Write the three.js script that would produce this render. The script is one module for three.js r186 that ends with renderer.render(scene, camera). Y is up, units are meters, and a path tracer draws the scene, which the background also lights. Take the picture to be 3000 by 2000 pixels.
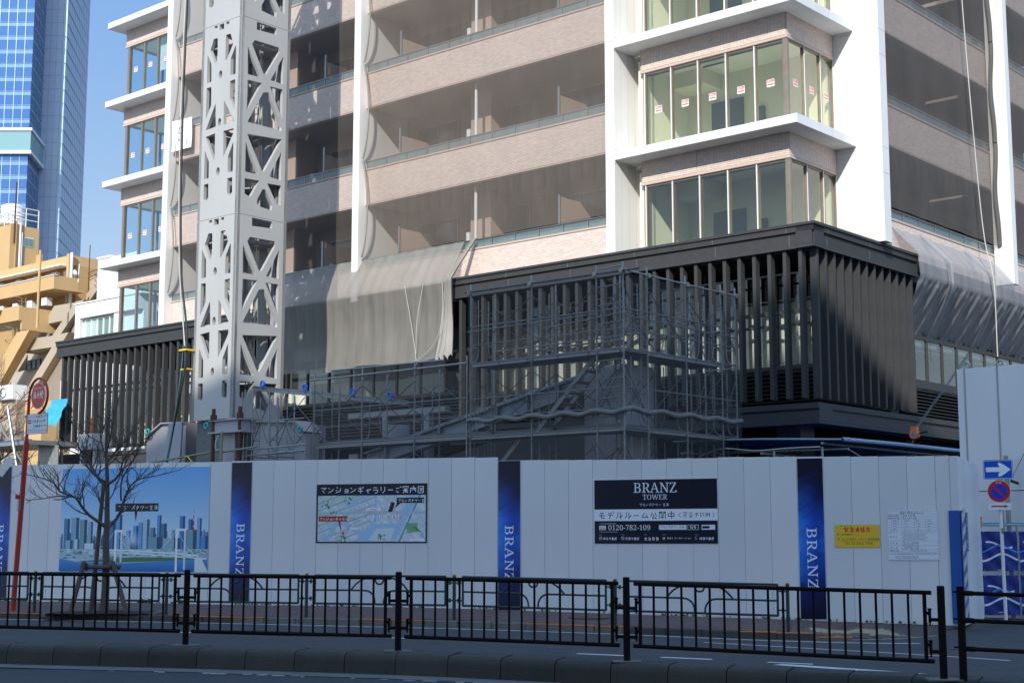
import * as THREE from 'three';
import { mergeGeometries } from 'three/addons/utils/BufferGeometryUtils.js';

// ---------------------------------------------------------------- camera, sky, sun, exposure
const scene = new THREE.Scene();
const camera = new THREE.PerspectiveCamera(26.06, 1.5, 0.1, 2500);
camera.position.set(0, 1.41, 0);
camera.rotation.x = 0.136127;
const SUN = new THREE.Vector3(-0.555, 1.45, 2.165).normalize();
// a clear winter sky: pale at the horizon, deep blue above, brighter and whiter round the sun
{
  const W = 768, H = 384, d = new Float32Array(W * H * 4), Z = [0.085, 0.3, 0.72], Hz = [0.98, 1.1, 1.02];
  for (let j = 0; j < H; j++) for (let i = 0; i < W; i++) {
    const el = ((j + 0.5) / H - 0.5) * Math.PI, az = ((i + 0.5) / W - 0.5) * 2 * Math.PI, y = Math.sin(el), x = Math.cos(az) * Math.cos(el), z = Math.sin(az) * Math.cos(el);
    const gam = Math.acos(Math.max(-1, Math.min(1, x * SUN.x + y * SUN.y + z * SUN.z))), k = Math.pow(1 - Math.max(0, y), 5);
    const glow = 2.6 * Math.exp(-gam / 0.22) + 1.15 * Math.exp(-gam / 0.75), under = Math.max(0, Math.min(1, -y * 12)), o = (j * W + i) * 4;
    for (let c = 0; c < 3; c++) { const up = Z[c] + (Hz[c] - Z[c]) * k + glow * [0.82, 0.95, 1.08][c]; d[o + c] = up * (1 - under) + under * [0.2, 0.2, 0.2][c]; }
    d[o + 3] = 1;
  }
  const t = new THREE.DataTexture(d, W, H, THREE.RGBAFormat, THREE.FloatType); t.mapping = THREE.EquirectangularReflectionMapping; t.magFilter = THREE.LinearFilter; t.needsUpdate = true;
  scene.background = t; scene.environment = t;
}
const sun = new THREE.DirectionalLight(new THREE.Color(1, 0.95, 0.87), 4.7);
sun.name = 'sun_light';
sun.position.copy(SUN).multiplyScalar(120).add(new THREE.Vector3(0, 0, -40));
sun.target.position.set(0, 0, -40);
sun.castShadow = true;
sun.shadow.mapSize.set(4096, 4096);
Object.assign(sun.shadow.camera, { left: -70, right: 70, top: 70, bottom: -70, near: 1, far: 400 });
scene.add(sun, sun.target);
const renderer = new THREE.WebGLRenderer({ antialias: true });
renderer.toneMapping = THREE.LinearToneMapping;
renderer.toneMappingExposure = 1.0;
renderer.shadowMap.enabled = true;

// ---------------------------------------------------------------- helpers
const V3 = (x, y, z) => new THREE.Vector3(x, y, z);
let seed = 7;
const rnd = () => { seed = (seed * 1664525 + 1013904223) >>> 0; return seed / 4294967296; };
const rr = (a, b) => a + (b - a) * rnd();
const PHI = -0.714759, OX = 7.41, OD = 35.5, UA = [0.7552, -0.6555], VB = [0.6555, 0.7552];
// the plan of the building: a along the street front, b into the plot, both in metres from its street corner
const plan = (a, b, y) => V3(OX + a * UA[0] + b * VB[0], y, -(OD + a * UA[1] + b * VB[1]));
const G = (x) => { const c = Math.max(-25, Math.min(25, x)); return c < -1 ? -0.003 * (c + 1) : -0.0165 * (c + 1); };   // the street falls gently

const used = new Map();
function numbered(n) { const k = used.get(n) || 0; used.set(n, k + 1); return k ? n + '_' + String(k).padStart(3, '0') : n; }
function meta(o, label, category, group) { if (label) o.userData.label = label; if (category) o.userData.category = category; if (group) o.userData.group = group; return o; }
// a thing placed by the building's plan: its parts are written in plan metres (x = a, y = height, z = -b)
function planThing(name, label, category, [a, b, y], group) {
  const o = new THREE.Group(); o.name = numbered(name); o.position.copy(plan(a, b, y)); o.rotation.y = PHI;
  o.off = V3(a, y, -b); scene.add(o); return meta(o, label, category, group);
}
// a thing placed in the street: its parts are written in street metres
function thing(name, label, category, [x, y, z], group) {
  const o = new THREE.Group(); o.name = numbered(name); o.position.set(x, y, z); o.off = V3(x, y, z); scene.add(o);
  return meta(o, label, category, group);
}
function uvMetric(g) {
  const p = g.attributes.position, n = p.count, uv = new Float32Array(n * 2), A = V3(), B = V3(), C = V3(), N = V3();
  for (let i = 0; i < n; i += 3) {
    A.fromBufferAttribute(p, i); B.fromBufferAttribute(p, i + 1); C.fromBufferAttribute(p, i + 2);
    N.subVectors(B, A).cross(C.clone().sub(A));
    const x = Math.abs(N.x), y = Math.abs(N.y), z = Math.abs(N.z);
    for (let k = 0; k < 3; k++) {
      const P = [A, B, C][k];
      uv[(i + k) * 2] = x > y && x > z ? P.z : P.x;
      uv[(i + k) * 2 + 1] = y > x && y > z ? P.z : P.y;
    }
  }
  g.setAttribute('uv', new THREE.BufferAttribute(uv, 2));
  return g;
}
function merged(list) {
  const gs = [].concat(list).map((g) => {
    const k = g.index ? g.toNonIndexed() : g.clone();
    for (const n of Object.keys(k.attributes)) if (!['position', 'normal', 'uv'].includes(n)) k.deleteAttribute(n);
    if (!k.attributes.normal) k.computeVertexNormals();
    if (!k.attributes.uv) k.setAttribute('uv', new THREE.BufferAttribute(new Float32Array(k.attributes.position.count * 2), 2));
    k.morphAttributes = {}; k.clearGroups();
    return k;
  });
  return gs.length === 1 ? gs[0] : mergeGeometries(gs);
}
function shade(m) { m.castShadow = m.receiveShadow = true; return m; }
function part(name, list, material, parent, keepUV) {
  const g = merged(list);
  if (!keepUV) uvMetric(g);
  if (parent.off) g.translate(-parent.off.x, -parent.off.y, -parent.off.z);
  const m = shade(new THREE.Mesh(g, material));
  m.name = name; m.off = parent.off; parent.add(m);
  return m;
}
function struct(name, list, material, keepUV) {
  const g = merged(list); if (!keepUV) uvMetric(g);
  const m = shade(new THREE.Mesh(g, material)); m.name = numbered(name); m.userData.kind = 'structure'; scene.add(m); return m;
}
// a copy of a thing and its parts under the next number
function dup(o, pos, turn, label, group) {
  const c = o.clone(); c.name = numbered(o.name.replace(/_\d{3}$/, '')); scene.add(c); c.position.copy(pos);
  if (turn !== undefined) c.rotation.y = turn;
  c.userData = { ...o.userData }; if (label) c.userData.label = label; if (group) c.userData.group = group;
  return c;
}
const B = (x0, x1, y0, y1, z0, z1) => new THREE.BoxGeometry(Math.abs(x1 - x0), Math.abs(y1 - y0), Math.abs(z1 - z0)).translate((x0 + x1) / 2, (y0 + y1) / 2, (z0 + z1) / 2);
const BP = (a0, a1, y0, y1, b0, b1) => B(a0, a1, y0, y1, -b1, -b0);
// a box with chamfered edges (44 triangles)
function CB(x0, x1, y0, y1, z0, z1, c) {
  const s = new THREE.Shape(), w = Math.abs(x1 - x0) - 2 * c, h = Math.abs(y1 - y0) - 2 * c, d = Math.abs(z1 - z0) - 2 * c;
  s.moveTo(-w / 2, -h / 2); s.lineTo(w / 2, -h / 2); s.lineTo(w / 2, h / 2); s.lineTo(-w / 2, h / 2); s.closePath();
  const g = new THREE.ExtrudeGeometry(s, { depth: d, bevelEnabled: true, bevelThickness: c, bevelSize: c, bevelSegments: 1 });
  return g.translate((x0 + x1) / 2, (y0 + y1) / 2, (z0 + z1) / 2 - d / 2);
}
const UPV = V3(0, 1, 0);
function T(p, q, r, seg = 7, r2) {
  const a = Array.isArray(p) ? V3(...p) : p, b = Array.isArray(q) ? V3(...q) : q, d = b.clone().sub(a), L = d.length();
  return new THREE.CylinderGeometry(r2 ?? r, r, L, seg).applyQuaternion(new THREE.Quaternion().setFromUnitVectors(UPV, d.normalize())).translate((a.x + b.x) / 2, (a.y + b.y) / 2, (a.z + b.z) / 2);
}
const TP = (p, q, r, seg) => T([p[0], p[2], -p[1]], [q[0], q[2], -q[1]], r, seg);      // points as [a, b, height]
function curve(pts, r, seg = 24, rad = 6) { return new THREE.TubeGeometry(new THREE.CatmullRomCurve3(pts.map((p) => Array.isArray(p) ? V3(...p) : p)), seg, r, rad); }
const curveP = (pts, r, seg, rad) => curve(pts.map((p) => [p[0], p[2], -p[1]]), r, seg, rad);
// a polygon [[x, y] ...] with thickness, its face at z = z0 and its body behind
function poly(pts, z0, depth, holes) {
  const s = new THREE.Shape(pts.map((p) => new THREE.Vector2(p[0], p[1])));
  for (const h of holes || []) s.holes.push(new THREE.Path(h.map((p) => new THREE.Vector2(p[0], p[1]))));
  return new THREE.ExtrudeGeometry(s, { depth, bevelEnabled: false }).translate(0, 0, z0 - depth);
}
const polyP = (pts, b, depth, holes) => poly(pts, -b, depth, holes);
function grid(nu, nv, f) {
  const g = new THREE.BufferGeometry(), p = [], uv = [], ix = [];
  for (let j = 0; j <= nv; j++) for (let i = 0; i <= nu; i++) { const q = f(i / nu, j / nv); p.push(q[0], q[1], q[2]); uv.push(i / nu, j / nv); }
  for (let j = 0; j < nv; j++) for (let i = 0; i < nu; i++) { const k = j * (nu + 1) + i; ix.push(k, k + 1, k + nu + 2, k, k + nu + 2, k + nu + 1); }
  g.setAttribute('position', new THREE.Float32BufferAttribute(p, 3)); g.setAttribute('uv', new THREE.Float32BufferAttribute(uv, 2)); g.setIndex(ix); g.computeVertexNormals();
  return g;
}

// ---------------------------------------------------------------- textures and materials
function hash(x, y, s) { let h = (x * 374761393 + y * 668265263 + s * 2147483647) | 0; h = Math.imul(h ^ (h >>> 13), 1274126177); return ((h ^ (h >>> 16)) >>> 0) / 4294967296; }
function vnoise(x, y, per, s) {
  const xi = Math.floor(x), yi = Math.floor(y), fx = x - xi, fy = y - yi, u = fx * fx * (3 - 2 * fx), v = fy * fy * (3 - 2 * fy), m = (k) => ((k % per) + per) % per;
  const a = hash(m(xi), m(yi), s), b = hash(m(xi + 1), m(yi), s), c = hash(m(xi), m(yi + 1), s), d = hash(m(xi + 1), m(yi + 1), s);
  return a + (b - a) * u + (c - a) * v + (a - b - c + d) * u * v;
}
function fbm(x, y, per, s, oct = 4) { let t = 0, w = 0.5, k = 0; for (let i = 0; i < oct; i++) { t += w * vnoise(x, y, per, s + i); k += w; x *= 2; y *= 2; per *= 2; w *= 0.5; } return t / k; }
function tex(n, f, metres) {
  const d = new Uint8Array(n * n * 4);
  for (let y = 0; y < n; y++) for (let x = 0; x < n; x++) { const v = f(x / n, y / n, x, y), o = (y * n + x) * 4; for (let c = 0; c < 3; c++) d[o + c] = Math.max(0, Math.min(255, 255 * (v.length ? v[c] : v))); d[o + 3] = 255; }
  const t = new THREE.DataTexture(d, n, n); t.wrapS = t.wrapT = THREE.RepeatWrapping; t.magFilter = THREE.LinearFilter; t.minFilter = THREE.LinearMipmapLinearFilter; t.generateMipmaps = true; t.repeat.set(1 / metres, 1 / metres); t.needsUpdate = true;
  return t;
}
const T_dirt = tex(512, (u, v) => 0.86 + 0.14 * fbm(u * 6, v * 3, 3, 11, 5) * (0.7 + 0.3 * fbm(u * 40, v * 2, 2, 5, 3)) + 0.03, 5);
const T_streak = tex(512, (u, v) => { const s = fbm(u * 48, v * 3, 3, 21, 3), f = fbm(u * 5, v * 5, 5, 9, 4); return 0.82 + 0.12 * s + 0.08 * f; }, 3.1);
const T_asphalt = tex(1024, (u, v, x, y) => { const p = hash(x, y, 3), q = fbm(u * 8, v * 8, 8, 4, 5), r = hash(x >> 1, y >> 1, 8); return 0.5 + 0.3 * q + 0.16 * r + (p > 0.965 ? 0.45 * rnd() : 0) - (p < 0.08 ? 0.16 : 0); }, 2.3);
const T_concrete = tex(512, (u, v, x, y) => { const q = fbm(u * 6, v * 6, 6, 14, 5), p = hash(x, y, 5); return 0.58 + 0.38 * q + (p > 0.985 ? 0.25 : 0) - (p < 0.03 ? 0.12 : 0); }, 1.1);
const T_grime = tex(512, (u, v, x, y) => { const q = fbm(u * 4, v * 4, 4, 31, 5), s = fbm(u * 30, v * 4, 4, 33, 3), p = hash(x, y, 6); return 0.42 + 0.34 * q + 0.22 * s + (p > 0.985 ? 0.5 : 0); }, 0.9);
const T_metal = tex(256, (u, v) => 0.72 + 0.28 * fbm(u * 8, v * 8, 8, 41, 4), 0.8);
const T_rust = tex(256, (u, v) => { const q = fbm(u * 6, v * 6, 6, 51, 4), k = q > 0.66 ? 1 : 0; return k ? [0.62, 0.45, 0.36] : [0.8 + 0.2 * q, 0.8 + 0.2 * q, 0.8 + 0.2 * q]; }, 0.9);
const T_cloth = tex(512, (u, v) => 0.55 + 0.3 * fbm(u * 24, v * 3, 3, 61, 3) + 0.22 * fbm(u * 5, v * 5, 5, 64, 4), 3.7);
const T_bark = tex(256, (u, v) => 0.45 + 0.55 * fbm(u * 12, v * 5, 5, 71, 4), 0.35);
const T_brick = tex(256, (u, v) => { const r = Math.floor(v * 16), x = u * 6 + (r % 2) * 0.5, fx = x - Math.floor(x), fy = v * 16 - r; return fx < 0.06 || fy < 0.14 ? 0.62 : 0.86 + 0.14 * hash(Math.floor(x) % 6, r, 3); }, 1.2);
function mat(r, g, b, rough = 0.7, metal = 0, o = {}) {
  const m = new THREE.MeshPhysicalMaterial({ roughness: rough, metalness: metal, ...o }); m.color.setRGB(r, g, b); return m;
}
const glassy = (r, g, b, o = {}) => mat(r, g, b, 0.0, 0, { transmission: 1, thickness: 0, ior: 1.5, ...o });
const M = {
  asphalt: mat(0.062, 0.063, 0.068, 0.88, 0, { map: T_asphalt, bumpMap: T_asphalt, bumpScale: 0.006 }),
  farAsphalt: mat(0.056, 0.057, 0.062, 0.9, 0, { map: T_asphalt }),
  concrete: mat(0.3, 0.29, 0.27, 0.9, 0, { map: T_concrete, bumpMap: T_concrete, bumpScale: 0.003 }),
  gutter: mat(0.2, 0.195, 0.19, 0.9, 0, { map: T_concrete, bumpMap: T_concrete, bumpScale: 0.003 }),
  grimy: mat(0.085, 0.078, 0.068, 0.93, 0, { map: T_grime, bumpMap: T_grime, bumpScale: 0.006 }),
  kerb: mat(0.22, 0.21, 0.19, 0.9, 0, { map: T_concrete }),
  kerbDark: mat(0.1, 0.095, 0.088, 0.9, 0, { map: T_grime }),
  orange: mat(0.75, 0.21, 0.03, 0.7, 0, { map: T_concrete }),
  linePaint: mat(0.72, 0.72, 0.7, 0.75, 0, { map: T_concrete }),
  paver: mat(0.165, 0.1, 0.088, 0.85, 0, { map: T_concrete }),
  paverTan: mat(0.48, 0.38, 0.23, 0.85, 0, { map: T_concrete }),
  paverJoint: mat(0.09, 0.07, 0.062, 0.95, 0, { map: T_concrete }),
  soil: mat(0.05, 0.038, 0.028, 0.98, 0, { map: T_grime, bumpMap: T_grime, bumpScale: 0.03 }),
  hoard: mat(0.74, 0.75, 0.77, 0.38, 0, { map: T_dirt }),
  hoardEdge: mat(0.2, 0.2, 0.21, 0.6),
  fence: mat(0.012, 0.008, 0.007, 0.75, 0, { specularIntensity: 0.25, map: T_metal }),
  green: mat(0.012, 0.042, 0.036, 0.45, 0, { map: T_metal }),
  yellow: mat(0.8, 0.5, 0.03, 0.5),
  white: mat(0.84, 0.83, 0.8, 0.55, 0, { map: T_dirt }),
  whiteBright: mat(0.86, 0.855, 0.84, 0.6, 0, { map: T_dirt }),
  joint: mat(0.45, 0.44, 0.42, 0.8),
  tile: mat(0.8, 0.66, 0.575, 0.5, 0),
  tileSolo: mat(0.8, 0.655, 0.57, 0.5, 0, { map: T_dirt }),
  tileSolo2: mat(0.74, 0.6, 0.52, 0.5, 0, { map: T_dirt }),
  grout: mat(0.6, 0.48, 0.425, 0.9, 0, { map: T_dirt }),
  trim: mat(0.66, 0.5, 0.42, 0.6, 0, { map: T_dirt }),
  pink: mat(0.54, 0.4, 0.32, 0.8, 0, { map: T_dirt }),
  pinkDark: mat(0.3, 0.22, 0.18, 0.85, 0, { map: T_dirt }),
  soffit: mat(0.36, 0.31, 0.27, 0.85, 0, { map: T_dirt }),
  mullion: mat(0.33, 0.27, 0.21, 0.4, 0.35, { map: T_metal }),
  mullionDark: mat(0.05, 0.05, 0.05, 0.4, 0.3),
  room: mat(0.84, 0.82, 0.68, 0.8, 0, { map: T_dirt }),
  roomWall: mat(0.8, 0.77, 0.6, 0.85, 0, { map: T_dirt }),
  roomDark: mat(0.17, 0.175, 0.18, 0.8, 0, { map: T_dirt }),
  glass: glassy(0.95, 0.97, 0.92),
  glassBlue: glassy(0.88, 0.95, 0.98),
  railGlass: mat(0.42, 0.52, 0.52, 0.12, 0, { transmission: 0.55, thickness: 0, map: T_streak }),
  alu: mat(0.42, 0.43, 0.42, 0.35, 0.7, { map: T_metal }),
  black: mat(0.062, 0.062, 0.064, 0.62, 0, { specularIntensity: 0.45, map: T_metal }),
  blackSeam: mat(0.2, 0.2, 0.2, 0.5, 0.3),
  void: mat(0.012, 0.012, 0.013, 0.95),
  louvre: mat(0.03, 0.03, 0.032, 0.45, 0.2),
  sheet: mat(0.85, 0.84, 0.8, 0.85, 0, { map: T_cloth, transmission: 0.25, thickness: 0 }),
  tower: mat(0.5, 0.495, 0.475, 0.5, 0.05, { map: T_dirt }),
  towerBase: mat(0.37, 0.36, 0.39, 0.55, 0.05, { map: T_dirt }),
  rust: mat(0.11, 0.045, 0.026, 0.85, 0, { map: T_rust }),
  galv: mat(0.36, 0.38, 0.39, 0.48, 0.55, { map: T_rust }),
  galvDark: mat(0.16, 0.17, 0.18, 0.55, 0.5, { map: T_rust }),
  plank: mat(0.26, 0.265, 0.26, 0.6, 0.35, { map: T_rust }),
  steelBlue: mat(0.36, 0.4, 0.45, 0.45, 0.25, { map: T_dirt }),
  netDark: mat(0.1, 0.1, 0.1, 0.95, 0, { transparent: true, opacity: 0.3, map: T_cloth, side: THREE.DoubleSide }),
  netBrown: mat(0.34, 0.29, 0.25, 0.95, 0, { transparent: true, opacity: 0.34, map: T_cloth, side: THREE.DoubleSide }),
  netGrey: mat(0.36, 0.34, 0.3, 0.95, 0, { transparent: true, opacity: 0.6, map: T_cloth, side: THREE.DoubleSide }),
  netFold: mat(0.42, 0.4, 0.37, 0.95, 0, { transparent: true, opacity: 0.9, map: T_cloth, side: THREE.DoubleSide }),
  netWhite: mat(0.5, 0.5, 0.52, 0.9, 0, { transparent: true, opacity: 0.5, map: T_cloth, side: THREE.DoubleSide }),
  rope: mat(0.6, 0.58, 0.52, 0.9),
  cable: mat(0.02, 0.02, 0.02, 0.6),
  blueEye: mat(0.02, 0.2, 0.75, 0.45),
  teal: mat(0.03, 0.42, 0.38, 0.5),
  blueNet: mat(0.01, 0.09, 0.36, 0.8, 0, { map: T_cloth }),
  red: mat(0.5, 0.024, 0.012, 0.4, 0, { map: T_dirt }),
  bark: mat(0.15, 0.115, 0.09, 0.95, 0, { map: T_bark, bumpMap: T_bark, bumpScale: 0.012 }),
  twig: mat(0.12, 0.088, 0.07, 0.95),
  twigSun: mat(0.2, 0.125, 0.085, 0.95),
  stake: mat(0.17, 0.13, 0.1, 0.95, 0, { map: T_bark }),
  tan: mat(0.62, 0.41, 0.19, 0.85, 0, { map: T_dirt }),
  tanDark: mat(0.52, 0.33, 0.14, 0.85, 0, { map: T_dirt }),
  stone: mat(0.47, 0.385, 0.29, 0.9, 0, { map: T_streak }),
  stoneBrick: mat(0.33, 0.28, 0.21, 0.9, 0, { map: T_brick }),
  winDark: mat(0.03, 0.035, 0.035, 0.08, 0, { specularIntensity: 1 }),
  winGreen: mat(0.15, 0.26, 0.23, 0.08, 0),
  curtain: mat(0.4, 0.55, 0.5, 0.6),
  sky1: mat(0.07, 0.16, 0.36, 0.04, 0.55, {}),
  sky2: mat(0.2, 0.34, 0.52, 0.1, 0.35, {}),
  skyGreen: mat(0.22, 0.38, 0.38, 0.08, 0.2, {}),
  panelBlue: mat(0.5, 0.57, 0.7, 0.5, 0.1, { map: T_dirt }),
  panelEdge: mat(0.45, 0.58, 0.7, 0.3, 0.2),
  panelJoint: mat(0.3, 0.36, 0.46, 0.7),
  tarpBlue: mat(0.05, 0.42, 0.75, 0.6, 0, { map: T_cloth }),
  hoist: mat(0.75, 0.19, 0.02, 0.5),
  leaf: mat(0.05, 0.1, 0.03, 0.9),
  brickTan: mat(0.55, 0.5, 0.45, 0.9, 0, { map: T_dirt }),
};

// ---------------------------------------------------------------- lettering: strokes of the signs' characters on a grid of ten by ten
const K = {
  マ: '128254 3568', ン: '1233 187583', シ: '2142 1535 187682', ョ: '348488 3686 3888', ギ: '1373 1686 4159 7182 8192', ャ: '268475 4459', ラ: '2272 15857849', リ: '2126 717649', ー: '1585',
  ブ: '12727649 7081 8192', ズ: '227218 5488 7081 8192', タ: '4126 337329 3656', ワ: '1315 13836549', モ: '2272 1585 424888', デ: '2262 1484 544639 7081 8192', ル: '313618 616894', ム: '421787 6488',
  ハ: '3418 6289', ウ: '5053 1316 13836549', セ: '148476 313888', コ: '228287 1787', ポ: '1383 5159 3527 6587 8081', レ: '313884', ナ: '1383 5149', ィ: '7435 5559', ヴ: '5053 1316 13836549 7081 8192', エ: '2272 5257 1787',
  ご: '2363 26374868 7182 8192', の: '524827244272857859', こ: '2272 27388878', と: '3145 73452738 3878', な: '1353 3117 6284 65696848 7585', ら: '4152 343858767859', お: '1353 3139272658788575 7182', 知: '3013 2262 1555 4218 4558 6368 636888 8388', せ: '1484 727655 333888', 急: '4012 3262 6233 237377 2575 2777 1819 3839 3979 7888',
  案: '5051 13118183 4435 6346 2474 1686 5559 5619 5689', 内: '19138388 5053 5336 5376', 図: '1119 118189 1989 3344 5354 7337 4477', 芝: '1282 3133 6163 5455 2575 7538 2989', 浦: '1122 1425 1927 3282 6069 4449 448489 4686 7182',
  公: '3216 6286 543878 6789', 開: '1119 114144 1242 8189 816164 6282 3565 3767 4638 5659', 中: '138387 131686 5059', 完: '5051 13118183 3363 1585 4519 656989', 全: '5014 5085 3565 2777 5559 1989', 予: '227254 4354 158576 5558 5839',
  約: '3113 1333 3315 1535 3539 2719 4748 615363 61538388 8878 6576', 制: '2112 1252 0464 1656 1618 5658 3139 7277 8189', '〈': '713579', '〉': '316539',
  消: '1122 1425 1927 6063 4253 8273 4449 448489 4686 4787', 火: '5054 5419 5489 2325 8375', 栓: '0343 2029 2306 2346 6045 6095 5575 5777 6669 4989',
  緊: '1115 1141 1343 1545 2125 5181 8155 6286 5617 2767 5558 5859 2839 7889', 連: '1122 144437 1827 2889 4181 4383 8386 4346 4686 4585 6068', 絡: '3113 1333 3315 1535 3539 2719 4748 6052 6181 8145 5386 5659 8689 5686 5989', 先: '3022 2272 5055 1585 4519 656989',
  検: '0333 2029 2306 6044 6095 5575 5687 5687 6569 6649 6689', 索: '1282 5063 1413 1484 8485 5435 3566 6637 3778 5759 3849 7889', 東: '1282 5059 2326 237376 2676 2474 5618 5688', 不: '1282 5259 5216 5386',
  動: '1151 1353 3039 1336 135356 1656 1858 0959 5383 838978 7059', 産: '5051 2181 3132 7173 1383 1319 3425 3474 3676 2989 5459', 近: '1122 143427 1827 2889 7041 4146 4383 6368', 鉄: '3012 3053 2343 1454 3439 1959 6152 5585 5383 7079 7069 7089',
  京: '5051 1282 2326 237376 2676 5659 5949 3718 7789', 電: '2070 1282 1214 8284 5153 3343 6373 2528 257578 2878 2676 5589', 長: '3035 3070 3262 3464 1585 3539 4589 3952', 谷: '3112 6183 5216 5286 3639 367679 3979', 工: '2272 5257 1787', 相: '0343 2029 2306 2336 5159 518189 5989 5383 5686',
  建: '1132 3215 1534 3419 1889 4181 4383 4585 4787 6068', 築: '2012 1141 6052 5181 1343 2325 6383 5337 1686 5559 5619 5689', 計: '2031 1242 1434 1636 1838 5484 7079', 画: '1080 2272 2226 7276 2676 2474 5026 1419 8489 1989', 現: '1242 1444 1747 2127 5156 518186 5686 5383 5619 757989', 在: '1282 4015 2529 5484 6459 3989', 地: '0343 2027 0838 4248 488886 3584 6067 8486',
  三: '2272 3363 1787', 井: '1383 1686 3139 6169', 株: '0343 2029 2306 6069 5383 4595 6549 6589', 式: '1383 1545 3038 1848 6065 6589 7182', 会: '5014 5085 3565 1787 4738 6889', 社: '2031 1343 4316 2529 5484 7079 4989', 貸: '3013 2225 3383 6084 2328 247478 2676 2878 3819 6889', 賃: '3013 2225 3373 5054 3474 2528 257578 2676 2878 3819 6889', 警: '1242 3134 1545 5181 6375 2373 2575 2676 2879 287889', 備: '3013 2229 4383 5153 7173 4549 458589 5776 6569', 保: '3013 2229 416184 4474 5659 3888 5539', 障: '1119 114124 5051 4282 5363 4575 4777 5989 6679', 部: '3031 1252 2335 1454 2629 265629 5159 518166 6689', 二: '2373 1787', 丁: '2282 5259 5948', 目: '2129 218189 2989 2484 2686', 物: '2129 1344 1626 6153 538379 7358 8368', 称: '3012 1343 2329 5162 5282 6569 5548 7587', 名: '4113 328215 2646 5659 568689 5989', 者: '2262 5015 1484 8128 4549 457579 4777 4979', 設: '2031 1242 1434 1636 1838 515361 5181 4585 5689 8649', 主: '5052 1383 2676 5359 1989', 施: '2031 1343 2418 4246 6052 5282 4884 6068 4989', 月: '3127 31717979 3373 3575', 日: '2129 217179 2979 2575', 年: '3013 2282 2575 2558 1888 5259', 平: '1181 2335 7365 1686 5159', 成: '1383 1319 3545 4548 6078 7889 7182',
};
function jp(c, text, x, y, size, color, weight = 0.09, gap = 1, tall = 1) {
  c.save(); c.strokeStyle = color; c.fillStyle = color; c.lineCap = 'butt'; c.lineJoin = 'miter'; c.lineWidth = Math.max(0.8, size * weight);
  let at = x;
  for (const ch of text) {
    if (K[ch]) {
      for (const s of K[ch].split(' ')) {
        c.beginPath();
        for (let i = 0; i < s.length; i += 2) { const px = at + (+s[i] + 0.3) * size / 10, py = y + (+s[i + 1] + 0.3) * size * tall / 10; i ? c.lineTo(px, py) : c.moveTo(px, py); }
        c.stroke();
      }
      at += size * gap;
    } else if (ch === ' ') at += size * 0.35;
    else { c.font = Math.round(size * 0.98) + 'px serif'; c.textBaseline = 'alphabetic'; c.textAlign = 'left'; c.fillText(ch, at, y + size * 0.88); at += c.measureText(ch).width * 1.04; }
  }
  c.restore(); return at;
}
function canvasMat(w, h, draw, rough = 0.45, o = {}) {
  const cv = document.createElement('canvas'); cv.width = w; cv.height = h; const c = cv.getContext('2d'); draw(c, w, h);
  const t = new THREE.CanvasTexture(cv); t.colorSpace = THREE.SRGBColorSpace; t.anisotropy = 8;
  return new THREE.MeshPhysicalMaterial({ map: t, roughness: rough, ...o });
}
const text = (c, s, x, y, px, color, font = 'serif', align = 'left') => { c.fillStyle = color; c.font = px + 'px ' + font; c.textAlign = align; c.textBaseline = 'alphabetic'; c.fillText(s, x, y); };
// a printed sheet w by h facing +z, its print over the whole front
function sheetGeo(w, h, d = 0.006) {
  const g = new THREE.BoxGeometry(w, h, d), uv = g.attributes.uv;
  for (let i = 0; i < uv.count; i++) if (i < 16 || i > 19) uv.setXY(i, 0.004, 0.5);
  return g;
}

// ---------------------------------------------------------------- the street: ground, roads, kerbs, pavement
function interp(pts, x) { for (let i = 0; i < pts.length - 1; i++) if (x <= pts[i + 1][0] || i === pts.length - 2) { const [a, b] = [pts[i], pts[i + 1]]; return a[1] + (b[1] - a[1]) * (x - a[0]) / (b[0] - a[0]); } }
const KERB = [[-16, 29.9], [-13, 29.05], [-7.9, 27.58], [-4.59, 26.62], [-1.3, 25.68], [0.19, 25.2], [1.45, 24.76], [2.94, 24.23], [3.8, 23.88], [4.6, 23.66], [5.54, 23.74], [6.4, 24.3], [7.0, 25.05], [7.98, 26.37], [8.97, 28.36], [9.9, 30.6]];
const MEDIAN = [[-14, 19.9], [-10, 18.75], [-5.93, 17.55], [-3.62, 16.98], [-1.6, 16.36], [0.25, 15.72], [1.97, 15.1], [3.41, 14.48], [5.2, 13.6], [7.5, 12.3]];
// even steps along a plan line, with direction
function walk(pts, step) {
  const c = new THREE.CatmullRomCurve3(pts.map((p) => V3(p[0], 0, -p[1])), false, 'catmullrom', 0.3), L = c.getLength(), n = Math.round(L / step), out = [];
  c.arcLengthDivisions = 800;
  for (let i = 0; i <= n; i++) out.push(c.getPointAt(i / n));
  return out;
}
function strip(pl, inner, outer, y) {          // a flat ribbon beside a plan line: inner and outer offsets to the far side
  const p = [], ix = [];
  pl.forEach((q, i) => {
    const a = pl[Math.max(0, i - 1)], b = pl[Math.min(pl.length - 1, i + 1)], d = b.clone().sub(a).normalize(), n = V3(d.z, 0, -d.x);
    for (const o of [inner, outer]) { const r = q.clone().addScaledVector(n, o); p.push(r.x, y + G(r.x), r.z); }
    if (i) { const k = i * 2; ix.push(k - 2, k, k - 1, k - 1, k, k + 1); }
  });
  const g = new THREE.BufferGeometry(); g.setAttribute('position', new THREE.Float32BufferAttribute(p, 3)); g.setIndex(ix); g.computeVertexNormals();
  if (g.attributes.normal.getY(0) < 0) { g.setIndex(ix.map((_, i) => ix[i - i % 3 + 2 - i % 3])); g.computeVertexNormals(); }
  return g;
}
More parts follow.
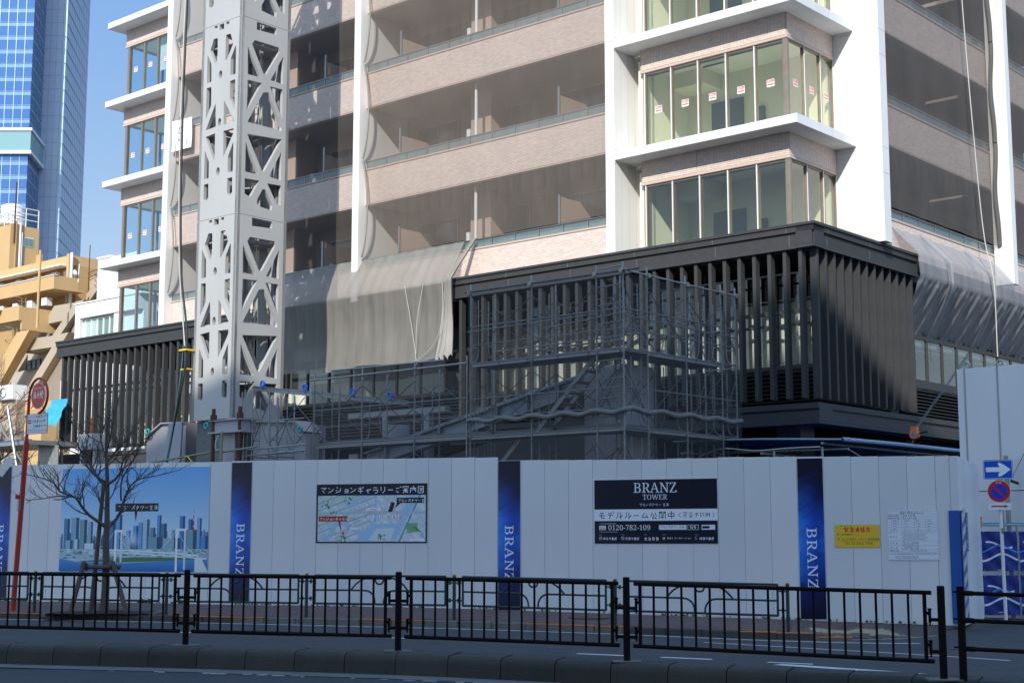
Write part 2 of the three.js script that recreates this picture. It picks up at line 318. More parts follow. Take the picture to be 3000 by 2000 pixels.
function groundSheet(x0, x1, z0, z1, y) {
  const xs = [x0, -25, -12, -1, 4, 9, 14, 25, x1].filter((x) => x >= x0 && x <= x1);
  return grid(xs.length - 1, 1, (u, v) => { const x = xs[Math.round(u * (xs.length - 1))]; return [x, y + G(x), z1 + (z0 - z1) * v]; });
}
struct('ground', groundSheet(-900, 900, -1500, 300, -0.012), M.farAsphalt);
struct('road', groundSheet(-60, 60, -30.4, -16.4, -0.004), M.asphalt);
struct('near_road', groundSheet(-60, 60, -16.9, 16, 0), M.asphalt);
struct('side_street', grid(1, 1, (u, v) => { const x = 6 + 30 * u, z = -22 - 60 * v; return [x + 10 * v, G(x) - 0.002, z]; }), M.asphalt);

// far kerb: single stones, some with orange paint on top
const kl = walk(KERB, 0.6);
const kerbThing = new THREE.Group(); kerbThing.name = 'kerb'; kerbThing.userData = { kind: 'structure' }; scene.add(kerbThing);
const orangeAt = [[-11, -7.85], [-6.3, -4.65], [-2.9, -1.3], [0.42, 1.95], [3.6, 5.45]];
kl.forEach((p, i) => {
  if (!i) return;
  const q = kl[i - 1], d = p.clone().sub(q), L = d.length(), x = (p.x + q.x) / 2, drop = x > 4.55 ? Math.max(0.012, 0.105 - (x - 4.55) * 0.1) : 0.105, h = drop;
  const k = new THREE.Mesh(CB(-L / 2 + 0.004, L / 2 - 0.004, -0.12, h, -0.15, 0, Math.min(0.012, h * 0.3)), (x > 1.9 && x < 5) || (x < -4.7) ? M.kerbDark : M.kerb);
  uvMetric(k.geometry); k.position.set(x, G(x), (p.z + q.z) / 2); k.rotation.y = Math.atan2(-d.z, d.x); k.name = 'kerb_stone'; kerbThing.add(shade(k));
  if (orangeAt.some(([a, b]) => x > a && x < b)) {
    const o = shade(new THREE.Mesh(CB(-L / 2 + 0.004, L / 2 - 0.004, h - 0.02, h + 0.003, -0.1, 0.004, 0.008), M.orange)); uvMetric(o.geometry); o.name = 'orange_paint'; k.add(o);
  }
});

// the hoarding's line in plan: straight, with a slight bend, half a metre per panel
const BEND = 10.482, HB = [-1, 30.045], TA = 0.304, TBn = 0.359;
function hp(i) { const s = (i - BEND) * 0.5, t = s < 0 ? TA : TBn; return V3(HB[0] + s * Math.cos(t), 0, -(HB[1] - s * Math.sin(t))); }
const hturn = (i) => -(i < BEND ? TA : TBn);           // rotation that turns +x along the hoarding
const HC = hp(29.8), HE = V3(9.38, 0, -29.72);          // its corner and the end of its return
const SW = 0.128;                                         // pavement height at the hoarding

// pavement: a bed, then pavers laid on it
const bedPts = walk(KERB, 0.6);
struct('sidewalk', grid(bedPts.length - 1, 6, (u, v) => {
  const a = bedPts[Math.round(u * (bedPts.length - 1))].clone(), x = a.x;
  let far;
  if (x < 5.5) { const i = BEND + (x - HB[0]) / 0.5 / (x < -1 ? Math.cos(TA) : Math.cos(TBn)); far = hp(Math.min(i + (v * 1.2), 29.9)); }
  else far = HC.clone().lerp(HE, Math.min(1.2, Math.max(0, (x - 5.5) / 3.8)));
  const q = a.lerp(far, v * 1.02), h = x > 4.55 ? Math.max(0.01, 0.1 - (x - 4.55) * 0.1) : 0.1;
  return [q.x, (h + (SW - h) * v) + G(q.x) - 0.018, q.z];
}), M.paverJoint);
{
  const one = CB(-0.0475, 0.0475, -0.02, 0, -0.148, 0.148, 0.004), inst = [], singles = [];
  const surf = (x, z) => { const k = interp(KERB, x), t = Math.max(0, Math.min(1, (-z - k) / 3.4)), h = x > 4.55 ? Math.max(0.012, 0.1 - (x - 4.55) * 0.1) : 0.1; return h + (SW - h) * t + G(x); };
  for (let r = 0; r < 22; r++) for (let c = -150; c < 110; c++) {
    const x0 = c * 0.1 + 0.6, s = r * 0.3;
    const dir = V3(Math.cos(TBn), 0, Math.sin(TBn)), nrm = V3(-Math.sin(TBn) * -1, 0, -Math.cos(TBn));
    const p = V3(3, 0, -24.3).addScaledVector(dir, x0 - 3 + (r % 2) * 0.05).addScaledVector(V3(Math.sin(TBn), 0, -Math.cos(TBn)), s - 0.9);
    const ib = BEND + (p.x - HB[0]) / 0.5 / (p.x < -1 ? Math.cos(TA) : Math.cos(TBn)), hz = p.x < HC.x ? -hp(ib).z : interp([[HC.x, -HC.z], [HE.x, -HE.z], [10, 31]], p.x);
    const kz = interp(KERB, p.x);
    if (p.x > 9 || p.x < -12.5 || -p.z < kz + 0.28 || -p.z > hz - 0.16) continue;
    const tan = p.x > 5.0 && Math.abs(-p.z - (24.75 + (p.x - 5.2) * 0.25) - 0.35) < 0.28 + (p.x > 5.9 ? 0.25 : 0) + ((r % 2) ? 0.12 : 0) && p.x < 8.2;
    (p.x > 4.4 && singles.length < 285 && -p.z < kz + 2.9 ? singles : inst).push([p, tan, surf(p.x, p.z), hash(r, c, 2)]);
  }
  const pav = new THREE.Group(); pav.name = 'paving'; pav.userData.kind = 'structure'; scene.add(pav);
  uvMetric(one);
  const mats = [M.paver, mat(0.135, 0.082, 0.074, 0.85, 0, { map: T_concrete }), mat(0.19, 0.118, 0.1, 0.85, 0, { map: T_concrete })];
  for (const [p, tan, y, h] of singles) { const m = shade(new THREE.Mesh(one, tan ? M.paverTan : mats[Math.floor(h * 3)])); m.name = 'paver'; m.position.set(p.x, y, p.z); m.rotation.y = -TBn; pav.add(m); }
  for (const kind of [false, true]) {
    const list = inst.filter((i) => i[1] === kind); if (!list.length) continue;
    const im = shade(new THREE.InstancedMesh(one, kind ? M.paverTan : M.paver, list.length)), mm = new THREE.Matrix4(), qq = new THREE.Quaternion().setFromAxisAngle(UPV, -TBn);
    list.forEach(([p, , y, h], i) => { im.setMatrixAt(i, mm.compose(V3(p.x, y, p.z), qq, V3(1, 1, 1))); im.setColorAt(i, new THREE.Color().setRGB(0.82 + 0.3 * h, 0.82 + 0.3 * h, 0.84 + 0.28 * h)); });
    im.name = kind ? 'tan_pavers' : 'pavers'; im.userData.kind = 'stuff'; pav.add(im);
  }
}
// a covered manhole in the pavement
{
  const p = V3(1.38, SW - 0.005 + G(1.38), -26.9), t = thing('manhole_cover', 'rusty round manhole cover set in the red brick pavement', 'manhole cover', [p.x, p.y, p.z]);
  part('rim', new THREE.CylinderGeometry(0.37, 0.37, 0.03, 32).translate(p.x, p.y, p.z), M.kerbDark, t);
  part('lid', [new THREE.CylinderGeometry(0.33, 0.33, 0.036, 32).translate(p.x, p.y, p.z)], mat(0.17, 0.065, 0.04, 0.8, 0.2, { map: T_rust }), t);
}

// painted lines on the far road
function stripe(name, pts, w, y = 0.002) { return struct(name, strip(walk(pts, 0.5), -w / 2, w / 2, y), M.linePaint); }
stripe('edge_line', [[-16, 29.55], [-7.52, 27.2], [-4.55, 26.32], [-1.27, 25.2], [1.43, 24.42], [3.74, 23.4], [5.41, 23.1], [7.06, 23.38], [7.6, 23.4]], 0.13);
stripe('lane_line', [[-6.22, 24.19], [-3.5, 23.2], [-0.35, 22.08]], 0.15);
stripe('lane_dash', [[0.86, 19.86], [1.5, 19.64]], 0.15);
stripe('lane_dash', [[1.93, 19.47], [2.56, 19.25]], 0.15);
stripe('lane_dash', [[3.22, 18.95], [3.75, 18.75]], 0.13);
stripe('centre_line', [[3.28, 18.6], [4.4, 17.8], [5.47, 16.95]], 0.24, 0.003);
stripe('lane_line', [[2.9, 22.63], [5.83, 20.6], [6.6, 19.92]], 0.1);
struct('stop_line', grid(1, 1, (u, v) => { const a = V3(7.15, 0, -23.45).lerp(V3(10.4, 0, -28.9), v), b = V3(7.62, 0, -23.2).lerp(V3(11.0, 0, -28.6), v), q = a.lerp(b, u); return [q.x, 0.003 + G(q.x), q.z]; }), M.linePaint);

// the median between the carriageways: rounded concrete blocks
{
  const med = new THREE.Group(); med.name = 'median'; med.userData.kind = 'structure'; scene.add(med);
  const ml = walk(MEDIAN, 0.6), prof = new THREE.Shape();
  prof.moveTo(0, -0.1); prof.lineTo(0.012, 0.14); prof.quadraticCurveTo(0.02, 0.215, 0.1, 0.225); prof.lineTo(0.42, 0.235); prof.lineTo(0.46, 0.22); prof.lineTo(0.46, -0.1); prof.closePath();
  const geo = new THREE.ExtrudeGeometry(prof, { depth: 0.586, bevelEnabled: true, bevelThickness: 0.004, bevelSize: 0.004, bevelSegments: 1, curveSegments: 6 }).translate(0, 0, -0.293).rotateY(Math.PI / 2);
  uvMetric(geo);
  const tones = [M.grimy, mat(0.074, 0.068, 0.06, 0.93, 0, { map: T_grime, bumpMap: T_grime, bumpScale: 0.006 }), mat(0.095, 0.088, 0.075, 0.93, 0, { map: T_grime, bumpMap: T_grime, bumpScale: 0.006 })];
  ml.forEach((p, i) => {
    if (!i) return;
    const q = ml[i - 1], d = p.clone().sub(q), x = (p.x + q.x) / 2, m = shade(new THREE.Mesh(geo, tones[Math.floor(rnd() * 3)]));
    m.position.set(x, G(x) + rr(-0.003, 0.003), (p.z + q.z) / 2); m.rotation.y = Math.atan2(-d.z, d.x); m.name = 'kerb_block'; med.add(m);
  });
  struct('gutter', strip(ml, -0.42, 0.0, 0.006), M.gutter);
  // worn white edge line along the gutter: what is left of the paint
  const bits = [];
  for (let i = 0; i < 150; i++) { const s = rnd() * (ml.length - 2), p = ml[Math.floor(s)].clone().lerp(ml[Math.floor(s) + 1], s % 1), w = rr(0.01, 0.05), l = rr(0.02, 0.16), o = rr(0.44, 0.56); if (p.x < -3.4 && rnd() < 0.7) continue; bits.push(new THREE.BoxGeometry(l, 0.002, w).rotateY(-0.3).translate(p.x, 0.004 + G(p.x), p.z + o)); }
  const wl = struct('worn_line', bits, M.linePaint); wl.userData.kind = 'stuff'; meta(wl, 'flaked white road paint along the median gutter', 'road paint');
}

// ---------------------------------------------------------------- the fence on the median
const POSTS = [[-6.4, 18.22], [-3.787, 17.4], [-1.257, 16.55], [1.195, 15.62], [4.04, 14.08]];
const mtop = (x) => 0.232 + G(x), FH = 0.868;
function fencePost(x, d, label) {
  const t = thing('fence_post', label, 'fence post', [x, mtop(x), -d], 'dark brown posts of the fence on the median'), y = mtop(x);
  part('pole', [T([x, y, -d], [x, y + FH - 0.012, -d], 0.036, 16), T([x, y + FH - 0.012, -d], [x, y + FH, -d], 0.036, 16, 0.028)], M.fence, t);
  part('base_plate', CB(x - 0.15, x + 0.15, y - 0.004, y + 0.012, -d - 0.12, -d + 0.12, 0.003), M.gutter, t);
}
const pl = ['dark brown fence post on the median nearest the bare street tree', 'dark brown fence post in front of the blue map board', 'dark brown fence post in front of the large navy model room board', 'dark brown fence post ending the barred fence, before the gap'];
POSTS.forEach(([x, d], i) => { if (i) fencePost(x, d, pl[i - 1]); });
const fl = ['barred fence panel in front of the bare tree and skyline poster', 'barred fence panel spanning from skyline poster to map board', 'barred fence panel spanning from map board to model room board', 'long barred fence panel in front of the yellow notice board'];
for (let k = 0; k < 4; k++) {
  const [x0, d0] = POSTS[k], [x1, d1] = POSTS[k + 1], A = V3(x0, mtop(x0), -d0), Bq = V3(x1, mtop(x1), -d1), L = A.distanceTo(Bq);
  const at = (s, h) => { const p = A.clone().lerp(Bq, s / L); p.y += h; return p; };
  const t = thing('barred_fence', fl[k], 'fence', at(L / 2, 0).toArray(), 'barred panels of the fence on the median');
  const bars = k === 3 ? 18 : 15, e = 0.155;
  part('top_rail', [T(at(0.09, 0.8), at(L - 0.09, 0.8), 0.021, 10)], M.fence, t);
  part('bottom_rail', [T(at(0.08, 0.165), at(L - 0.08, 0.165), 0.021, 10)], M.fence, t);
  for (const s of [e, L - e]) part('stile', T(at(s, 0.18), at(s, 0.79), 0.019, 9), M.fence, t);
  for (let i = 1; i <= bars; i++) { const s = e + (L - 2 * e) * i / (bars + 1); part('bar', T(at(s, 0.18), at(s, 0.79), 0.0125, 8), M.fence, t); }
  for (const [s, dir] of [[e, -1], [L - e, 1]]) for (const h of [0.61, 0.315]) {
    const p = at(s + dir * 0.045, h), q = at(s + dir * 0.09, h - 0.06);
    part('hinge', [T(at(s, h), p, 0.017, 6), T(p.clone().setY(p.y + 0.035), p.clone().setY(p.y - 0.085), 0.015, 8), T(p.clone().setY(p.y + 0.045), p.clone().setY(p.y + 0.03), 0.021, 8), T(p.clone().setY(p.y - 0.11), p.clone().setY(p.y - 0.085), 0.009, 6), T(p.clone().setY(p.y - 0.06), at(s + dir * 0.155, h - 0.06), 0.017, 6)], M.fence, t);
  }
}
{ // the three-rail fence beyond the gap
  const A = V3(4.2, mtop(4.2), -14.0), E = V3(6.4, mtop(6.4), -12.75), t = thing('rail_fence', 'three-rail dark brown fence beginning after the gap', 'fence', A.toArray());
  const at = (s, h) => { const p = A.clone().lerp(E, s); p.y += h; return p; };
  part('post', [T(A, at(0, FH - 0.005), 0.036, 16), T(at(0, FH - 0.005), at(0, FH), 0.036, 16, 0.03)], M.fence, t);
  part('post', T(E, at(1, FH), 0.036, 16), M.fence, t);
  for (const h of [0.805, 0.555, 0.295]) {
    part('rail', [T(at(0.01, h), at(1, h - 0.005), 0.02, 10), T(at(0.012, h), at(0.045, h), 0.025, 10)], M.fence, t);
    part('bolt', [T(at(-0.03, h + 0.01), at(0.0, h + 0.01), 0.009, 6)], M.fence, t);
    part('bolt', new THREE.SphereGeometry(0.012, 8, 6).translate(at(0.033, h).x, at(0.033, h).y, at(0.033, h).z + 0.024), M.fence, t);
  }
}

// ---------------------------------------------------------------- green guard rail along the far kerb
{
  const xs = [-11.65, -8.99, -6.33, -3.66, -1.0, 1.72, 4.42], pts = xs.map((x) => { const d = interp(KERB, x) + 0.26; return V3(x, 0.108 + G(x), -d); });
  const where = ['before the red hydrant pole', 'beside the red hydrant pole', 'between the street tree and the first blue banner', 'in front of the white panels before the map board', 'in front of the map board', 'in front of the model room board', 'where the orange kerb dips'];
  pts.forEach((p, i) => {
    const t = thing('guard_post', 'dark green guard rail post ' + where[i], 'guard rail post', p.toArray(), 'green guard rail posts on the kerb');
    part('pole', T([p.x, p.y - 0.02, p.z], [p.x, p.y + 0.755, p.z], 0.03, 12), M.green, t);
    part('reflector_cap', T([p.x, p.y + 0.755, p.z], [p.x, p.y + 0.775, p.z], 0.031, 12), M.yellow, t);
  });
  const w2 = ['nearest the hydrant pole', 'around the foot of the street tree', 'in front of the first whole blue banner', 'below the map board', 'in front of the second whole blue banner', 'below the model room board'];
  for (let i = 0; i < 6; i++) {
    const A = pts[i], E = pts[i + 1], L = A.distanceTo(E), at = (s, h) => { const p = A.clone().lerp(E, s); p.y += h; return p; };
    const t = thing('guard_rail', 'green tubular guard rail with arches ' + w2[i], 'guard rail', at(0.5, 0).toArray(), 'green guard rails along the kerb'), a = 0.16 / L, r = 0.017;
    part('top_rail', T(at(a, 0.735), at(1 - a, 0.735), 0.02, 8), M.green, t);
    part('bottom_rail', T(at(a, 0.245), at(1 - a, 0.245), 0.02, 8), M.green, t);
    for (const s of [a, 1 - a]) part('stile', T(at(s, 0.235), at(s, 0.745), 0.02, 8), M.green, t);
    part('middle_rail', [T(at(a, 0.48), at(0.4, 0.48), r, 7), curve([at(0.4, 0.48), at(0.43, 0.465), at(0.455, 0.41), at(0.468, 0.33), at(0.47, 0.25)], r, 14)], M.green, t);
    part('middle_rail', [T(at(0.6, 0.48), at(1 - a, 0.48), r, 7), curve([at(0.6, 0.48), at(0.57, 0.465), at(0.545, 0.41), at(0.532, 0.33), at(0.53, 0.25)], r, 14)], M.green, t);
    part('arch', [curve([at(0.305, 0.48), at(0.345, 0.6), at(0.39, 0.675), at(0.43, 0.708), at(0.463, 0.7), at(0.473, 0.655), at(0.48, 0.61), at(0.5, 0.592), at(0.52, 0.61), at(0.527, 0.655), at(0.537, 0.7), at(0.57, 0.708), at(0.61, 0.675), at(0.655, 0.6), at(0.695, 0.48)], r, 50)], M.green, t);
    for (const s of [0, 1]) for (const h of [0.63, 0.33]) part('bracket', [T(at(s, h), at(s + (s ? -a : a), h), 0.013, 6), T(at(s + (s ? -0.5 : 0.5) * a, h - 0.035), at(s + (s ? -0.5 : 0.5) * a, h + 0.035), 0.02, 8)], M.green, t);
  }
}

// ---------------------------------------------------------------- the white hoarding and what hangs on it
const hTop = (i) => i < 0 ? 3.0 : i < 12 ? 3.012 : i < 13 ? 2.95 : i < 19 ? 2.955 : i < 21 ? 2.975 : 2.995;
const hoarding = thing('site_hoarding', 'long white steel hoarding of tall panels around the building site', 'hoarding', [hp(0).x, SW, hp(0).z]);
{
  const hT = [M.hoard, mat(0.71, 0.725, 0.755, 0.36, 0, { map: T_dirt }), mat(0.765, 0.77, 0.785, 0.4, 0, { map: T_dirt })];
  const geos = {};
  const panelGeo = (w, h) => geos[w + '_' + h] ||= uvMetric(merged(CB(-w / 2, w / 2, 0, h, -0.03, 0, 0.0035)));
  const put = (p, q, h, m) => {
    const d = q.clone().sub(p), L = d.length(), g = panelGeo(+(L - 0.006).toFixed(3), h), x = (p.x + q.x) / 2, o = shade(new THREE.Mesh(g, m));
    o.name = 'panel'; o.position.set(x - hoarding.off.x, SW + G(x) - 0.02 - hoarding.off.y, (p.z + q.z) / 2 - hoarding.off.z); o.rotation.y = Math.atan2(-d.z, d.x); hoarding.add(o);
  };
  for (let i = -16; i < 29; i++) { const h = hTop(i); put(hp(i), hp(i + 1), h + 0.02, hT[Math.floor(rnd() * 3)]); }
  put(hp(29), hp(29.5), 3.015, M.hoard); put(hp(29.5), HC, 3.015, hT[1]);
  for (let k = 0; k < 6; k++) put(HC.clone().lerp(HE, k / 6), HC.clone().lerp(HE, (k + 1) / 6), 3.02, hT[k % 3]);
  const back = [];
  for (let i = -16; i < 29; i++) for (const h of [0.3, 1.5, 2.75]) back.push(T(hp(i).add(V3(0, SW + G(hp(i).x) + h, -0.09)), hp(i + 1).add(V3(0, SW + G(hp(i + 1).x) + h, -0.09)), 0.024, 6));
  part('back_rails', back, M.galv, hoarding);
  // weeds and grit where panels meet the pavement
  const weeds = [];
  for (let k = 0; k < 420; k++) { const i = rr(-12, 29.5); if (Math.sin(i * 1.7) + Math.sin(i * 0.37) < 0.35 && rnd() < 0.8) continue; const p = hp(i), s = rr(0.01, 0.035) * (Math.abs(i + 2) < 0.5 || Math.abs(i + 4) < 0.4 ? 3 : 1); weeds.push(new THREE.TetrahedronGeometry(s, 0).rotateX(rr(0, 3)).rotateY(rr(0, 3)).translate(p.x, SW + G(p.x) + s * 0.4, p.z + rr(0.0, 0.05))); }
  const w = struct('weeds', weeds, M.leaf); w.userData.kind = 'stuff'; meta(w, 'small weeds and moss along the foot of the white hoarding', 'weeds');
}
// a sheet fixed on the hoarding between panel numbers i0 and i1
function onHoarding(name, label, category, i0, i1, y0, y1, material, proud = 0.007, group) {
  const a = hp(i0), b = hp(i1), c = a.clone().lerp(b, 0.5), L = a.distanceTo(b), n = V3(-Math.sin(-hturn((i0 + i1) / 2)) * 1, 0, Math.cos(hturn((i0 + i1) / 2))), turn = hturn((i0 + i1) / 2);
  const nrm = V3(Math.sin(turn), 0, Math.cos(turn));
  const o = new THREE.Group(); o.name = numbered(name); scene.add(o); meta(o, label, category, group);
  o.position.set(c.x, G(c.x) + SW + (y0 + y1) / 2, c.z).addScaledVector(nrm, proud); o.rotation.y = turn; o.off = V3(0, 0, 0);
  const s = shade(new THREE.Mesh(sheetGeo(L, y1 - y0), material)); s.name = 'printed_sheet'; o.add(s);
  o.w = L; o.h = y1 - y0;
  return o;
}
const NAVY = '#0b0e27';
function bannerArt(c, w, h) {
  const g = c.createLinearGradient(0, 0, 0, h);
  g.addColorStop(0, '#0a0c28'); g.addColorStop(0.22, '#0c1440'); g.addColorStop(0.36, '#1248a8'); g.addColorStop(0.52, '#1a72dc'); g.addColorStop(0.66, '#1450b4'); g.addColorStop(0.8, '#0c1c5c'); g.addColorStop(1, '#080a22');
  c.fillStyle = g; c.fillRect(0, 0, w, h);
  // overlapping petals, lighter along one edge
  for (let k = 0; k < 46; k++) {
    const y = h * (0.14 + 0.7 * hash(k, 1, 3)), up = hash(k, 2, 3) < 0.5 ? -1 : 1, len = h * (0.1 + 0.22 * hash(k, 3, 3)), wd = h * (0.015 + 0.04 * hash(k, 4, 3)), mid = 1 - Math.abs(y / h - 0.5) * 2.3;
    const gr = c.createLinearGradient(0, y, w, y + up * len * 0.5), lit = Math.max(0.05, mid) * (0.25 + 0.5 * hash(k, 5, 3));
    gr.addColorStop(0, 'rgba(60,150,245,' + (lit * 0.75).toFixed(2) + ')'); gr.addColorStop(0.55, 'rgba(24,84,200,' + (lit * 0.5).toFixed(2) + ')'); gr.addColorStop(1, 'rgba(6,12,60,0)');
    c.fillStyle = gr; c.beginPath(); c.moveTo(-w * 0.2, y); c.quadraticCurveTo(w * 0.45, y - wd * 2 + up * len * 0.2, w * 1.2, y + up * len * 0.55); c.quadraticCurveTo(w * 0.4, y + wd * 2 + up * len * 0.4, -w * 0.2, y + wd); c.fill();
    c.strokeStyle = 'rgba(4,10,48,0.35)'; c.lineWidth = 1.5; c.beginPath(); c.moveTo(-w * 0.2, y + wd); c.quadraticCurveTo(w * 0.4, y + wd * 2 + up * len * 0.4, w * 1.2, y + up * len * 0.55); c.stroke();
  }
  c.save(); c.translate(w * 0.31, h * 0.432); c.rotate(Math.PI / 2); c.fillStyle = '#e6ecf6'; c.font = Math.round(w * 0.54) + 'px serif'; c.textBaseline = 'alphabetic';
  const word = 'BRANZ', ws = [...word].map((ch) => c.measureText(ch).width), full = ws.reduce((p, q) => p + q, 0), want = h * 0.385; let x = 0;
  c.scale(want / (full * 1.06), 1); [...word].forEach((ch, i) => { c.fillText(ch, x, 0); x += ws[i] * 1.06; }); c.restore();
  c.strokeStyle = '#e6ecf6'; c.lineWidth = w * 0.012; c.beginPath(); c.ellipse(w * 0.285, h * 0.807, w * 0.034, w * 0.026, 0, 0, 7); c.stroke(); c.beginPath(); c.arc(w * 0.285, h * 0.807, w * 0.012, 0, 7); c.stroke();
  jp(c, '東急不動産', w * 0.35, h * 0.796, w * 0.082, '#e6ecf6', 0.13);
}
const bannerMat = canvasMat(320, 1900, bannerArt, 0.35);
const banner = onHoarding('banner', 'tall blue BRANZ banner between the skyline poster and the map board', 'banner', 0.03, 0.97, 0.03, 2.98, bannerMat, 0.005, 'tall blue petal banners on the hoarding');
for (const [i, h, label] of [[12, 0, 'tall blue BRANZ banner between the map board and the model room board'], [24, 0, 'tall blue BRANZ banner between the model room board and the yellow notice'], [-12, 0, 'tall blue banner partly cut off beyond the red hydrant pole']]) {
  const a = hp(i + 0.03), b = hp(i + 0.97), c = a.clone().lerp(b, 0.5), t = hturn(i + 0.5), nb = dup(banner, V3(c.x, G(c.x) + SW + 1.49 - (i === 12 ? 0.02 : 0), c.z).addScaledVector(V3(Math.sin(t), 0, Math.cos(t)), 0.005), t, label);
}
// skyline poster: a printed photograph of a bay, a bridge and towers
function skylineArt(c, w, h) {
  const g = c.createLinearGradient(0, 0, 0, h);
  g.addColorStop(0, '#6fb0ee'); g.addColorStop(0.35, '#9ccaf0'); g.addColorStop(0.6, '#c3ddf2'); g.addColorStop(0.78, '#b8cfe0'); c.fillStyle = g; c.fillRect(0, 0, w, h);
  const base = h * 0.79; let s = 5; const r = () => { s = (s * 1103515245 + 12345) & 0x7fffffff; return s / 0x7fffffff; };
  const tower = (x, wd, top, col, rows = 14, win = 'rgba(235,245,255,0.35)') => {
    const y = h * top, lg = c.createLinearGradient(x, 0, x + wd, 0); lg.addColorStop(0, col); lg.addColorStop(0.62, col); lg.addColorStop(0.63, 'rgba(20,50,90,0.75)'); lg.addColorStop(1, 'rgba(40,80,120,0.8)');
    c.fillStyle = col; c.fillRect(x, y, wd, base - y); c.fillStyle = lg; c.fillRect(x, y, wd, base - y);
    c.fillStyle = win; for (let i = 0; i < rows; i++) c.fillRect(x + wd * 0.06, y + (base - y) * (i + 0.35) / rows, wd * 0.56, Math.max(1, (base - y) / rows * 0.34));
    c.fillStyle = 'rgba(20,60,110,0.25)'; for (let i = 1; i < 5; i++) c.fillRect(x + wd * i / 5, y, 1.2, base - y);
  };
  for (let k = 0; k < 70; k++) tower(r() * w, w * (0.012 + 0.02 * r()), 0.6 + 0.13 * r(), ['#7fb0d6', '#9cc1dc', '#6b9cc6', '#86aebf'][k % 4], 10);
  for (const [x, wd, t, col] of [[0.025, 0.04, 0.49, '#3f74a8'], [0.075, 0.055, 0.48, '#7ba6c6'], [0.135, 0.05, 0.5, '#6b94a4'], [0.19, 0.035, 0.52, '#88b0c8'], [0.32, 0.07, 0.51, '#2e6aa6'], [0.38, 0.045, 0.45, '#5a9ad6'], [0.5, 0.035, 0.56, '#4f96dc'], [0.535, 0.04, 0.53, '#5c9cd8'], [0.565, 0.045, 0.5, '#a9c6dc'], [0.66, 0.028, 0.46, '#4c8cca'], [0.685, 0.04, 0.54, '#3e6e94'], [0.615, 0.035, 0.58, '#5d8ba0'], [0.81, 0.036, 0.47, '#2b78c6'], [0.868, 0.03, 0.5, '#2b6cb6'], [0.925, 0.03, 0.49, '#6ea6d4'], [0.86, 0.065, 0.6, '#6c97a8'], [0.04, 0.05, 0.7, '#8eb6c8'], [0.1, 0.035, 0.69, '#c6dae4'], [0.17, 0.1, 0.73, '#d5e2ea'], [0.42, 0.1, 0.68, '#7ea8c0'], [0.6, 0.1, 0.67, '#6a96ac'], [0.7, 0.12, 0.68, '#86aebe'], [0.95, 0.05, 0.66, '#3c86cc']]) tower(x * w, wd * w, t, col, 18);
  // a red and white mast
  c.fillStyle = '#b8472e'; c.beginPath(); c.moveTo(w * 0.897, h * 0.62); c.lineTo(w * 0.9, h * 0.4); c.lineTo(w * 0.9025, h * 0.4); c.lineTo(w * 0.908, h * 0.62); c.fill(); c.fillStyle = '#e8e4e0'; for (const q of [0.44, 0.5, 0.56]) c.fillRect(w * 0.8985, h * q, w * 0.0065, h * 0.014);
  const gl = c.createRadialGradient(w * 0.5, h * 0.7, 2, w * 0.5, h * 0.7, w * 0.06); gl.addColorStop(0, 'rgba(240,240,255,0.9)'); gl.addColorStop(1, 'rgba(200,220,255,0)'); c.fillStyle = gl; c.fillRect(w * 0.4, h * 0.52, w * 0.2, h * 0.3);
  c.fillStyle = '#a7c3cf'; c.fillRect(0, h * 0.785, w, h * 0.1); for (let k = 0; k < 120; k++) { c.fillStyle = ['#d6e4ea', '#86a8b6', '#5c8494', '#4d7a5e'][k % 4]; c.fillRect(r() * w, h * (0.785 + 0.085 * r()), w * (0.01 + 0.03 * r()), h * 0.012); }
  c.fillStyle = '#4d7a56'; c.beginPath(); c.moveTo(w * 0.1, h * 0.905); c.lineTo(w * 0.5, h * 0.862); c.lineTo(w * 0.95, h * 0.868); c.lineTo(w * 0.95, h * 0.885); c.lineTo(w * 0.4, h * 0.915); c.fill();
  const sea = c.createLinearGradient(0, h * 0.88, 0, h); sea.addColorStop(0, '#4f96d2'); sea.addColorStop(1, '#1f66b4'); c.fillStyle = sea; c.beginPath(); c.moveTo(0, h * 0.875); c.lineTo(w * 0.12, h * 0.91); c.lineTo(w * 0.45, h * 0.92); c.lineTo(w, h * 0.875); c.lineTo(w, h); c.lineTo(0, h); c.fill();
  for (let k = 0; k < 160; k++) { c.fillStyle = 'rgba(190,225,255,' + (0.1 * r()).toFixed(2) + ')'; c.fillRect(r() * w, h * (0.9 + 0.1 * r()), w * 0.05 * r(), 1); }
  // bridge
  c.strokeStyle = '#e8f0f6'; c.lineWidth = h * 0.006;
  const deck = (x) => h * (0.797 + 0.1 * Math.max(0, (x - 0.45)) ** 1.15 + 0.03 * Math.max(0, x - 0.8));
  c.lineWidth = h * 0.012; c.beginPath(); for (let x = 0.33; x <= 1.001; x += 0.02) c.lineTo(w * x, deck(x)); c.stroke();
  c.lineWidth = h * 0.008; c.beginPath(); for (let x = 0.33; x <= 1.001; x += 0.02) c.lineTo(w * x, deck(x) + h * 0.028); c.stroke();
  c.lineWidth = h * 0.003; c.beginPath(); let f = 0; for (let x = 0.33; x <= 1; x += 0.008) { c.lineTo(w * x, deck(x) + (f++ % 2 ? h * 0.028 : 0)); } c.stroke();
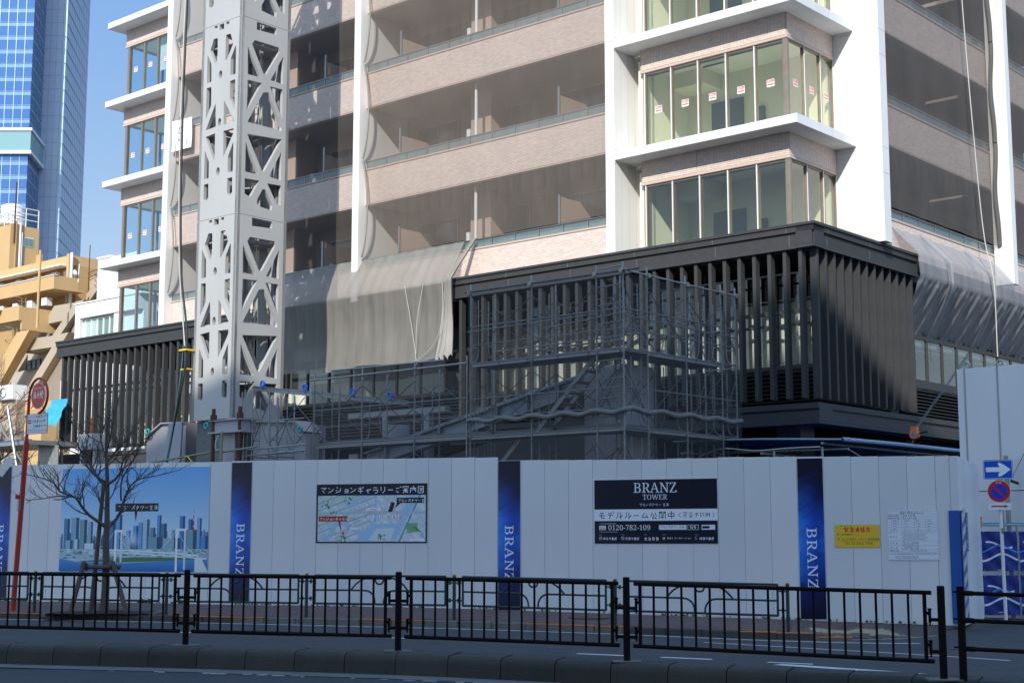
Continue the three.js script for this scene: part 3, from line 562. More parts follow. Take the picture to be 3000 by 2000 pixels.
  for (const [x, t, wd, b] of [[0.375, 0.6, 0.04, 0.93], [0.785, 0.59, 0.055, 1]]) {
    c.fillStyle = '#eef4f8'; c.fillRect(w * x, h * t, w * 0.014, h * (b - t)); c.fillStyle = '#cfdde8'; c.fillRect(w * (x + wd), h * t, w * 0.013, h * (b - t - 0.02)); c.fillStyle = '#eef4f8'; c.fillRect(w * x, h * t, w * (wd + 0.013), h * 0.022);
    c.lineWidth = h * 0.004; c.strokeStyle = 'rgba(240,246,252,0.85)';
    for (const dx of [-0.13, 0.13]) { c.beginPath(); c.moveTo(w * (x + 0.007), h * t); c.quadraticCurveTo(w * (x + dx * 0.45), h * 0.76, w * (x + dx), deck(Math.max(0.33, Math.min(1, x + dx)))); c.stroke(); }
  }
  c.fillStyle = '#dfe8ee'; c.beginPath(); c.moveTo(w * 0.915, h * 0.865); c.lineTo(w * 0.955, h * 0.86); c.lineTo(w, h * 0.99); c.lineTo(w, h); c.lineTo(w * 0.915, h); c.fill();
  c.fillStyle = '#9fb2ba'; c.fillRect(w * 0.94, h * 0.83, w * 0.06, h * 0.03);
  // name tag
  c.fillStyle = '#14131f'; c.fillRect(w * 0.375, h * 0.345, w * 0.29, h * 0.078); c.beginPath(); c.moveTo(w * 0.505, h * 0.42); c.lineTo(w * 0.525, h * 0.42); c.lineTo(w * 0.515, h * 0.525); c.fill();
  jp(c, 'ブランズタワー芝浦', w * 0.39, h * 0.36, h * 0.05, '#dfe4ee', 0.1, 0.99);
}
onHoarding('skyline_poster', 'wide printed photo of a bay bridge and city skyline on the hoarding', 'poster', -8.35, -1.02, 0.66, 2.9, canvasMat(1500, 916, skylineArt, 0.45), 0.008);
// map board
function mapArt(c, w, h) {
  c.fillStyle = '#10122a'; c.fillRect(0, 0, w, h);
  const x0 = w * 0.012, y0 = h * 0.195, W = w * 0.976, H = h * 0.785; c.save(); c.beginPath(); c.rect(x0, y0, W, H); c.clip();
  c.fillStyle = '#cbd8e2'; c.fillRect(x0, y0, W, H);
  const X = (u) => x0 + u * W, Y = (v) => y0 + v * H, line = (pts, col, lw) => { c.strokeStyle = col; c.lineWidth = lw * w; c.beginPath(); pts.forEach(([u, v], i) => i ? c.lineTo(X(u), Y(v)) : c.moveTo(X(u), Y(v))); c.stroke(); };
  const area = (pts, col) => { c.fillStyle = col; c.beginPath(); pts.forEach(([u, v], i) => i ? c.lineTo(X(u), Y(v)) : c.moveTo(X(u), Y(v))); c.fill(); };
  area([[0, 0], [0.42, 0], [0, 0.5]], '#c9d9cf');
  let s = 11; const r = () => { s = (s * 1103515245 + 12345) & 0x7fffffff; return s / 0x7fffffff; };
  for (let k = 0; k < 150; k++) { c.save(); c.translate(X(r()), Y(r())); c.rotate(k % 3 ? -0.55 : 0.4); c.fillStyle = ['#dfe7ee', '#c0ced8', '#d6e0e8'][k % 3]; c.fillRect(0, 0, W * 0.05, H * 0.06); c.restore(); }
  for (let k = -2; k < 9; k++) line([[0.02 + k * 0.1, 0], [0.34 + k * 0.1, 1.1]], '#aebfca', 0.006);
  for (let k = -3; k < 8; k++) line([[0, 0.5 + k * 0.16], [0.55, 0.02 + k * 0.16]], '#a9bbc8', 0.012);
  area([[0.38, 0.82], [0.52, 0.62], [0.74, 0.6], [0.86, 0], [0.95, 0], [0.72, 1], [0.4, 1]], '#a5cbe8'); line([[0.26, 0.2], [0.52, -0.05]], '#a5cbe8', 0.03); line([[0.05, 1.05], [0.2, 0.55], [0.4, 0.8]], '#a5cbe8', 0.035); line([[0.54, 0.05], [0.54, 0.6]], '#a5cbe8', 0.02);
  area([[0.55, 0.72], [0.72, 0.7], [0.68, 0.98], [0.48, 0.97]], '#d3dfe6'); area([[0.82, 0.6], [0.93, 0.6], [0.93, 0.78], [0.83, 0.82]], '#7eb08a');
  line([[0.95, 0], [0.76, 1]], '#5c9c9c', 0.014); line([[0, 0.4], [0.5, 0.36], [1, 0.38]], '#b6c6d0', 0.02);
  c.fillStyle = '#2f7d4c'; for (let k = 0; k < 90; k++) { const b = k % 6, cx = [0.04, 0.12, 0.25, 0.2, 0.56, 0.88][b], cy = [0.13, 0.35, 0.04, 0.85, 0.82, 0.68][b]; c.beginPath(); c.arc(X(cx + 0.07 * r()), Y(cy + 0.14 * r()), w * 0.005 * (0.6 + r()), 0, 7); c.fill(); }
  area([[0.685, 0.14], [0.72, 0.17], [0.695, 0.36], [0.655, 0.36]], '#14132a');
  c.setLineDash([w * 0.004, w * 0.004]); line([[0.27, 0.83], [0.3, 0.65], [0.49, 0.405], [0.64, 0.4]], '#b03a34', 0.005); line([[0.62, 0.36], [0.68, 0]], '#b06a6a', 0.004); line([[0.655, 0.36], [0.72, 0]], '#b06a6a', 0.004); c.setLineDash([]);
  area([[0.225, 0.82], [0.245, 0.79], [0.255, 0.83], [0.235, 0.85]], '#9a2a1e');
  const tag = (u, v, wd, ht, col, edge, str, sz, ink, tail) => { c.fillStyle = col; c.strokeStyle = edge; c.lineWidth = 2; c.fillRect(X(u), Y(v), wd * W, ht * H); c.strokeRect(X(u), Y(v), wd * W, ht * H); if (tail) area(tail, col); jp(c, str, X(u) + W * 0.008, Y(v) + ht * H * 0.18, sz * H, ink, 0.11); };
  tag(0.01, 0.45, 0.27, 0.11, '#a83426', '#a83426', 'マンションギャラリー', 0.075, '#fff', [[0.19, 0.55], [0.215, 0.55], [0.225, 0.8]]);
  tag(0.735, 0.06, 0.25, 0.11, '#14132a', '#14132a', 'ブランズタワー芝浦', 0.078, '#fff', [[0.74, 0.16], [0.78, 0.16], [0.71, 0.29]]);
  tag(0.69, 0.43, 0.085, 0.09, '#f2f4f8', '#c05050', '現在地', 0.07, '#b04040'); tag(0.45, 0.265, 0.14, 0.08, '#f0f2f6', '#b06a6a', '7 (550m)', 0.06, '#705050'); tag(0.57, 0.425, 0.09, 0.065, '#e8eef8', '#6a86c0', '芝浦二丁目', 0.045, '#4a66a0'); tag(0.45, 0.495, 0.085, 0.06, '#e8eef8', '#6a86c0', '芝浦三丁目', 0.042, '#4a66a0'); tag(0.3, 0.68, 0.085, 0.06, '#e8eef8', '#6a86c0', '', 0.04, '#4a66a0');
  text(c, 'SHIBAURA', X(0.285), Y(0.515), h * 0.03, '#333'); text(c, 'HOUSE', X(0.3), Y(0.56), h * 0.03, '#333');
  c.fillStyle = '#eef2f6'; c.fillRect(X(0.855), Y(0.93), W * 0.13, H * 0.05); for (let k = 0; k < 6; k++) { c.fillStyle = '#b03a34'; c.fillRect(X(0.865 + k * 0.012), Y(0.952), 5, 4); }
  c.strokeStyle = '#445'; c.lineWidth = 2; c.beginPath(); c.arc(X(0.97), Y(0.86), w * 0.013, 0, 7); c.moveTo(X(0.97), Y(0.78)); c.lineTo(X(0.97), Y(0.88)); c.stroke();
  c.restore();
  jp(c, 'マンションギャラリーご案内図', w * 0.03, h * 0.035, w * 0.0655, '#eef1f8', 0.1, 1.035);
}
onHoarding('map_board', 'guide map board with navy title strip fixed on the white hoarding', 'sign board', 4.02, 8.95, 1.29, 2.5, canvasMat(1400, 688, mapArt, 0.4), 0.008);
// model room board
function modelArt(c, w, h) {
  c.fillStyle = NAVY; c.fillRect(0, 0, w, h); c.fillStyle = '#e9edf6'; c.fillRect(0, h * 0.465, w, h * 0.182);
  const cen = (s, y, px, sp) => { c.font = px + 'px serif'; const ws = [...s].map((q) => c.measureText(q).width * sp), f = ws.reduce((p, q) => p + q, 0); let x = (w - f) / 2; [...s].forEach((q, i) => { text(c, q, x, y, px, '#e4e9f4'); x += ws[i]; }); };
  cen('BRANZ', h * 0.205, h * 0.215, 0.98); cen('TOWER', h * 0.315, h * 0.108, 1.0);
  jp(c, 'ブランズタワー 芝浦', w * 0.37, h * 0.37, w * 0.026, '#e4e9f4', 0.11);
  jp(c, 'モデルルーム公開中', w * 0.03, h * 0.493, w * 0.067, '#161616', 0.085, 1.06); jp(c, '〈完全予約制〉', w * 0.675, h * 0.51, w * 0.044, '#222', 0.075, 1.03);
  // freephone mark, number, search box
  c.strokeStyle = '#e4e9f4'; c.lineWidth = 4; c.fillStyle = '#e4e9f4'; c.fillRect(w * 0.038, h * 0.72, w * 0.056, h * 0.068); c.fillStyle = NAVY; for (const q of [0.054, 0.078]) { c.beginPath(); c.arc(w * q, h * 0.763, w * 0.0105, 0, 7); c.fill(); } c.fillStyle = '#e4e9f4'; for (const q of [0.054, 0.078]) { c.beginPath(); c.arc(w * q, h * 0.763, w * 0.007, 0, 7); c.fill(); }
  text(c, '0120-782-109', w * 0.112, h * 0.79, h * 0.112, '#eef2fa');
  jp(c, 'お', w * 0.04, h * 0.675, w * 0.011, '#aab', 0.1); for (let k = 0; k < 12; k++) { c.fillStyle = '#b9c0d0'; c.fillRect(w * (0.055 + k * 0.0105), h * 0.682, w * 0.007, h * 0.014); c.fillRect(w * (0.04 + k * 0.0125), h * 0.812, w * 0.008, h * 0.011); }
  c.fillStyle = '#dfe5f0'; c.fillRect(w * 0.53, h * 0.712, w * 0.222, h * 0.076); jp(c, 'ブランズタワー芝浦', w * 0.54, h * 0.722, w * 0.0215, '#333', 0.09);
  c.strokeStyle = '#dfe5f0'; c.lineWidth = 5; c.strokeRect(w * 0.762, h * 0.714, w * 0.085, h * 0.072); jp(c, '検索', w * 0.778, h * 0.722, w * 0.027, '#eef2fa', 0.12);
  c.fillStyle = '#dfe5f0'; c.fillRect(w * 0.872, h * 0.712, w * 0.108, h * 0.076); c.fillStyle = '#11142a'; c.fillRect(w * 0.878, h * 0.732, w * 0.05, h * 0.036); c.beginPath(); c.moveTo(w * 0.928, h * 0.725); c.lineTo(w * 0.938, h * 0.75); c.lineTo(w * 0.928, h * 0.775); c.fill();
  const firms = [['東急不動産', 0.036], ['近鉄不動産', 0.22], ['京急電鉄', 0.408], ['長谷工 コーポレーション', 0.56], ['相鉄不動産', 0.82]];
  firms.forEach(([s, x], i) => {
    c.strokeStyle = '#dfe5f0'; c.lineWidth = 3.5;
    if (i < 2) { c.beginPath(); c.ellipse(w * (x + 0.013), h * 0.918, w * 0.013, h * 0.024, 0, 0, 7); c.stroke(); c.beginPath(); c.arc(w * (x + 0.013), h * 0.918, w * 0.005, 0, 7); c.stroke(); }
    if (i === 3) { c.fillStyle = '#dfe5f0'; c.fillRect(w * x, h * 0.9, 7, h * 0.04); c.fillRect(w * (x + 0.012), h * 0.9, 7, h * 0.04); c.fillRect(w * x, h * 0.92, w * 0.014, 5); }
    if (i === 4) { c.beginPath(); c.moveTo(w * (x + 0.012), h * 0.89); c.quadraticCurveTo(w * (x - 0.012), h * 0.9, w * (x + 0.006), h * 0.92); c.quadraticCurveTo(w * (x + 0.022), h * 0.935, w * (x - 0.002), h * 0.945); c.stroke(); }
    jp(c, s, w * (x + (i === 2 ? 0 : 0.033)), h * 0.9, w * (i === 2 ? 0.028 : i === 3 ? 0.0175 : 0.0235), '#e4e9f4', 0.13, i === 2 ? 1.1 : 1);
    for (let k = 0; k < 3; k++) { c.fillStyle = '#9aa2b8'; c.fillRect(w * (x + k * 0.009), h * 0.858, w * 0.006, h * 0.01); }
  });
}
onHoarding('model_room_board', 'large navy and white board with BRANZ TOWER and a phone number', 'sign board', 16.08, 20.97, 1.345, 2.575, canvasMat(1400, 704, modelArt, 0.35), 0.008);
// yellow emergency contact notice
function yellowArt(c, w, h) {
  c.fillStyle = '#e9bd36'; c.fillRect(0, 0, w, h); c.fillStyle = '#b9e03a'; c.fillRect(w * 0.01, h * 0.015, w * 0.33, h * 0.07); jp(c, '長谷工 コーポレーション', w * 0.13, h * 0.02, h * 0.052, '#222', 0.13, 0.85);
  jp(c, '緊急連絡先', w * 0.21, h * 0.1, h * 0.235, '#d42a1e', 0.135, 1.0);
  c.fillStyle = '#222'; c.beginPath(); c.arc(w * 0.07, h * 0.425, h * 0.03, 0, 7); c.fill(); jp(c, '工事部の急連絡先なら こちらに', w * 0.1, h * 0.39, h * 0.078, '#2a2a2a', 0.11, 0.92);
  c.fillStyle = '#b02a3a'; c.fillRect(w * 0.07, h * 0.58, 8, h * 0.1); c.fillStyle = '#2a4a8a'; c.fillRect(w * 0.095, h * 0.58, 8, h * 0.1); c.fillStyle = '#3a8a5a'; c.fillRect(w * 0.07, h * 0.62, w * 0.03, 6);
  jp(c, '株式会社', w * 0.16, h * 0.61, h * 0.075, '#6a5a20', 0.1); jp(c, '長谷工 ナヴィエ 警備保障部', w * 0.33, h * 0.59, h * 0.105, '#222', 0.11, 0.99);
  c.fillStyle = '#3a3010'; c.fillRect(w * 0.15, h * 0.725, w * 0.8, 3); text(c, 'TEL 03-3452-7308', w * 0.22, h * 0.88, h * 0.155, '#222', 'sans-serif');
  c.fillStyle = '#6a5a2a'; for (const [x, y] of [[0.02, 0.04], [0.98, 0.05], [0.02, 0.95], [0.98, 0.96], [0.5, 0.03], [0.5, 0.97]]) { c.beginPath(); c.arc(w * x, h * y, 4, 0, 7); c.fill(); }
}
onHoarding('emergency_notice', 'yellow emergency contact notice with red heading on the hoarding', 'notice', 25.35, 26.97, 1.335, 1.745, canvasMat(820, 416, yellowArt, 0.45), 0.008);
// building plan notice: a ruled table
function planArt(c, w, h) {
  c.fillStyle = '#dfe4ee'; c.fillRect(0, 0, w, h); c.strokeStyle = '#3a4356'; c.lineWidth = 2.4;
  const L = (x0, y0, x1, y1) => { c.beginPath(); c.moveTo(w * x0, h * y0); c.lineTo(w * x1, h * y1); c.stroke(); };
  c.strokeRect(w * 0.015, h * 0.012, w * 0.97, h * 0.976);
  const rows = [0.067, 0.12, 0.17, 0.225, 0.28, 0.335, 0.39, 0.45, 0.61, 0.7, 0.785, 0.83]; rows.forEach((y) => L(0.015, y, 0.985, y)); for (const y of [0.225, 0.28, 0.335]) { c.clearRect; }
  L(0.29, 0.067, 0.29, 0.83); L(0.09, 0.17, 0.09, 0.39); for (const x of [0.54, 0.755]) L(x, 0.17, x, 0.45);
  const t = (s, x, y, px = 0.034, g = 1) => jp(c, s, w * x, h * y, w * px, '#333b4c', 0.1, g);
  t('建築計画のお知らせ', 0.26, 0.018, 0.046, 1.13); t('建築物の名称', 0.03, 0.08, 0.036); t('芝浦二丁目計画', 0.31, 0.08, 0.036); t('建築地の地名地', 0.025, 0.132, 0.034); t('東京 芝浦二丁目1', 0.31, 0.132, 0.036);
  ['建築物', '建築工', '工先', '目計'].forEach((s, k) => { t(s, 0.12, 0.185 + k * 0.055, 0.032, 1.3); t(['社会 物', '1203', '工 先', '32 1'][k], 0.33, 0.185 + k * 0.055, 0.032); t(['地工', '中 内', '工 地', '高 連'][k], 0.57, 0.185 + k * 0.055, 0.032); t(['4456', '50842', '全工', '108'][k], 0.79, 0.185 + k * 0.055, 0.034); });
  t('設工予 計', 0.05, 0.402, 0.034); t('2018 11 1', 0.31, 0.402, 0.036); t('完全予 計', 0.57, 0.402, 0.032); t('2021 12 27', 0.77, 0.402, 0.032);
  t('建 築 主', 0.05, 0.51, 0.036, 1.2); t('設 計 者', 0.05, 0.64, 0.036, 1.2); t('施 工 者', 0.05, 0.725, 0.036, 1.2); t('計画 年月日', 0.03, 0.792, 0.036); t('平成29年10月4日', 0.45, 0.79, 0.036, 1.2);
  c.fillStyle = '#5a6478'; let s = 3; const r = () => { s = (s * 1103515245 + 12345) & 0x7fffffff; return s / 0x7fffffff; };
  for (let k = 0; k < 9; k++) for (let x = 0.31; x < 0.72 + 0.1 * r(); x += 0.016) if (r() < 0.85) c.fillRect(w * x, h * (0.465 + k * 0.0155), w * 0.011, h * 0.006);
  for (const y of [0.63, 0.655, 0.68, 0.715, 0.738, 0.762]) for (let x = 0.31; x < 0.6; x += 0.022) if (r() < 0.9) c.fillRect(w * x, h * y, w * 0.016, h * 0.011);
  for (const y of [0.85, 0.872, 0.91, 0.935, 0.958]) for (let x = 0.05 + (y > 0.9 ? 0.1 : 0); x < (y > 0.9 ? 0.6 : 0.95); x += 0.02) if (r() < 0.9) c.fillRect(w * x, h * y, w * 0.014, h * 0.009);
}
onHoarding('plan_notice', 'white ruled building plan notice with small text on the hoarding', 'notice', 27.24, 29.05, 1.12, 2.01, canvasMat(900, 886, planArt, 0.45), 0.008);
// blue corner guard with pale slanted stripes, and the street name plate behind it
{
  const t = thing('corner_guard', 'blue corner guard with pale slanted stripes on the hoarding corner', 'corner guard', [HC.x, SW + G(HC.x), HC.z]);
  const f = hp(29.42), dirR = HE.clone().sub(HC).normalize(), y0 = SW + G(HC.x) + 0.02, y1 = y0 + 2.0, r2 = HC.clone().addScaledVector(dirR, 0.62), out = V3(Math.sin(hturn(29)), 0, Math.cos(hturn(29))).multiplyScalar(0.02), out2 = V3(-dirR.z, 0, dirR.x).multiplyScalar(0.02);
  const wall = (p, q, o, y0, y1, th) => { const d = q.clone().sub(p), L = d.length(); return CB(-L / 2, L / 2, y0, y1, -th / 2, th / 2, 0.004).rotateY(Math.atan2(-d.z, d.x)).translate((p.x + q.x) / 2 + o.x, 0, (p.z + q.z) / 2 + o.z); };
  const blue = mat(0.015, 0.1, 0.42, 0.55, 0, { map: T_cloth }), pale = mat(0.55, 0.54, 0.44, 0.6, 0, { map: T_dirt });
  part('cover', [wall(f, HC.clone().add(out), out, y0, y1, 0.02), wall(HC.clone().add(out), r2, out2, y0, y1, 0.02)], blue, t);
  for (let k = 0; k < 7; k++) {
    const ya = y0 + 0.05 + k * 0.285, L = 0.56, s = poly([[0.05, ya], [L, ya + 0.16], [L, ya + 0.31], [0.05, ya + 0.17]], 0, 0.012);
    part('stripe', s.rotateY(Math.atan2(-dirR.z, dirR.x)).translate(HC.x + out2.x * 1.6, 0, HC.z + out2.z * 1.6), pale, t);
  }
  const p = HC.clone().addScaledVector(dirR, 0.8), o = new THREE.Group(); o.name = 'street_name_plate'; scene.add(o); meta(o, 'narrow vertical blue street name plate on the hoarding return', 'street sign');
  o.position.set(p.x, y0 + 1.62, p.z).addScaledVector(out2, 1.2); o.rotation.y = Math.atan2(-dirR.z, dirR.x);
  const art = canvasMat(96, 512, (c, w, h) => { c.fillStyle = '#12306e'; c.fillRect(0, 0, w, h); [...'芝浦二丁目'].forEach((ch, i) => jp(c, ch, w * 0.2, h * (0.12 + i * 0.14), w * 0.6, '#e8eef8', 0.12)); text(c, '9', w * 0.5, h * 0.95, w * 0.6, '#e8eef8', 'sans-serif', 'center'); c.strokeStyle = '#e8eef8'; c.lineWidth = 4; c.beginPath(); c.arc(w * 0.5, h * 0.91, w * 0.36, 0, 7); c.stroke(); });
  const s = shade(new THREE.Mesh(sheetGeo(0.26, 0.72, 0.012), art)); s.name = 'plate'; o.add(s);
}

// ---------------------------------------------------------------- the apartment building under construction
const bld = planThing('apartment_building', 'white and pink tiled apartment building under construction with a black slatted podium', 'building', [0, 0, 0]);
const RAIL = (k) => 10.5 + 3.25 * k, LEDGE = (k) => 12.18 + 3.22 * k;
const TILE_W = 0.15, TILE_H = 0.0465;
const tileGeo = uvMetric(merged(BP(-0.071, 0.071, -0.0205, 0.0205, -0.006, 0.006)));
const tileGeoBay = uvMetric(merged(BP(-0.049, 0.049, -0.0235, 0.0235, -0.006, 0.006)));
let tileMeshes = 0;
// tiles on a band: from p along direction (0: +a on a front face, 1: +b on an end face)
function tiles(parent, side, s0, s1, y0, y1, at, bond = 0.5, bay = false) {
  const W = bay ? 0.105 : TILE_W, H = bay ? 0.0545 : TILE_H, nx = Math.floor((s1 - s0) / W), ny = Math.floor((y1 - y0) / H), ox = (s1 - s0 - nx * W) / 2, oy = (y1 - y0 - ny * H) / 2;
  const list = [], m = new THREE.Matrix4(), q = new THREE.Quaternion().setFromAxisAngle(UPV, side ? Math.PI / 2 : 0);
  for (let j = 0; j < ny; j++) for (let i = 0; i < nx - (bond && j % 2 ? 1 : 0); i++) { const s = s0 + ox + (i + 0.5 + (bond && j % 2 ? bond : 0)) * W, y = y0 + oy + (j + 0.5) * H; list.push(side ? V3(at, y, -s) : V3(s, y, -at)); }
  const im = shade(new THREE.InstancedMesh(bay ? tileGeoBay : tileGeo, M.tile, list.length));
  list.forEach((p, i) => { p.x += side ? 0.0025 : 0; p.z += side ? 0 : 0.0025; im.setMatrixAt(i, m.compose(p, q, V3(1, 1, 1))); const v = 0.9 + 0.17 * rnd(); im.setColorAt(i, new THREE.Color().setRGB(v, v * rr(0.97, 1.02), v * rr(0.96, 1.03))); });
  im.name = 'tiles'; im.userData.kind = 'stuff'; parent.add(im); return im;
}
// white fin walls
part('fin_wall', [BP(-27.32, -27.0, 9.1, 26, 0.3, 3)], M.white, bld);
part('fin_wall', [BP(-16.95, -16.65, 9.1, 26, 0.3, 3)], M.white, bld);
{
  const f = part('fin_wall', [BP(-6.61, -6.3, 8.6, 26, 0.3, 6)], M.white, bld), js = [];
  for (const b of [0.62, 0.95, 1.28]) js.push(BP(-6.3, -6.297, 9.3, 26, b, b + 0.008));
  for (let k = 0; k < 5; k++) js.push(BP(-6.3, -6.2965, RAIL(k) + 1.35, RAIL(k) + 1.36, 0.3, 1.5), BP(-6.61, -6.3, RAIL(k) + 1.35, RAIL(k) + 1.358, 0.297, 0.3), BP(-6.3, -6.2965, RAIL(k) + 1.75, RAIL(k) + 1.76, 0.3, 1.5));
  part('panel_joints', js, M.joint, f);
}
{
  const w = part('end_wall', [BP(-1.3, 0.2, 9.28, 26, 3.42, 3.8)], M.whiteBright, bld), js = [];
  for (let k = 0; k < 5; k++) js.push(BP(-1.0, 0.2, RAIL(k) + 1.32, RAIL(k) + 1.328, 3.417, 3.42), BP(0.2, 0.203, RAIL(k) + 1.32, RAIL(k) + 1.33, 3.42, 3.8), BP(0.2, 0.203, RAIL(k) + 0.62, RAIL(k) + 0.63, 3.42, 3.8));
  part('panel_joints', js, M.joint, w);
}
part('end_fin', [BP(-0.4, 0.2, 9.27, 26, 11.9, 12.2)], M.whiteBright, bld);
part('end_fin', [BP(-0.4, 0.2, 9.27, 26, 20.2, 20.5)], M.whiteBright, bld);

// a run of balconies: parapet with tiles, rail, slab, back wall
function balconies(a0, a1, floors) {
  for (const k of floors) {
    const R = RAIL(k), cap = R - 0.255, bot = k ? R - 1.47 : 9.2;
    const p = part('parapet', [BP(a0, a1, bot, cap - 0.03, 0.62, 0.78)], M.grout, bld);
    tiles(p, 0, a0 + 0.01, a1 - 0.01, bot + 0.03, cap - 0.07, 0.615);
    part('coping', [CB(a0, a1, cap - 0.055, cap, -0.8, -0.592, 0.008), BP(a0, a1, bot - 0.001, bot + 0.03, 0.6, 0.78)], M.trim, p);
    const r = part('balcony_rail', [TP([a0, 0.66, R], [a1, 0.66, R], 0.03, 8)], M.alu, bld), gl = [], po = [];
    const n = Math.round((a1 - a0) / 0.935), st = (a1 - a0) / n;
    for (let i = 0; i <= n; i++) po.push(BP(a0 + i * st - 0.018, a0 + i * st + 0.018, cap, R, 0.64, 0.69));
    part('rail_posts', po, M.alu, r);
    for (let i = 0; i < n; i++) part('glass_panel', BP(a0 + i * st + 0.03, a0 + (i + 1) * st - 0.03, cap + 0.02, R - 0.03, 0.655, 0.665), M.railGlass, r);
    if (k) part('slab', [BP(a0, a1, R - 1.472, R - 1.25, 0.785, 2.55)], M.soffit, bld);
    // back wall of the balcony with sliding windows
    const y0 = R - 1.25, y1 = R + 3.25 - 1.473;
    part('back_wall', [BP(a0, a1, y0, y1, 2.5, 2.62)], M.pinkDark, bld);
    const step = 3.05;
    for (let a = a0 + 0.5; a < a1 - 2; a += step) {
      const w = part('sliding_window', [BP(a, a + 1.9, y0 + 0.05, y1 - 0.4, 2.455, 2.5)], M.mullion, bld);
      part('pane', [BP(a + 0.06, a + 0.92, y0 + 0.1, y1 - 0.46, 2.44, 2.455), BP(a + 0.98, a + 1.84, y0 + 0.1, y1 - 0.46, 2.44, 2.455)], M.winDark, w);
      part('vent_hood', new THREE.SphereGeometry(0.1, 12, 8).scale(1, 1, 0.6).translate(a + 2.35, y1 - 0.3, -2.48), M.pinkDark, bld);
    }
  }
}
balconies(-16.65, -6.61, [0, 1, 2, 3]);
balconies(-27.0, -16.95, [0, 1, 2, 3]);
for (const k of [0, 1, 2, 3]) {
  const y0 = RAIL(k) - 1.25, y1 = RAIL(k) + 1.777;
  part('pipe_shaft', [BP(-13.05, -12.2, y0, y1, 1.75, 2.5)], M.pink, bld);
  part('pipe_shaft', [BP(-22.3, -21.2, y0, y1, 1.5, 2.5)], M.pink, bld);
  part('drain_pipe', [TP([-12.1, 0.95, y0], [-12.1, 0.95, y1], 0.05, 10)], M.whiteBright, bld);
  part('drain_pipe', [TP([-6.85, 0.95, y0], [-6.85, 0.95, y1], 0.05, 10)], M.whiteBright, bld);
  for (const a of [-15.35, -8.75, -24.2, -19.0]) { part('partition_screen', [BP(a - 0.02, a + 0.02, y0 + 0.06, y0 + (k ? 1.95 : 2.15), 0.9, 2.4)], M.pink, bld); part('screen_frame', [BP(a - 0.035, a + 0.035, y0, y0 + 2.2, 0.86, 0.9)], M.alu, bld); }
  part('meter_box', [BP(-12.45, -12.32, y0 + 1.25, y0 + 1.6, 0.9, 1.05)], M.whiteBright, bld);
}
// end facade balconies
for (const [b0, b1] of [[3.8, 11.9], [12.2, 20.2]]) for (const k of [0, 1, 2, 3]) {
  const R = RAIL(k), cap = R - 0.255, bot = k ? R - 1.47 : 9.1, A = -0.4;
  const p = part('parapet', [BP(A - 0.16, A - 0.02, bot, cap - 0.03, b0, b1)], M.grout, bld);
  tiles(p, 1, b0 + 0.01, b1 - 0.01, bot + 0.03, cap - 0.07, A - 0.017);
  part('coping', [BP(A - 0.18, A + 0.008, cap - 0.055, cap, b0, b1), BP(A - 0.16, A, bot - 0.001, bot + 0.03, b0, b1)], M.trim, p);
  const r = part('balcony_rail', [TP([A - 0.06, b0, R], [A - 0.06, b1, R], 0.03, 8)], M.alu, bld), po = [], n = Math.round((b1 - b0) / 0.985), st = (b1 - b0) / n;
  for (let i = 0; i <= n; i++) po.push(BP(A - 0.09, A - 0.04, cap, R, b0 + i * st - 0.018, b0 + i * st + 0.018));
  part('rail_posts', po, M.alu, r);
  for (let i = 0; i < n; i++) part('glass_panel', BP(A - 0.07, A - 0.06, cap + 0.02, R - 0.03, b0 + i * st + 0.03, b0 + (i + 1) * st - 0.03), M.railGlass, r);
  if (k) part('slab', [BP(A - 2.2, A - 0.165, R - 1.472, R - 1.25, b0, b1)], M.soffit, bld);
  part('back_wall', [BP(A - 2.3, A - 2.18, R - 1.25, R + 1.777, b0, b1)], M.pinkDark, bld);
  for (let b = b0 + 1.2; b < b1 - 2; b += 3) { const w = part('sliding_window', [BP(A - 2.18, A - 2.14, R - 1.2, R + 1.4, b, b + 1.9)], M.mullion, bld); part('pane', [BP(A - 2.14, A - 2.125, R - 1.15, R + 1.35, b + 0.05, b + 1.85)], M.winDark, w); }
}
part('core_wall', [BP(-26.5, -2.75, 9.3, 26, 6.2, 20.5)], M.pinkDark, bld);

// warning stickers on the panes
const stickerMat = canvasMat(128, 104, (c, w, h) => { c.fillStyle = '#f4f2ee'; c.fillRect(0, 0, w, h); c.fillStyle = '#d8483c'; c.fillRect(w * 0.06, h * 0.06, w * 0.88, h * 0.34); c.fillRect(w * 0.06, h * 0.62, w * 0.88, h * 0.16); jp(c, '連絡先工', w * 0.1, h * 0.1, w * 0.2, '#fff', 0.13); for (let k = 0; k < 6; k++) { c.fillStyle = '#c05040'; c.fillRect(w * (0.1 + k * 0.13), h * 0.46, w * 0.09, h * 0.06); c.fillRect(w * (0.1 + k * 0.13), h * 0.84, w * 0.09, h * 0.05); } }, 0.6);
function sticker(parent, a, b, y, side) {
  const s = shade(new THREE.Mesh(sheetGeo(0.23, 0.2, 0.003), stickerMat)); s.name = 'warning_sticker'; s.position.set(a, y, -b); s.rotation.y = side ? Math.PI / 2 : 0; parent.add(s);
}
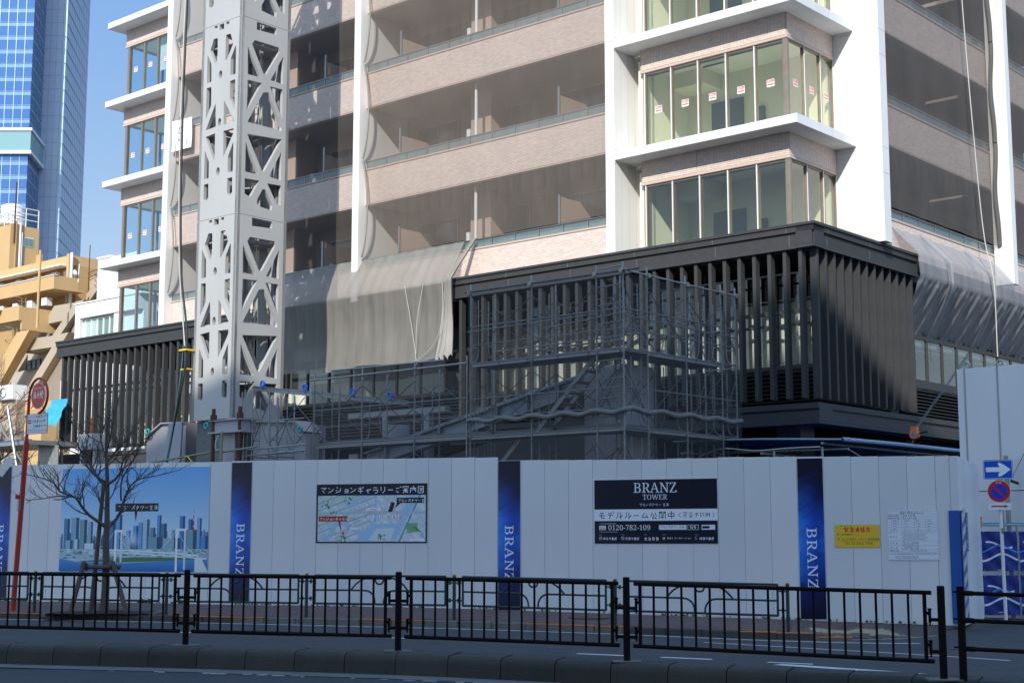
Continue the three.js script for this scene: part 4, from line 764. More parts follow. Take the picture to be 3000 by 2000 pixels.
// the corner bay of windows
function bayFront(k, last) {
  const L = LEDGE(k), top = L - 0.24, wt = L - 0.93, wb = LEDGE(k - 1) + 0.002;
  const led = part('ledge', [CB(-6.3, -0.55, top, L, -1.3, -0.3, 0.012), CB(-1.5, -0.551, top + 0.001, L - 0.001, -3.42, -1.29, 0.01)], M.whiteBright, bld);
  part('ledge_joint', [BP(-3.55, -3.54, top, L + 0.001, 0.297, 0.3), BP(-0.552, -0.549, top, L, 2.1, 2.11)], M.joint, led);
  const band = part('tile_band', [BP(-5.85, -1.16, wt + 0.03, top, 0.95, 1.05), BP(-1.26, -1.16, wt + 0.03, top, 1.05, 3.42)], M.grout, bld);
  if (k === 0 || k === 1) {                                // the bands in full view: every tile on the front of the lower one
    const y0 = wt + 0.09, W = 0.105, H = 0.0545, ny = Math.floor((top - y0) / H);
    let n = 0, left = 0;
    if (k === 0) for (let j = 0; j < ny; j++) for (let i = 0; i < 44; i++) {
      if (n >= 296) { continue; }
      const a = -1.165 - (i + 0.5) * W; if (i >= 27) continue;
      const t = shade(new THREE.Mesh(tileGeoBay, hash(i, j, 1) < 0.5 ? M.tileSolo : M.tileSolo2)); t.name = 'tile'; t.position.set(a, y0 + (j + 0.5) * H, -0.9475); band.add(t); n++;
    }
    const a1 = k === 0 ? -1.165 - 27 * W : -1.165;
    tiles(band, 0, -5.84, a1, y0, y0 + ny * H, 0.9475, 0, true);
    tiles(band, 1, 0.95, 3.42, y0, y0 + ny * H, -1.1625, 0, true);
  } else { tiles(band, 0, -5.84, -1.165, wt + 0.09, top, 0.9475, 0, true); tiles(band, 1, 0.95, 3.42, wt + 0.09, top, -1.1625, 0, true); }
  part('band_trim', [CB(-5.86, -1.14, wt, wt + 0.075, -1.02, -0.925, 0.01), CB(-1.2, -1.139, wt + 0.001, wt + 0.074, -3.42, -0.927, 0.01)], M.trim, band);
  part('band_joint', [BP(-3.46, -3.45, wt + 0.08, top, 0.938, 0.941)], M.trim, band);
  // frames and panes
  const fa = [-5.72, -4.83, -3.945, -3.05, -2.157, -1.235], fb = [0.99, 1.85, 2.7, 3.4], y0 = wb, y1 = wt;
  const fr = part('window_frame', [...fa.map((a, i) => BP(a - 0.035, a + 0.035, y0, y1, 0.965, 1.08)), ...fb.map((b, i) => BP(-1.27, -1.175, y0, y1, b - 0.03, b + 0.03)), BP(-5.72, -1.24, y1 - 0.05, y1, 0.98, 1.05), BP(-5.72, -1.24, y0, y0 + 0.05, 0.98, 1.05), BP(-1.25, -1.19, y1 - 0.05, y1 - 0.001, 1.0, 3.4), BP(-1.25, -1.19, y0 + 0.001, y0 + 0.05, 1.0, 3.4), CB(-1.3, -1.16, y0, y1, -1.06, -0.94, 0.012)], M.mullion, bld);
  part('frame_edge', [...fa.slice(0, 5).map((a) => BP(a - 0.014, a + 0.014, y0, y1, 0.95, 0.966)), ...fb.slice(1).map((b) => BP(-1.176, -1.162, y0, y1, b - 0.012, b + 0.012))], M.whiteBright, fr);
  for (let i = 0; i < 5; i++) { const p = part('pane', BP(fa[i] + 0.03, fa[i + 1] - 0.03, y0 + 0.04, y1 - 0.04, 1.0, 1.004), M.glass, bld); if (k === 1) sticker(p, (fa[i] + fa[i + 1]) / 2, 0.994, y0 + 1.18, 0); }
  for (let i = 0; i < 3; i++) { const p = part('pane', BP(-1.22, -1.216, y0 + 0.04, y1 - 0.04, fb[i] + 0.03, fb[i + 1] - 0.03), M.glass, bld); if (k === 1) sticker(p, -1.208, (fb[i] + fb[i + 1]) / 2, y0 + 1.18, 1); }
  // the unfinished room behind the glass
  const fl = LEDGE(k - 1) - 0.2;
  part('room', [BP(-5.95, -1.3, wt + 0.32, wt + 0.42, 1.1, 3.41), BP(-5.95, -1.3, fl, fl + 0.15, 1.1, 3.41), BP(-6.0, -5.86, fl, wt + 0.42, 1.06, 3.42)], M.room, bld);
  part('room_wall', [BP(-5.86, -1.32, fl + 0.15, wt + 0.32, 3.3, 3.41), BP(-5.86, -4.7, wt - 0.12, wt + 0.32, 2.4, 3.3)], M.roomWall, bld);
  part('room_door', [BP(-5.0, -3.95, fl + 0.15, wt - 0.5, 3.24, 3.3), BP(-3.5, -3.25, fl + 0.15, wt - 0.9, 3.2, 3.3)], M.roomDark, bld);
  part('light_batten', [BP(-4.6, -3.9, wt + 0.24, wt + 0.27, 2.2, 2.26)], M.mullionDark, bld);
  part('blind_box', [BP(-5.7, -1.3, wt - 0.04, wt + 0.03, 1.06, 1.2)], M.mullionDark, bld);
}
for (const k of [0, 1, 2, 3]) bayFront(k);
part('bay_cheek', [BP(-6.28, -5.86, 8.8, 26, 1.5, 1.6)], M.white, bld);
// the bay at the far end: three panes wide, glass on its far side too
for (const k of [0, 1, 2, 3]) {
  const L = LEDGE(k), top = L - 0.24, wt = L - 0.93, y0 = k ? LEDGE(k - 1) : 9.28, y1 = wt;
  part('ledge', [CB(-31.3, -27.32, top, L, -4.2, -0.3, 0.012)], M.whiteBright, bld);
  const band = part('tile_band', [BP(-30.95, -27.32, wt + 0.03, top, 0.95, 1.05), BP(-30.95, -30.85, wt + 0.03, top, 1.05, 4)], M.grout, bld);
  tiles(band, 0, -30.94, -27.33, wt + 0.09, top, 0.9475, 0, true);
  part('band_trim', [BP(-30.97, -27.32, wt, wt + 0.075, 0.93, 1.02)], M.trim, band);
  const fa = [-30.72, -29.75, -28.87, -27.98];
  part('window_frame', [...fa.map((a) => BP(a - 0.04, a + 0.04, y0, y1, 0.97, 1.08)), BP(-30.75, -27.95, y1 - 0.05, y1, 0.98, 1.05), BP(-30.76, -30.68, y0, y1, 2.5, 2.58), BP(-30.76, -30.68, y0, y1, 3.85, 3.95), BP(-30.8, -30.68, y0, y1, 0.94, 1.06)], M.mullion, bld);
  part('jamb', [BP(-27.94, -27.32, y0, y1, 0.96, 1.06)], M.white, bld);
  for (let i = 0; i < 3; i++) { const p = part('pane', BP(fa[i] + 0.04, fa[i + 1] - 0.04, y0 + 0.03, y1 - 0.05, 1.0, 1.004), M.glassBlue, bld); if (k > 0) sticker(p, fa[i] + 0.4 + (i === 2 ? 0.12 : 0), 0.994, y0 + (k === 3 ? 1.3 : 1.05), 0); }
  part('pane', [BP(-30.724, -30.72, y0 + 0.03, y1 - 0.05, 1.1, 3.8)], M.glassBlue, bld);
  part('room', [BP(-30.85, -27.4, wt + 0.1, wt + 0.2, 1.1, 4), BP(-30.85, -27.4, y0 - 0.2, y0 - 0.02, 1.1, 4)], M.room, bld);
  part('room_wall', [BP(-27.5, -27.33, y0, wt + 0.1, 1.1, 5)], M.roomWall, bld);
  if (k === 3) part('taped_sheet', [BP(-28.75, -28.15, y0 + 0.9, y0 + 1.9, 1.02, 1.03)], M.sheet, bld);
}

// ---- podium: black fascias, slats, louvres, glass behind
const fas = (a0, a1, b, drop = 0) => [CB(a0, a1, 9.2, 9.275, -(b + 0.7), -(b - 0.035), 0.008), BP(a0, a1, 9.055, 9.2, b, b + 0.5), BP(a0, a1, 8.99, 9.055, b + 0.06, b + 0.5), BP(a0, a1, 8.725, 8.99, b + 0.045, b + 0.5), BP(a0, a1, 8.65, 8.722, b + 0.03, b + 0.5)];
const endFas = (b0, b1) => [CB(-0.7, 0.035, 9.201, 9.274, -b1, -b0 + 0.034, 0.008), BP(-0.5, 0, 9.056, 9.199, b0, b1), BP(-0.5, -0.06, 8.991, 9.054, b0, b1), BP(-0.5, -0.045, 8.726, 8.989, b0, b1), BP(-0.5, -0.03, 8.651, 8.721, b0, b1)];
{
  const f = part('fascia', fas(-12.25, 0, 0), M.black, bld), js = [];
  for (const a of [-0.77, -2.95, -5.45, -7.75, -10.05]) js.push(BP(a - 0.006, a + 0.006, 9.06, 9.2, -0.003, 0.0), BP(a + 0.05, a + 0.062, 8.73, 8.985, 0.042, 0.045));
  part('fascia_joint', js, M.blackSeam, f);
  const e = part('fascia', endFas(0, 5.75), M.black, bld);
  part('fascia_joint', [BP(-0.003, 0.002, 9.06, 9.2, 0.73, 0.742), BP(-0.003, 0.002, 9.06, 9.2, 2.95, 2.962), BP(-0.05, -0.042, 8.73, 8.985, 0.73, 0.742), BP(-0.05, -0.042, 8.73, 8.985, 2.95, 2.962)], M.blackSeam, e);
  part('fascia', fas(-22.0, -12.25, 0.35), M.black, bld);
  part('fascia', fas(-33.6, -22.0, 0), M.black, bld);
  part('fascia', [BP(-1.5, -0.35, 8.6, 9.25, 5.75, 20)], M.black, bld);
}
const lower = (a0, a1, b) => [BP(a0, a1, 4.66, 4.8, b, b + 0.7), BP(a0, a1, 4.6, 4.66, b + 0.05, b + 0.7), BP(a0, a1, 4.36, 4.6, b + 0.035, b + 0.7), BP(a0, a1, 4.29, 4.355, b + 0.02, b + 0.7)];
part('lower_fascia', [...lower(-12.25, 0, 0), BP(-0.7, 0, 4.661, 4.799, 0.7, 20), BP(-0.7, -0.05, 4.601, 4.659, 0.7, 20), BP(-0.7, -0.035, 4.361, 4.599, 0.7, 20), BP(-0.7, -0.02, 4.291, 4.354, 0.7, 20)], M.black, bld);
part('lower_fascia', lower(-33.6, -22.0, -0.02), M.black, bld);
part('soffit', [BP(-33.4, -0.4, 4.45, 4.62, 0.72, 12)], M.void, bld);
for (let i = 0; i < 27; i++) { const a = -0.51 - i * 0.4415; part('slat', CB(a, a + 0.1, 4.93, 8.66, -0.3, -0.1, 0.006), M.black, bld); }
for (let i = 0; i < 13; i++) { const b = 0.3 + i * 0.4295; part('slat', CB(-0.3, -0.1, 4.92, 8.66, -(b + 0.1), -b, 0.006), M.black, bld); }
for (let i = 0; i < 27; i++) { const a = -33.28 + i * 0.4365; part('slat', CB(a, a + 0.11, 5.04, 8.7, -0.3, -0.1, 0.006), M.black, bld); }
part('slat_rail', [BP(-33.2, -22, 7.28, 7.38, 0.32, 0.4), BP(-12.2, -0.4, 6.98, 7.03, 1.42, 1.5)], M.black, bld);
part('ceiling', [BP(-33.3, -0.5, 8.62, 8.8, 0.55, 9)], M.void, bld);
// behind the near slats: glazing, white sheets, dark louvres
{
  part('glazing_frame', [BP(-12.1, -0.7, 5.86, 5.95, 1.46, 1.56), BP(-12.1, -0.7, 7.3, 7.38, 1.46, 1.56), ...[...Array(11)].map((_, i) => BP(-11.9 + i * 1.1, -11.85 + i * 1.1, 5.9, 8.6, 1.47, 1.55)), BP(-0.8, -0.72, 5.9, 8.6, 1.46, 5.6), BP(-0.78, -0.7, 5.86, 5.95, 1.56, 5.6), BP(-0.78, -0.7, 7.3, 7.38, 1.56, 5.6)], M.mullionDark, bld);
  for (let i = 0; i < 10; i++) part('pane', BP(-11.84 + i * 1.1, -10.81 + i * 1.1, 5.96, 8.55, 1.5, 1.504), M.glass, bld);
  const sh = grid(90, 6, (u, v) => [-12 + 11.1 * u, 5.95 + 1.72 * v, -1.9 + 0.05 * Math.sin(u * 95) + 0.03 * Math.sin(u * 31 + v * 3)]);
  part('curtain_sheet', [sh], M.sheet, bld);
  part('curtain_sheet', [grid(30, 5, (u, v) => [-1.05 + 0.04 * Math.sin(u * 40), 5.95 + 1.6 * v, -2.2 - 2.2 * u])], M.sheet, bld);
  part('sheet_pipe', [TP([-12, 1.78, 7.72], [-0.85, 1.78, 7.72], 0.025), TP([-1.55, 1.78, 5.9], [-1.55, 1.78, 7.8], 0.024), TP([-6.2, 1.78, 5.9], [-6.2, 1.78, 7.8], 0.024), TP([-12, 0.8, 8.2], [-0.7, 0.8, 8.2], 0.03)], M.alu, bld);
  for (let i = 0; i < 9; i++) { const y = 4.9 + i * 0.105; part('louvre_blade', [BP(-12.1, -0.75, y, y + 0.02, 1.35, 1.45), BP(-0.85, -0.75, y, y + 0.02, 1.45, 5.6)], M.louvre, bld); }
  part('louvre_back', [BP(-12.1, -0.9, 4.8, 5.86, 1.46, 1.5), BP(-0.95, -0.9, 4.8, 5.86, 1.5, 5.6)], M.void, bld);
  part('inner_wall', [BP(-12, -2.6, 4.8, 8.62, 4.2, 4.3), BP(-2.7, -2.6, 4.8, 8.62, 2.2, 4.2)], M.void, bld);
}
// middle: shop front behind the net
{
  part('glazing_frame', [...[...Array(9)].map((_, i) => BP(-21.14 + i * 1.07, -21.06 + i * 1.07, 6.0, 7.3, 1.2, 1.28)), BP(-21.9, -12.4, 7.24, 7.32, 1.19, 1.29), BP(-21.9, -12.4, 5.95, 6.05, 1.19, 1.29)], M.mullionDark, bld);
  for (let i = 0; i < 8; i++) part('pane', BP(-21.05 + i * 1.07, -20.08 + i * 1.07, 6.06, 7.23, 1.235, 1.239), M.glass, bld);
  for (let i = 0; i < 11; i++) { const y = 4.85 + i * 0.105; part('louvre_blade', [BP(-21.9, -12.4, y, y + 0.022, 1.08, 1.2)], M.louvre, bld); }
  part('louvre_back', [BP(-21.9, -12.4, 4.75, 6.0, 1.22, 1.26)], M.louvre, bld);
  part('interior_wall', [BP(-24.5, -19.2, 5.0, 8.6, 4.4, 4.5), BP(-19.3, -19.2, 5.0, 8.6, 2.6, 4.5)], M.white, bld);
  part('interior_cornice', [BP(-24.5, -19.3, 7.95, 8.05, 4.3, 4.4), BP(-24.5, -19.3, 7.4, 7.5, 4.3, 4.4)], M.mullionDark, bld);
  part('inner_wall', [BP(-19.1, -12.3, 4.75, 8.62, 4.2, 4.3)], M.roomDark, bld);
}
// behind the far slats
{
  part('end_column', [BP(-33.72, -33.46, 4.95, 7.75, 0.35, 0.62)], M.white, bld);
  part('white_panel', [BP(-33.2, -32.2, 5.1, 8.3, 3.4, 3.5), BP(-31.6, -30.9, 5.1, 8.1, 3.2, 3.3), BP(-30.5, -28.8, 6.3, 7.2, 3.2, 3.3), BP(-28.4, -27.3, 5.2, 7.1, 3.2, 3.3), BP(-26.6, -24.2, 5.2, 7.0, 3.0, 3.1), BP(-23.9, -22.2, 5.2, 6.9, 3.0, 3.1)], M.white, bld);
  part('glazing_frame', [...[...Array(12)].map((_, i) => BP(-33 + i, -32.94 + i, 5.1, 7.3, 1.6, 1.68)), BP(-33.2, -22, 7.28, 7.36, 1.6, 1.68), BP(-33.2, -22, 5.1, 5.2, 1.6, 1.68)], M.mullionDark, bld);
  for (let i = 0; i < 11; i++) part('pane', BP(-32.93 + i, -32.02 + i, 5.2, 7.27, 1.63, 1.634), M.glass, bld);
  part('back_wall', [BP(-31, -22, 4.9, 8.62, 6, 6.1)], M.roomDark, bld);
  part('plinth', [BP(-33.6, -21.8, 0, 4.28, 0.2, 0.4)], M.black, bld);
}
// end of the podium: strip windows under the net, louvres below
{
  const A = -0.55;
  part('strip_window_frame', [BP(A - 0.08, A, 7.08, 7.2, 5.75, 20), BP(A - 0.08, A + 0.03, 5.7, 5.93, 5.75, 20), ...[...Array(14)].map((_, i) => BP(A - 0.06, A + 0.01, 5.93, 7.08, 6.24 + i * 0.99, 6.29 + i * 0.99))], M.black, bld);
  for (let i = 0; i < 13; i++) part('pane', BP(A - 0.035, A - 0.03, 5.94, 7.07, 6.3 + i * 0.99, 7.22 + i * 0.99), M.glass, bld);
  for (let i = 0; i < 13; i++) { part('room_light', [BP(A - 0.9, A - 0.4, 6.86, 6.9, 6.4 + i * 0.99, 7.0 + i * 0.99)], M.whiteBright, bld); part('rolled_sheet', [new THREE.CylinderGeometry(0.07, 0.08, 0.85, 8).rotateX(Math.PI / 2).translate(A - 0.2, 6.98, -(6.76 + i * 0.99))], M.sheet, bld); }
  part('room_wall', [BP(A - 2.5, A - 2.4, 5, 7.2, 5.7, 20), BP(A - 2.4, A - 0.1, 7.2, 7.3, 5.75, 20)], M.winGreen, bld);
  for (let i = 0; i < 9; i++) { const y = 4.88 + i * 0.093; part('louvre_blade', [BP(A - 0.12, A, y, y + 0.018, 5.75, 20)], M.black, bld); }
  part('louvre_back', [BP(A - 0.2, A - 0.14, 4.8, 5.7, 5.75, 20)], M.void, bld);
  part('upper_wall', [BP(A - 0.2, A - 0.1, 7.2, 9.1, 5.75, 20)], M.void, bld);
}
// dark ground floor behind the hoarding
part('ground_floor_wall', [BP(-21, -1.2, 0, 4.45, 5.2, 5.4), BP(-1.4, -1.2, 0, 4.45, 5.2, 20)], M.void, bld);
part('ground_floor_column', [BP(-1.9, -1.2, 0, 4.45, 1.2, 1.9), BP(-7, -6.3, 0, 4.45, 1.2, 1.9), BP(-12.2, -11.5, 0, 4.45, 1.2, 1.9), BP(-1.9, -1.2, 0, 4.45, 7, 7.7)], M.roomDark, bld);
part('roof_slab', [BP(-31, -0.5, 25.9, 26.1, 0.6, 20)], M.white, bld);
part('podium_roof', [BP(-33.4, -0.3, 8.9, 9.1, 0.5, 20)], M.void, bld);

// ---------------------------------------------------------------- the crane mast
const PF = [[.296, .929, .394, .927, .402, .844, .381, .795, .342, .797, .21, .874], [.604, .928, .722, .927, .793, .869, .636, .794, .603, .796], [.139, .858, .25, .8, .259, .708, .145, .706], [.866, .858, .741, .796, .739, .709, .873, .708], [.141, .681, .262, .681, .272, .585, .141, .518], [.736, .679, .866, .682, .871, .524, .744, .588], [.385, .587, .407, .466, .147, .461], [.597, .59, .87, .466, .603, .462], [.151, .427, .394, .433, .398, .301, .366, .296], [.603, .432, .863, .431, .859, .408, .619, .297], [.142, .359, .252, .295, .261, .21, .137, .208], [.863, .364, .733, .291, .737, .214, .867, .212], [.14, .181, .257, .183, .264, .108, .207, .095, .141, .105], [.734, .184, .857, .184, .864, .107, .797, .094, .734, .107]];
const PFo = [[.49, .73], [.498, .483], [.492, .232]];
const PS = [[.297, .994, .703, .994, .706, .959, .301, .952], [.265, .895, .758, .897, .786, .877, .515, .735, .462, .733, .214, .871], [.13, .852, .406, .712, .141, .709], [.859, .859, .864, .711, .604, .713], [.138, .681, .434, .685, .141, .524], [.464, .64, .569, .647, .859, .483, .848, .465, .159, .466], [.593, .681, .858, .683, .862, .528], [.158, .405, .864, .423, .52, .237, .475, .234], [.135, .364, .41, .213, .138, .213], [.86, .359, .866, .211, .614, .216], [.132, .179, .431, .184, .253, .09, .138, .102], [.495, .145, .548, .145, .696, .074, .692, .046, .387, .056, .385, .083], [.585, .18, .868, .184, .87, .082, .782, .086]];
const mast = planThing('crane_mast', 'tall light grey lattice tower crane mast standing on its base', 'crane mast', [-16.95, -4.17, 4.98]);
{
  const a0 = -17.88, a1 = -16.0, b0 = -5.12, b1 = -3.24, W = a1 - a0, SH = 5.98, th = 0.11;
  const pair = (l) => { const o = []; for (let i = 0; i < l.length; i += 2) o.push([l[i], l[i + 1]]); return o; };
  const rnd4 = (h, r = 0.14) => {           // round off a hole's corners
    const p = new THREE.Path(), n = h.length;
    for (let i = 0; i < n; i++) {
      const c = h[i], q = h[(i + n - 1) % n], s = h[(i + 1) % n], t0 = Math.min(0.35, 0.03 / (Math.hypot((q[0] - c[0]) * W, (q[1] - c[1]) * SH) || 1)), t1 = Math.min(0.35, 0.03 / (Math.hypot((s[0] - c[0]) * W, (s[1] - c[1]) * SH) || 1));
      const A = [(c[0] + (q[0] - c[0]) * t0) * W, (c[1] + (q[1] - c[1]) * t0) * SH], E = [(c[0] + (s[0] - c[0]) * t1) * W, (c[1] + (s[1] - c[1]) * t1) * SH];
      i ? p.lineTo(...A) : p.moveTo(...A); p.quadraticCurveTo(c[0] * W, c[1] * SH, ...E);
    }
    p.closePath(); return p;
  };
  const face = (holes, ovals, notch) => {
    const s = new THREE.Shape([[0, 0.006], [W, 0.006], [W, SH], [0, SH]].map((p) => new THREE.Vector2(...p)));
    for (const h of holes) s.holes.push(rnd4(pair(h)));
    for (const [u, v] of ovals) { const p = new THREE.Path(), w = 0.085, hh = 0.1; p.absellipse(u * W, v * SH, w, hh + 0.03, 0, Math.PI * 2); s.holes.push(p); }
    if (notch) for (const [u0, u1, v0, v1] of notch) s.holes.push(new THREE.Path([[u0 * W, v0 * SH], [u1 * W, v0 * SH], [u1 * W, v1 * SH], [u0 * W, v1 * SH]].map((p) => new THREE.Vector2(...p))));
    return new THREE.ExtrudeGeometry(s, { depth: th, bevelEnabled: false, curveSegments: 5 }).translate(0, 0, -th);
  };
  const F = face(PF, PFo, [[.43, .55, .965, .994], [.3, .38, .982, .995], [.6, .68, .982, .995]]), S = face(PS, [], null);
  for (let k = 0; k < 3; k++) {
    const y = 4.98 + k * 6;
    const sec = part('mast_section', [F.clone().translate(a0, y, -b0), S.clone().rotateY(Math.PI / 2).translate(a1, y, -b0), F.clone().translate(a0, y, -b1 + th), S.clone().rotateY(-Math.PI / 2).translate(a0, y, -b1)], M.tower, mast);
    // welded cover plates, joint line, inner diaphragms, ladder and hoist column
    part('joint_bead', [BP(a0 - 0.004, a1 + 0.004, y - 0.012, y + 0.004, b0 - 0.004, b0), BP(a1, a1 + 0.004, y - 0.012, y + 0.004, b0, b1)], M.joint, sec);
    for (const v of [0.475, 0.89, 0.2]) part('diaphragm', [poly([[a0 + 0.12, 0], [a1 - 0.12, 0], [a1 - 0.12, 1.6], [a0 + 0.12, 1.6]], 0, 0.04, [[...Array(16)].map((_, i) => [(a0 + a1) / 2 + 0.52 * Math.cos(i * Math.PI / 8), 0.82 + 0.52 * Math.sin(i * Math.PI / 8)])]).rotateX(-Math.PI / 2).translate(0, y + v * SH, -b0 - 0.14)], M.towerBase, sec);
    const lad = part('ladder', [TP([-16.75, -4.05, y], [-16.75, -4.05, y + 6], 0.018, 6), TP([-16.4, -4.05, y], [-16.4, -4.05, y + 6], 0.018, 6)], M.alu, mast);
    part('rungs', [...Array(20)].map((_, i) => TP([-16.75, -4.05, y + i * 0.3], [-16.4, -4.05, y + i * 0.3], 0.012, 5)), M.alu, lad);
    part('inner_tube', [TP([-16.55, -3.6, y + 0.1], [-16.55, -3.6, y + 2.4], 0.16, 14), TP([-17.3, -3.9, y + 3.2], [-17.3, -3.9, y + 5.6], 0.1, 12), BP(-17.7, -17.55, y, y + 6, -4.9, -4.75), BP(-16.35, -16.2, y, y + 6, -3.5, -3.4)], M.towerBase, mast);
  }
  part('corner_edge', [BP(a1 - 0.001, a1 + 0.006, 4.98, 22.9, b0 - 0.006, b0 + 0.02)], M.tower, mast);
}
// its base: splayed feet, jack beam on rods
const base = planThing('crane_footing', 'lilac grey steel crane base with sloped feet, jack beam and rusty rods', 'crane base', [-17, -4.5, 0]);
{
  part('foot', [polyP([[-19.1, 0], [-19.1, 5.03], [-20.27, 5.06], [-20.8, 4.79], [-21.1, 4.62], [-21.1, 0]], -4.4, 0.5), polyP([[-19.1, 5.03], [-20.27, 5.06], [-20.8, 4.79], [-21.1, 4.62], [-21.12, 4.66], [-20.82, 4.84], [-20.28, 5.1], [-19.1, 5.07]], -4.5, 0.7)], M.towerBase, base);
  part('foot', [polyP([[-15.9, 0], [-15.9, 4.9], [-14.0, 4.78], [-13.62, 4.47], [-13.6, 0]], -4.4, 0.5), polyP([[-16.4, 4.94], [-16.4, 4.9], [-14.0, 4.78], [-13.62, 4.47], [-13.58, 4.5], [-13.97, 4.83]], -4.5, 0.7)], M.towerBase, base);
  part('brace_plate', [polyP([[-19.15, 5.0], [-18.5, 5.0], [-18.75, 0], [-20, 0]], -5.0, 0.06)], M.towerBase, base);
  part('back_plate', [BP(-19, -13.8, 0, 4.75, -3.6, -3.5)], M.towerBase, base);
  part('leg', [BP(-17.9, -16, 0, 4.96, -4.9, -3.4)], M.galvDark, base);
  part('jack_beam', [BP(-15.52, -14.2, 4.47, 4.76, -6.2, -5.7), CB(-15.58, -14.14, 4.76, 4.79, 5.65, 6.27, 0.005), CB(-15.6, -14.12, 4.42, 4.47, 5.65, 6.27, 0.005), BP(-15.3, -14.5, 4.8, 4.86, -5.9, -5.4)], M.towerBase, base);
  part('column', [BP(-15.2, -14.6, 0, 4.42, -6.1, -6.04), BP(-15.2, -14.6, 0, 4.42, -5.72, -5.66), BP(-14.92, -14.88, 0, 4.42, -6.04, -5.72)], M.towerBase, base);
  for (const a of [-15.43, -14.27]) {
    const r = part('threaded_rod', [TP([a, -6.2, 0], [a, -6.2, 5.12], 0.055, 12)], M.rust, base);
    part('nut', [TP([a, -6.2, 4.79], [a, -6.2, 4.95], 0.1, 6)], M.rust, r);
  }
  part('rail_pipe', [TP([-20.1, -5.6, 3.72], [-15.3, -5.6, 4.05], 0.03), TP([-19.3, -5.6, 0], [-19.3, -5.6, 3.75], 0.03), TP([-14.86, -6.35, 0], [-14.86, -6.35, 4.45], 0.04), TP([-14.9, -6.3, 3.9], [-13.4, -6.3, 3.98], 0.03)], mat(0.3, 0.31, 0.2, 0.6, 0.3, { map: T_rust }), base);
  for (const [a, b, y] of [[-20.78, -4.6, 4.84], [-13.62, -4.6, 4.55], [-15.62, -6.3, 4.66]]) part('lifting_ring', new THREE.TorusGeometry(0.075, 0.03, 8, 18).translate(a, y, -b), M.teal, base);
  // second jack post, seen through the tree
  part('jack_beam', [BP(-22.9, -22.1, 4.35, 4.8, -5.7, -5.2), BP(-22.95, -22.05, 4.3, 4.35, -5.75, -5.15)], mat(0.42, 0.44, 0.47, 0.5, 0, { map: T_dirt }), base);
  part('threaded_rod', [TP([-22.5, -5.45, 0], [-22.5, -5.45, 5.3], 0.07, 12)], M.rust, base);
  part('column', [BP(-22.9, -22.8, 0, 4.3, -5.6, -5.3), BP(-22.2, -22.1, 0, 4.3, -5.6, -5.3)], M.towerBase, base);
}
// hoses and cables down the mast
{
  const t = planThing('cable_bundle', 'black and pale cables hanging down beside the crane mast', 'cable', [-18.2, -5.3, 3.3]);
  part('black_cable', [curveP([[-19.3, -4.6, 23], [-18.8, -5.1, 14], [-18.35, -5.3, 9.5], [-17.9, -5.35, 7.1], [-18.35, -5.45, 4.6], [-18.5, -5.6, 3.2]], 0.032, 60)], M.cable, t);
  part('pale_cable', [curveP([[-19.4, -4.6, 23], [-18.9, -5.1, 14], [-18.43, -5.3, 9.5], [-18.0, -5.35, 7.2]], 0.018, 50)], M.rope, t);
  part('teal_cable', [curveP([[-18.5, -5.2, 9.8], [-18.05, -5.37, 7.2], [-18.3, -5.5, 4.6], [-18.4, -5.6, 3.4]], 0.008, 40)], M.teal, t);
  part('clamp', [BP(-18.15, -17.8, 7.05, 7.1, -5.45, -5.12), BP(-18.25, -17.9, 6.5, 6.54, -5.3, -5.12)], M.yellow, t);
  const r = planThing('white_rope', 'thin white rope looped from the crane base', 'rope', [-15.9, -5.5, 4]); part('strand', [curveP([[-15.9, -5.2, 4.9], [-16.0, -5.6, 4.4], [-15.7, -5.9, 4.05], [-15.4, -6.0, 4.0]], 0.012, 24)], M.rope, r);
  const y = planThing('yellow_rope', 'yellow rope knotted around a pipe on the crane base', 'rope', [-17.3, -5.7, 3.8]); part('strand', [curveP([[-17.6, -5.65, 3.2], [-17.3, -5.7, 3.9], [-17.0, -5.7, 3.72], [-16.5, -5.7, 3.62], [-16.1, -5.65, 3.72]], 0.018, 30), curveP([[-19.2, -5.7, 3.2], [-19.25, -5.7, 3.5], [-19.2, -5.65, 3.8]], 0.02, 12)], M.yellow, y);
}
// grey beam with blue lifting rings
{
  const t = planThing('lifting_beam', 'grey steel beam carrying four bright blue lifting rings', 'beam', [-13, -4.37, 5.2]);
  const P0 = [-15.95, -4.37, 5.93], P1 = [-9.7, -4.37, 5.12], sl = (P1[2] - P0[2]) / (P1[0] - P0[0]);
  part('beam', [polyP([[P0[0], P0[2]], [P1[0], P1[2]], [P1[0], P1[2] - 0.12], [P0[0], P0[2] - 0.12]], -4.4, 0.12), polyP([[P0[0], P0[2]], [P1[0], P1[2]], [P1[0], P1[2] + 0.02], [P0[0], P0[2] + 0.02]], -4.45, 0.22)], M.galv, t);
  for (const a of [-15.52, -13.67, -11.69, -10.26]) { const y = P0[2] + (a - P0[0]) * sl; part('lifting_ring', [new THREE.TorusGeometry(0.075, 0.035, 8, 18).translate(a, y + 0.1, 4.42), B(a - 0.05, a + 0.05, y - 0.03, y + 0.05, 4.39, 4.45)], M.blueEye, t); }
}

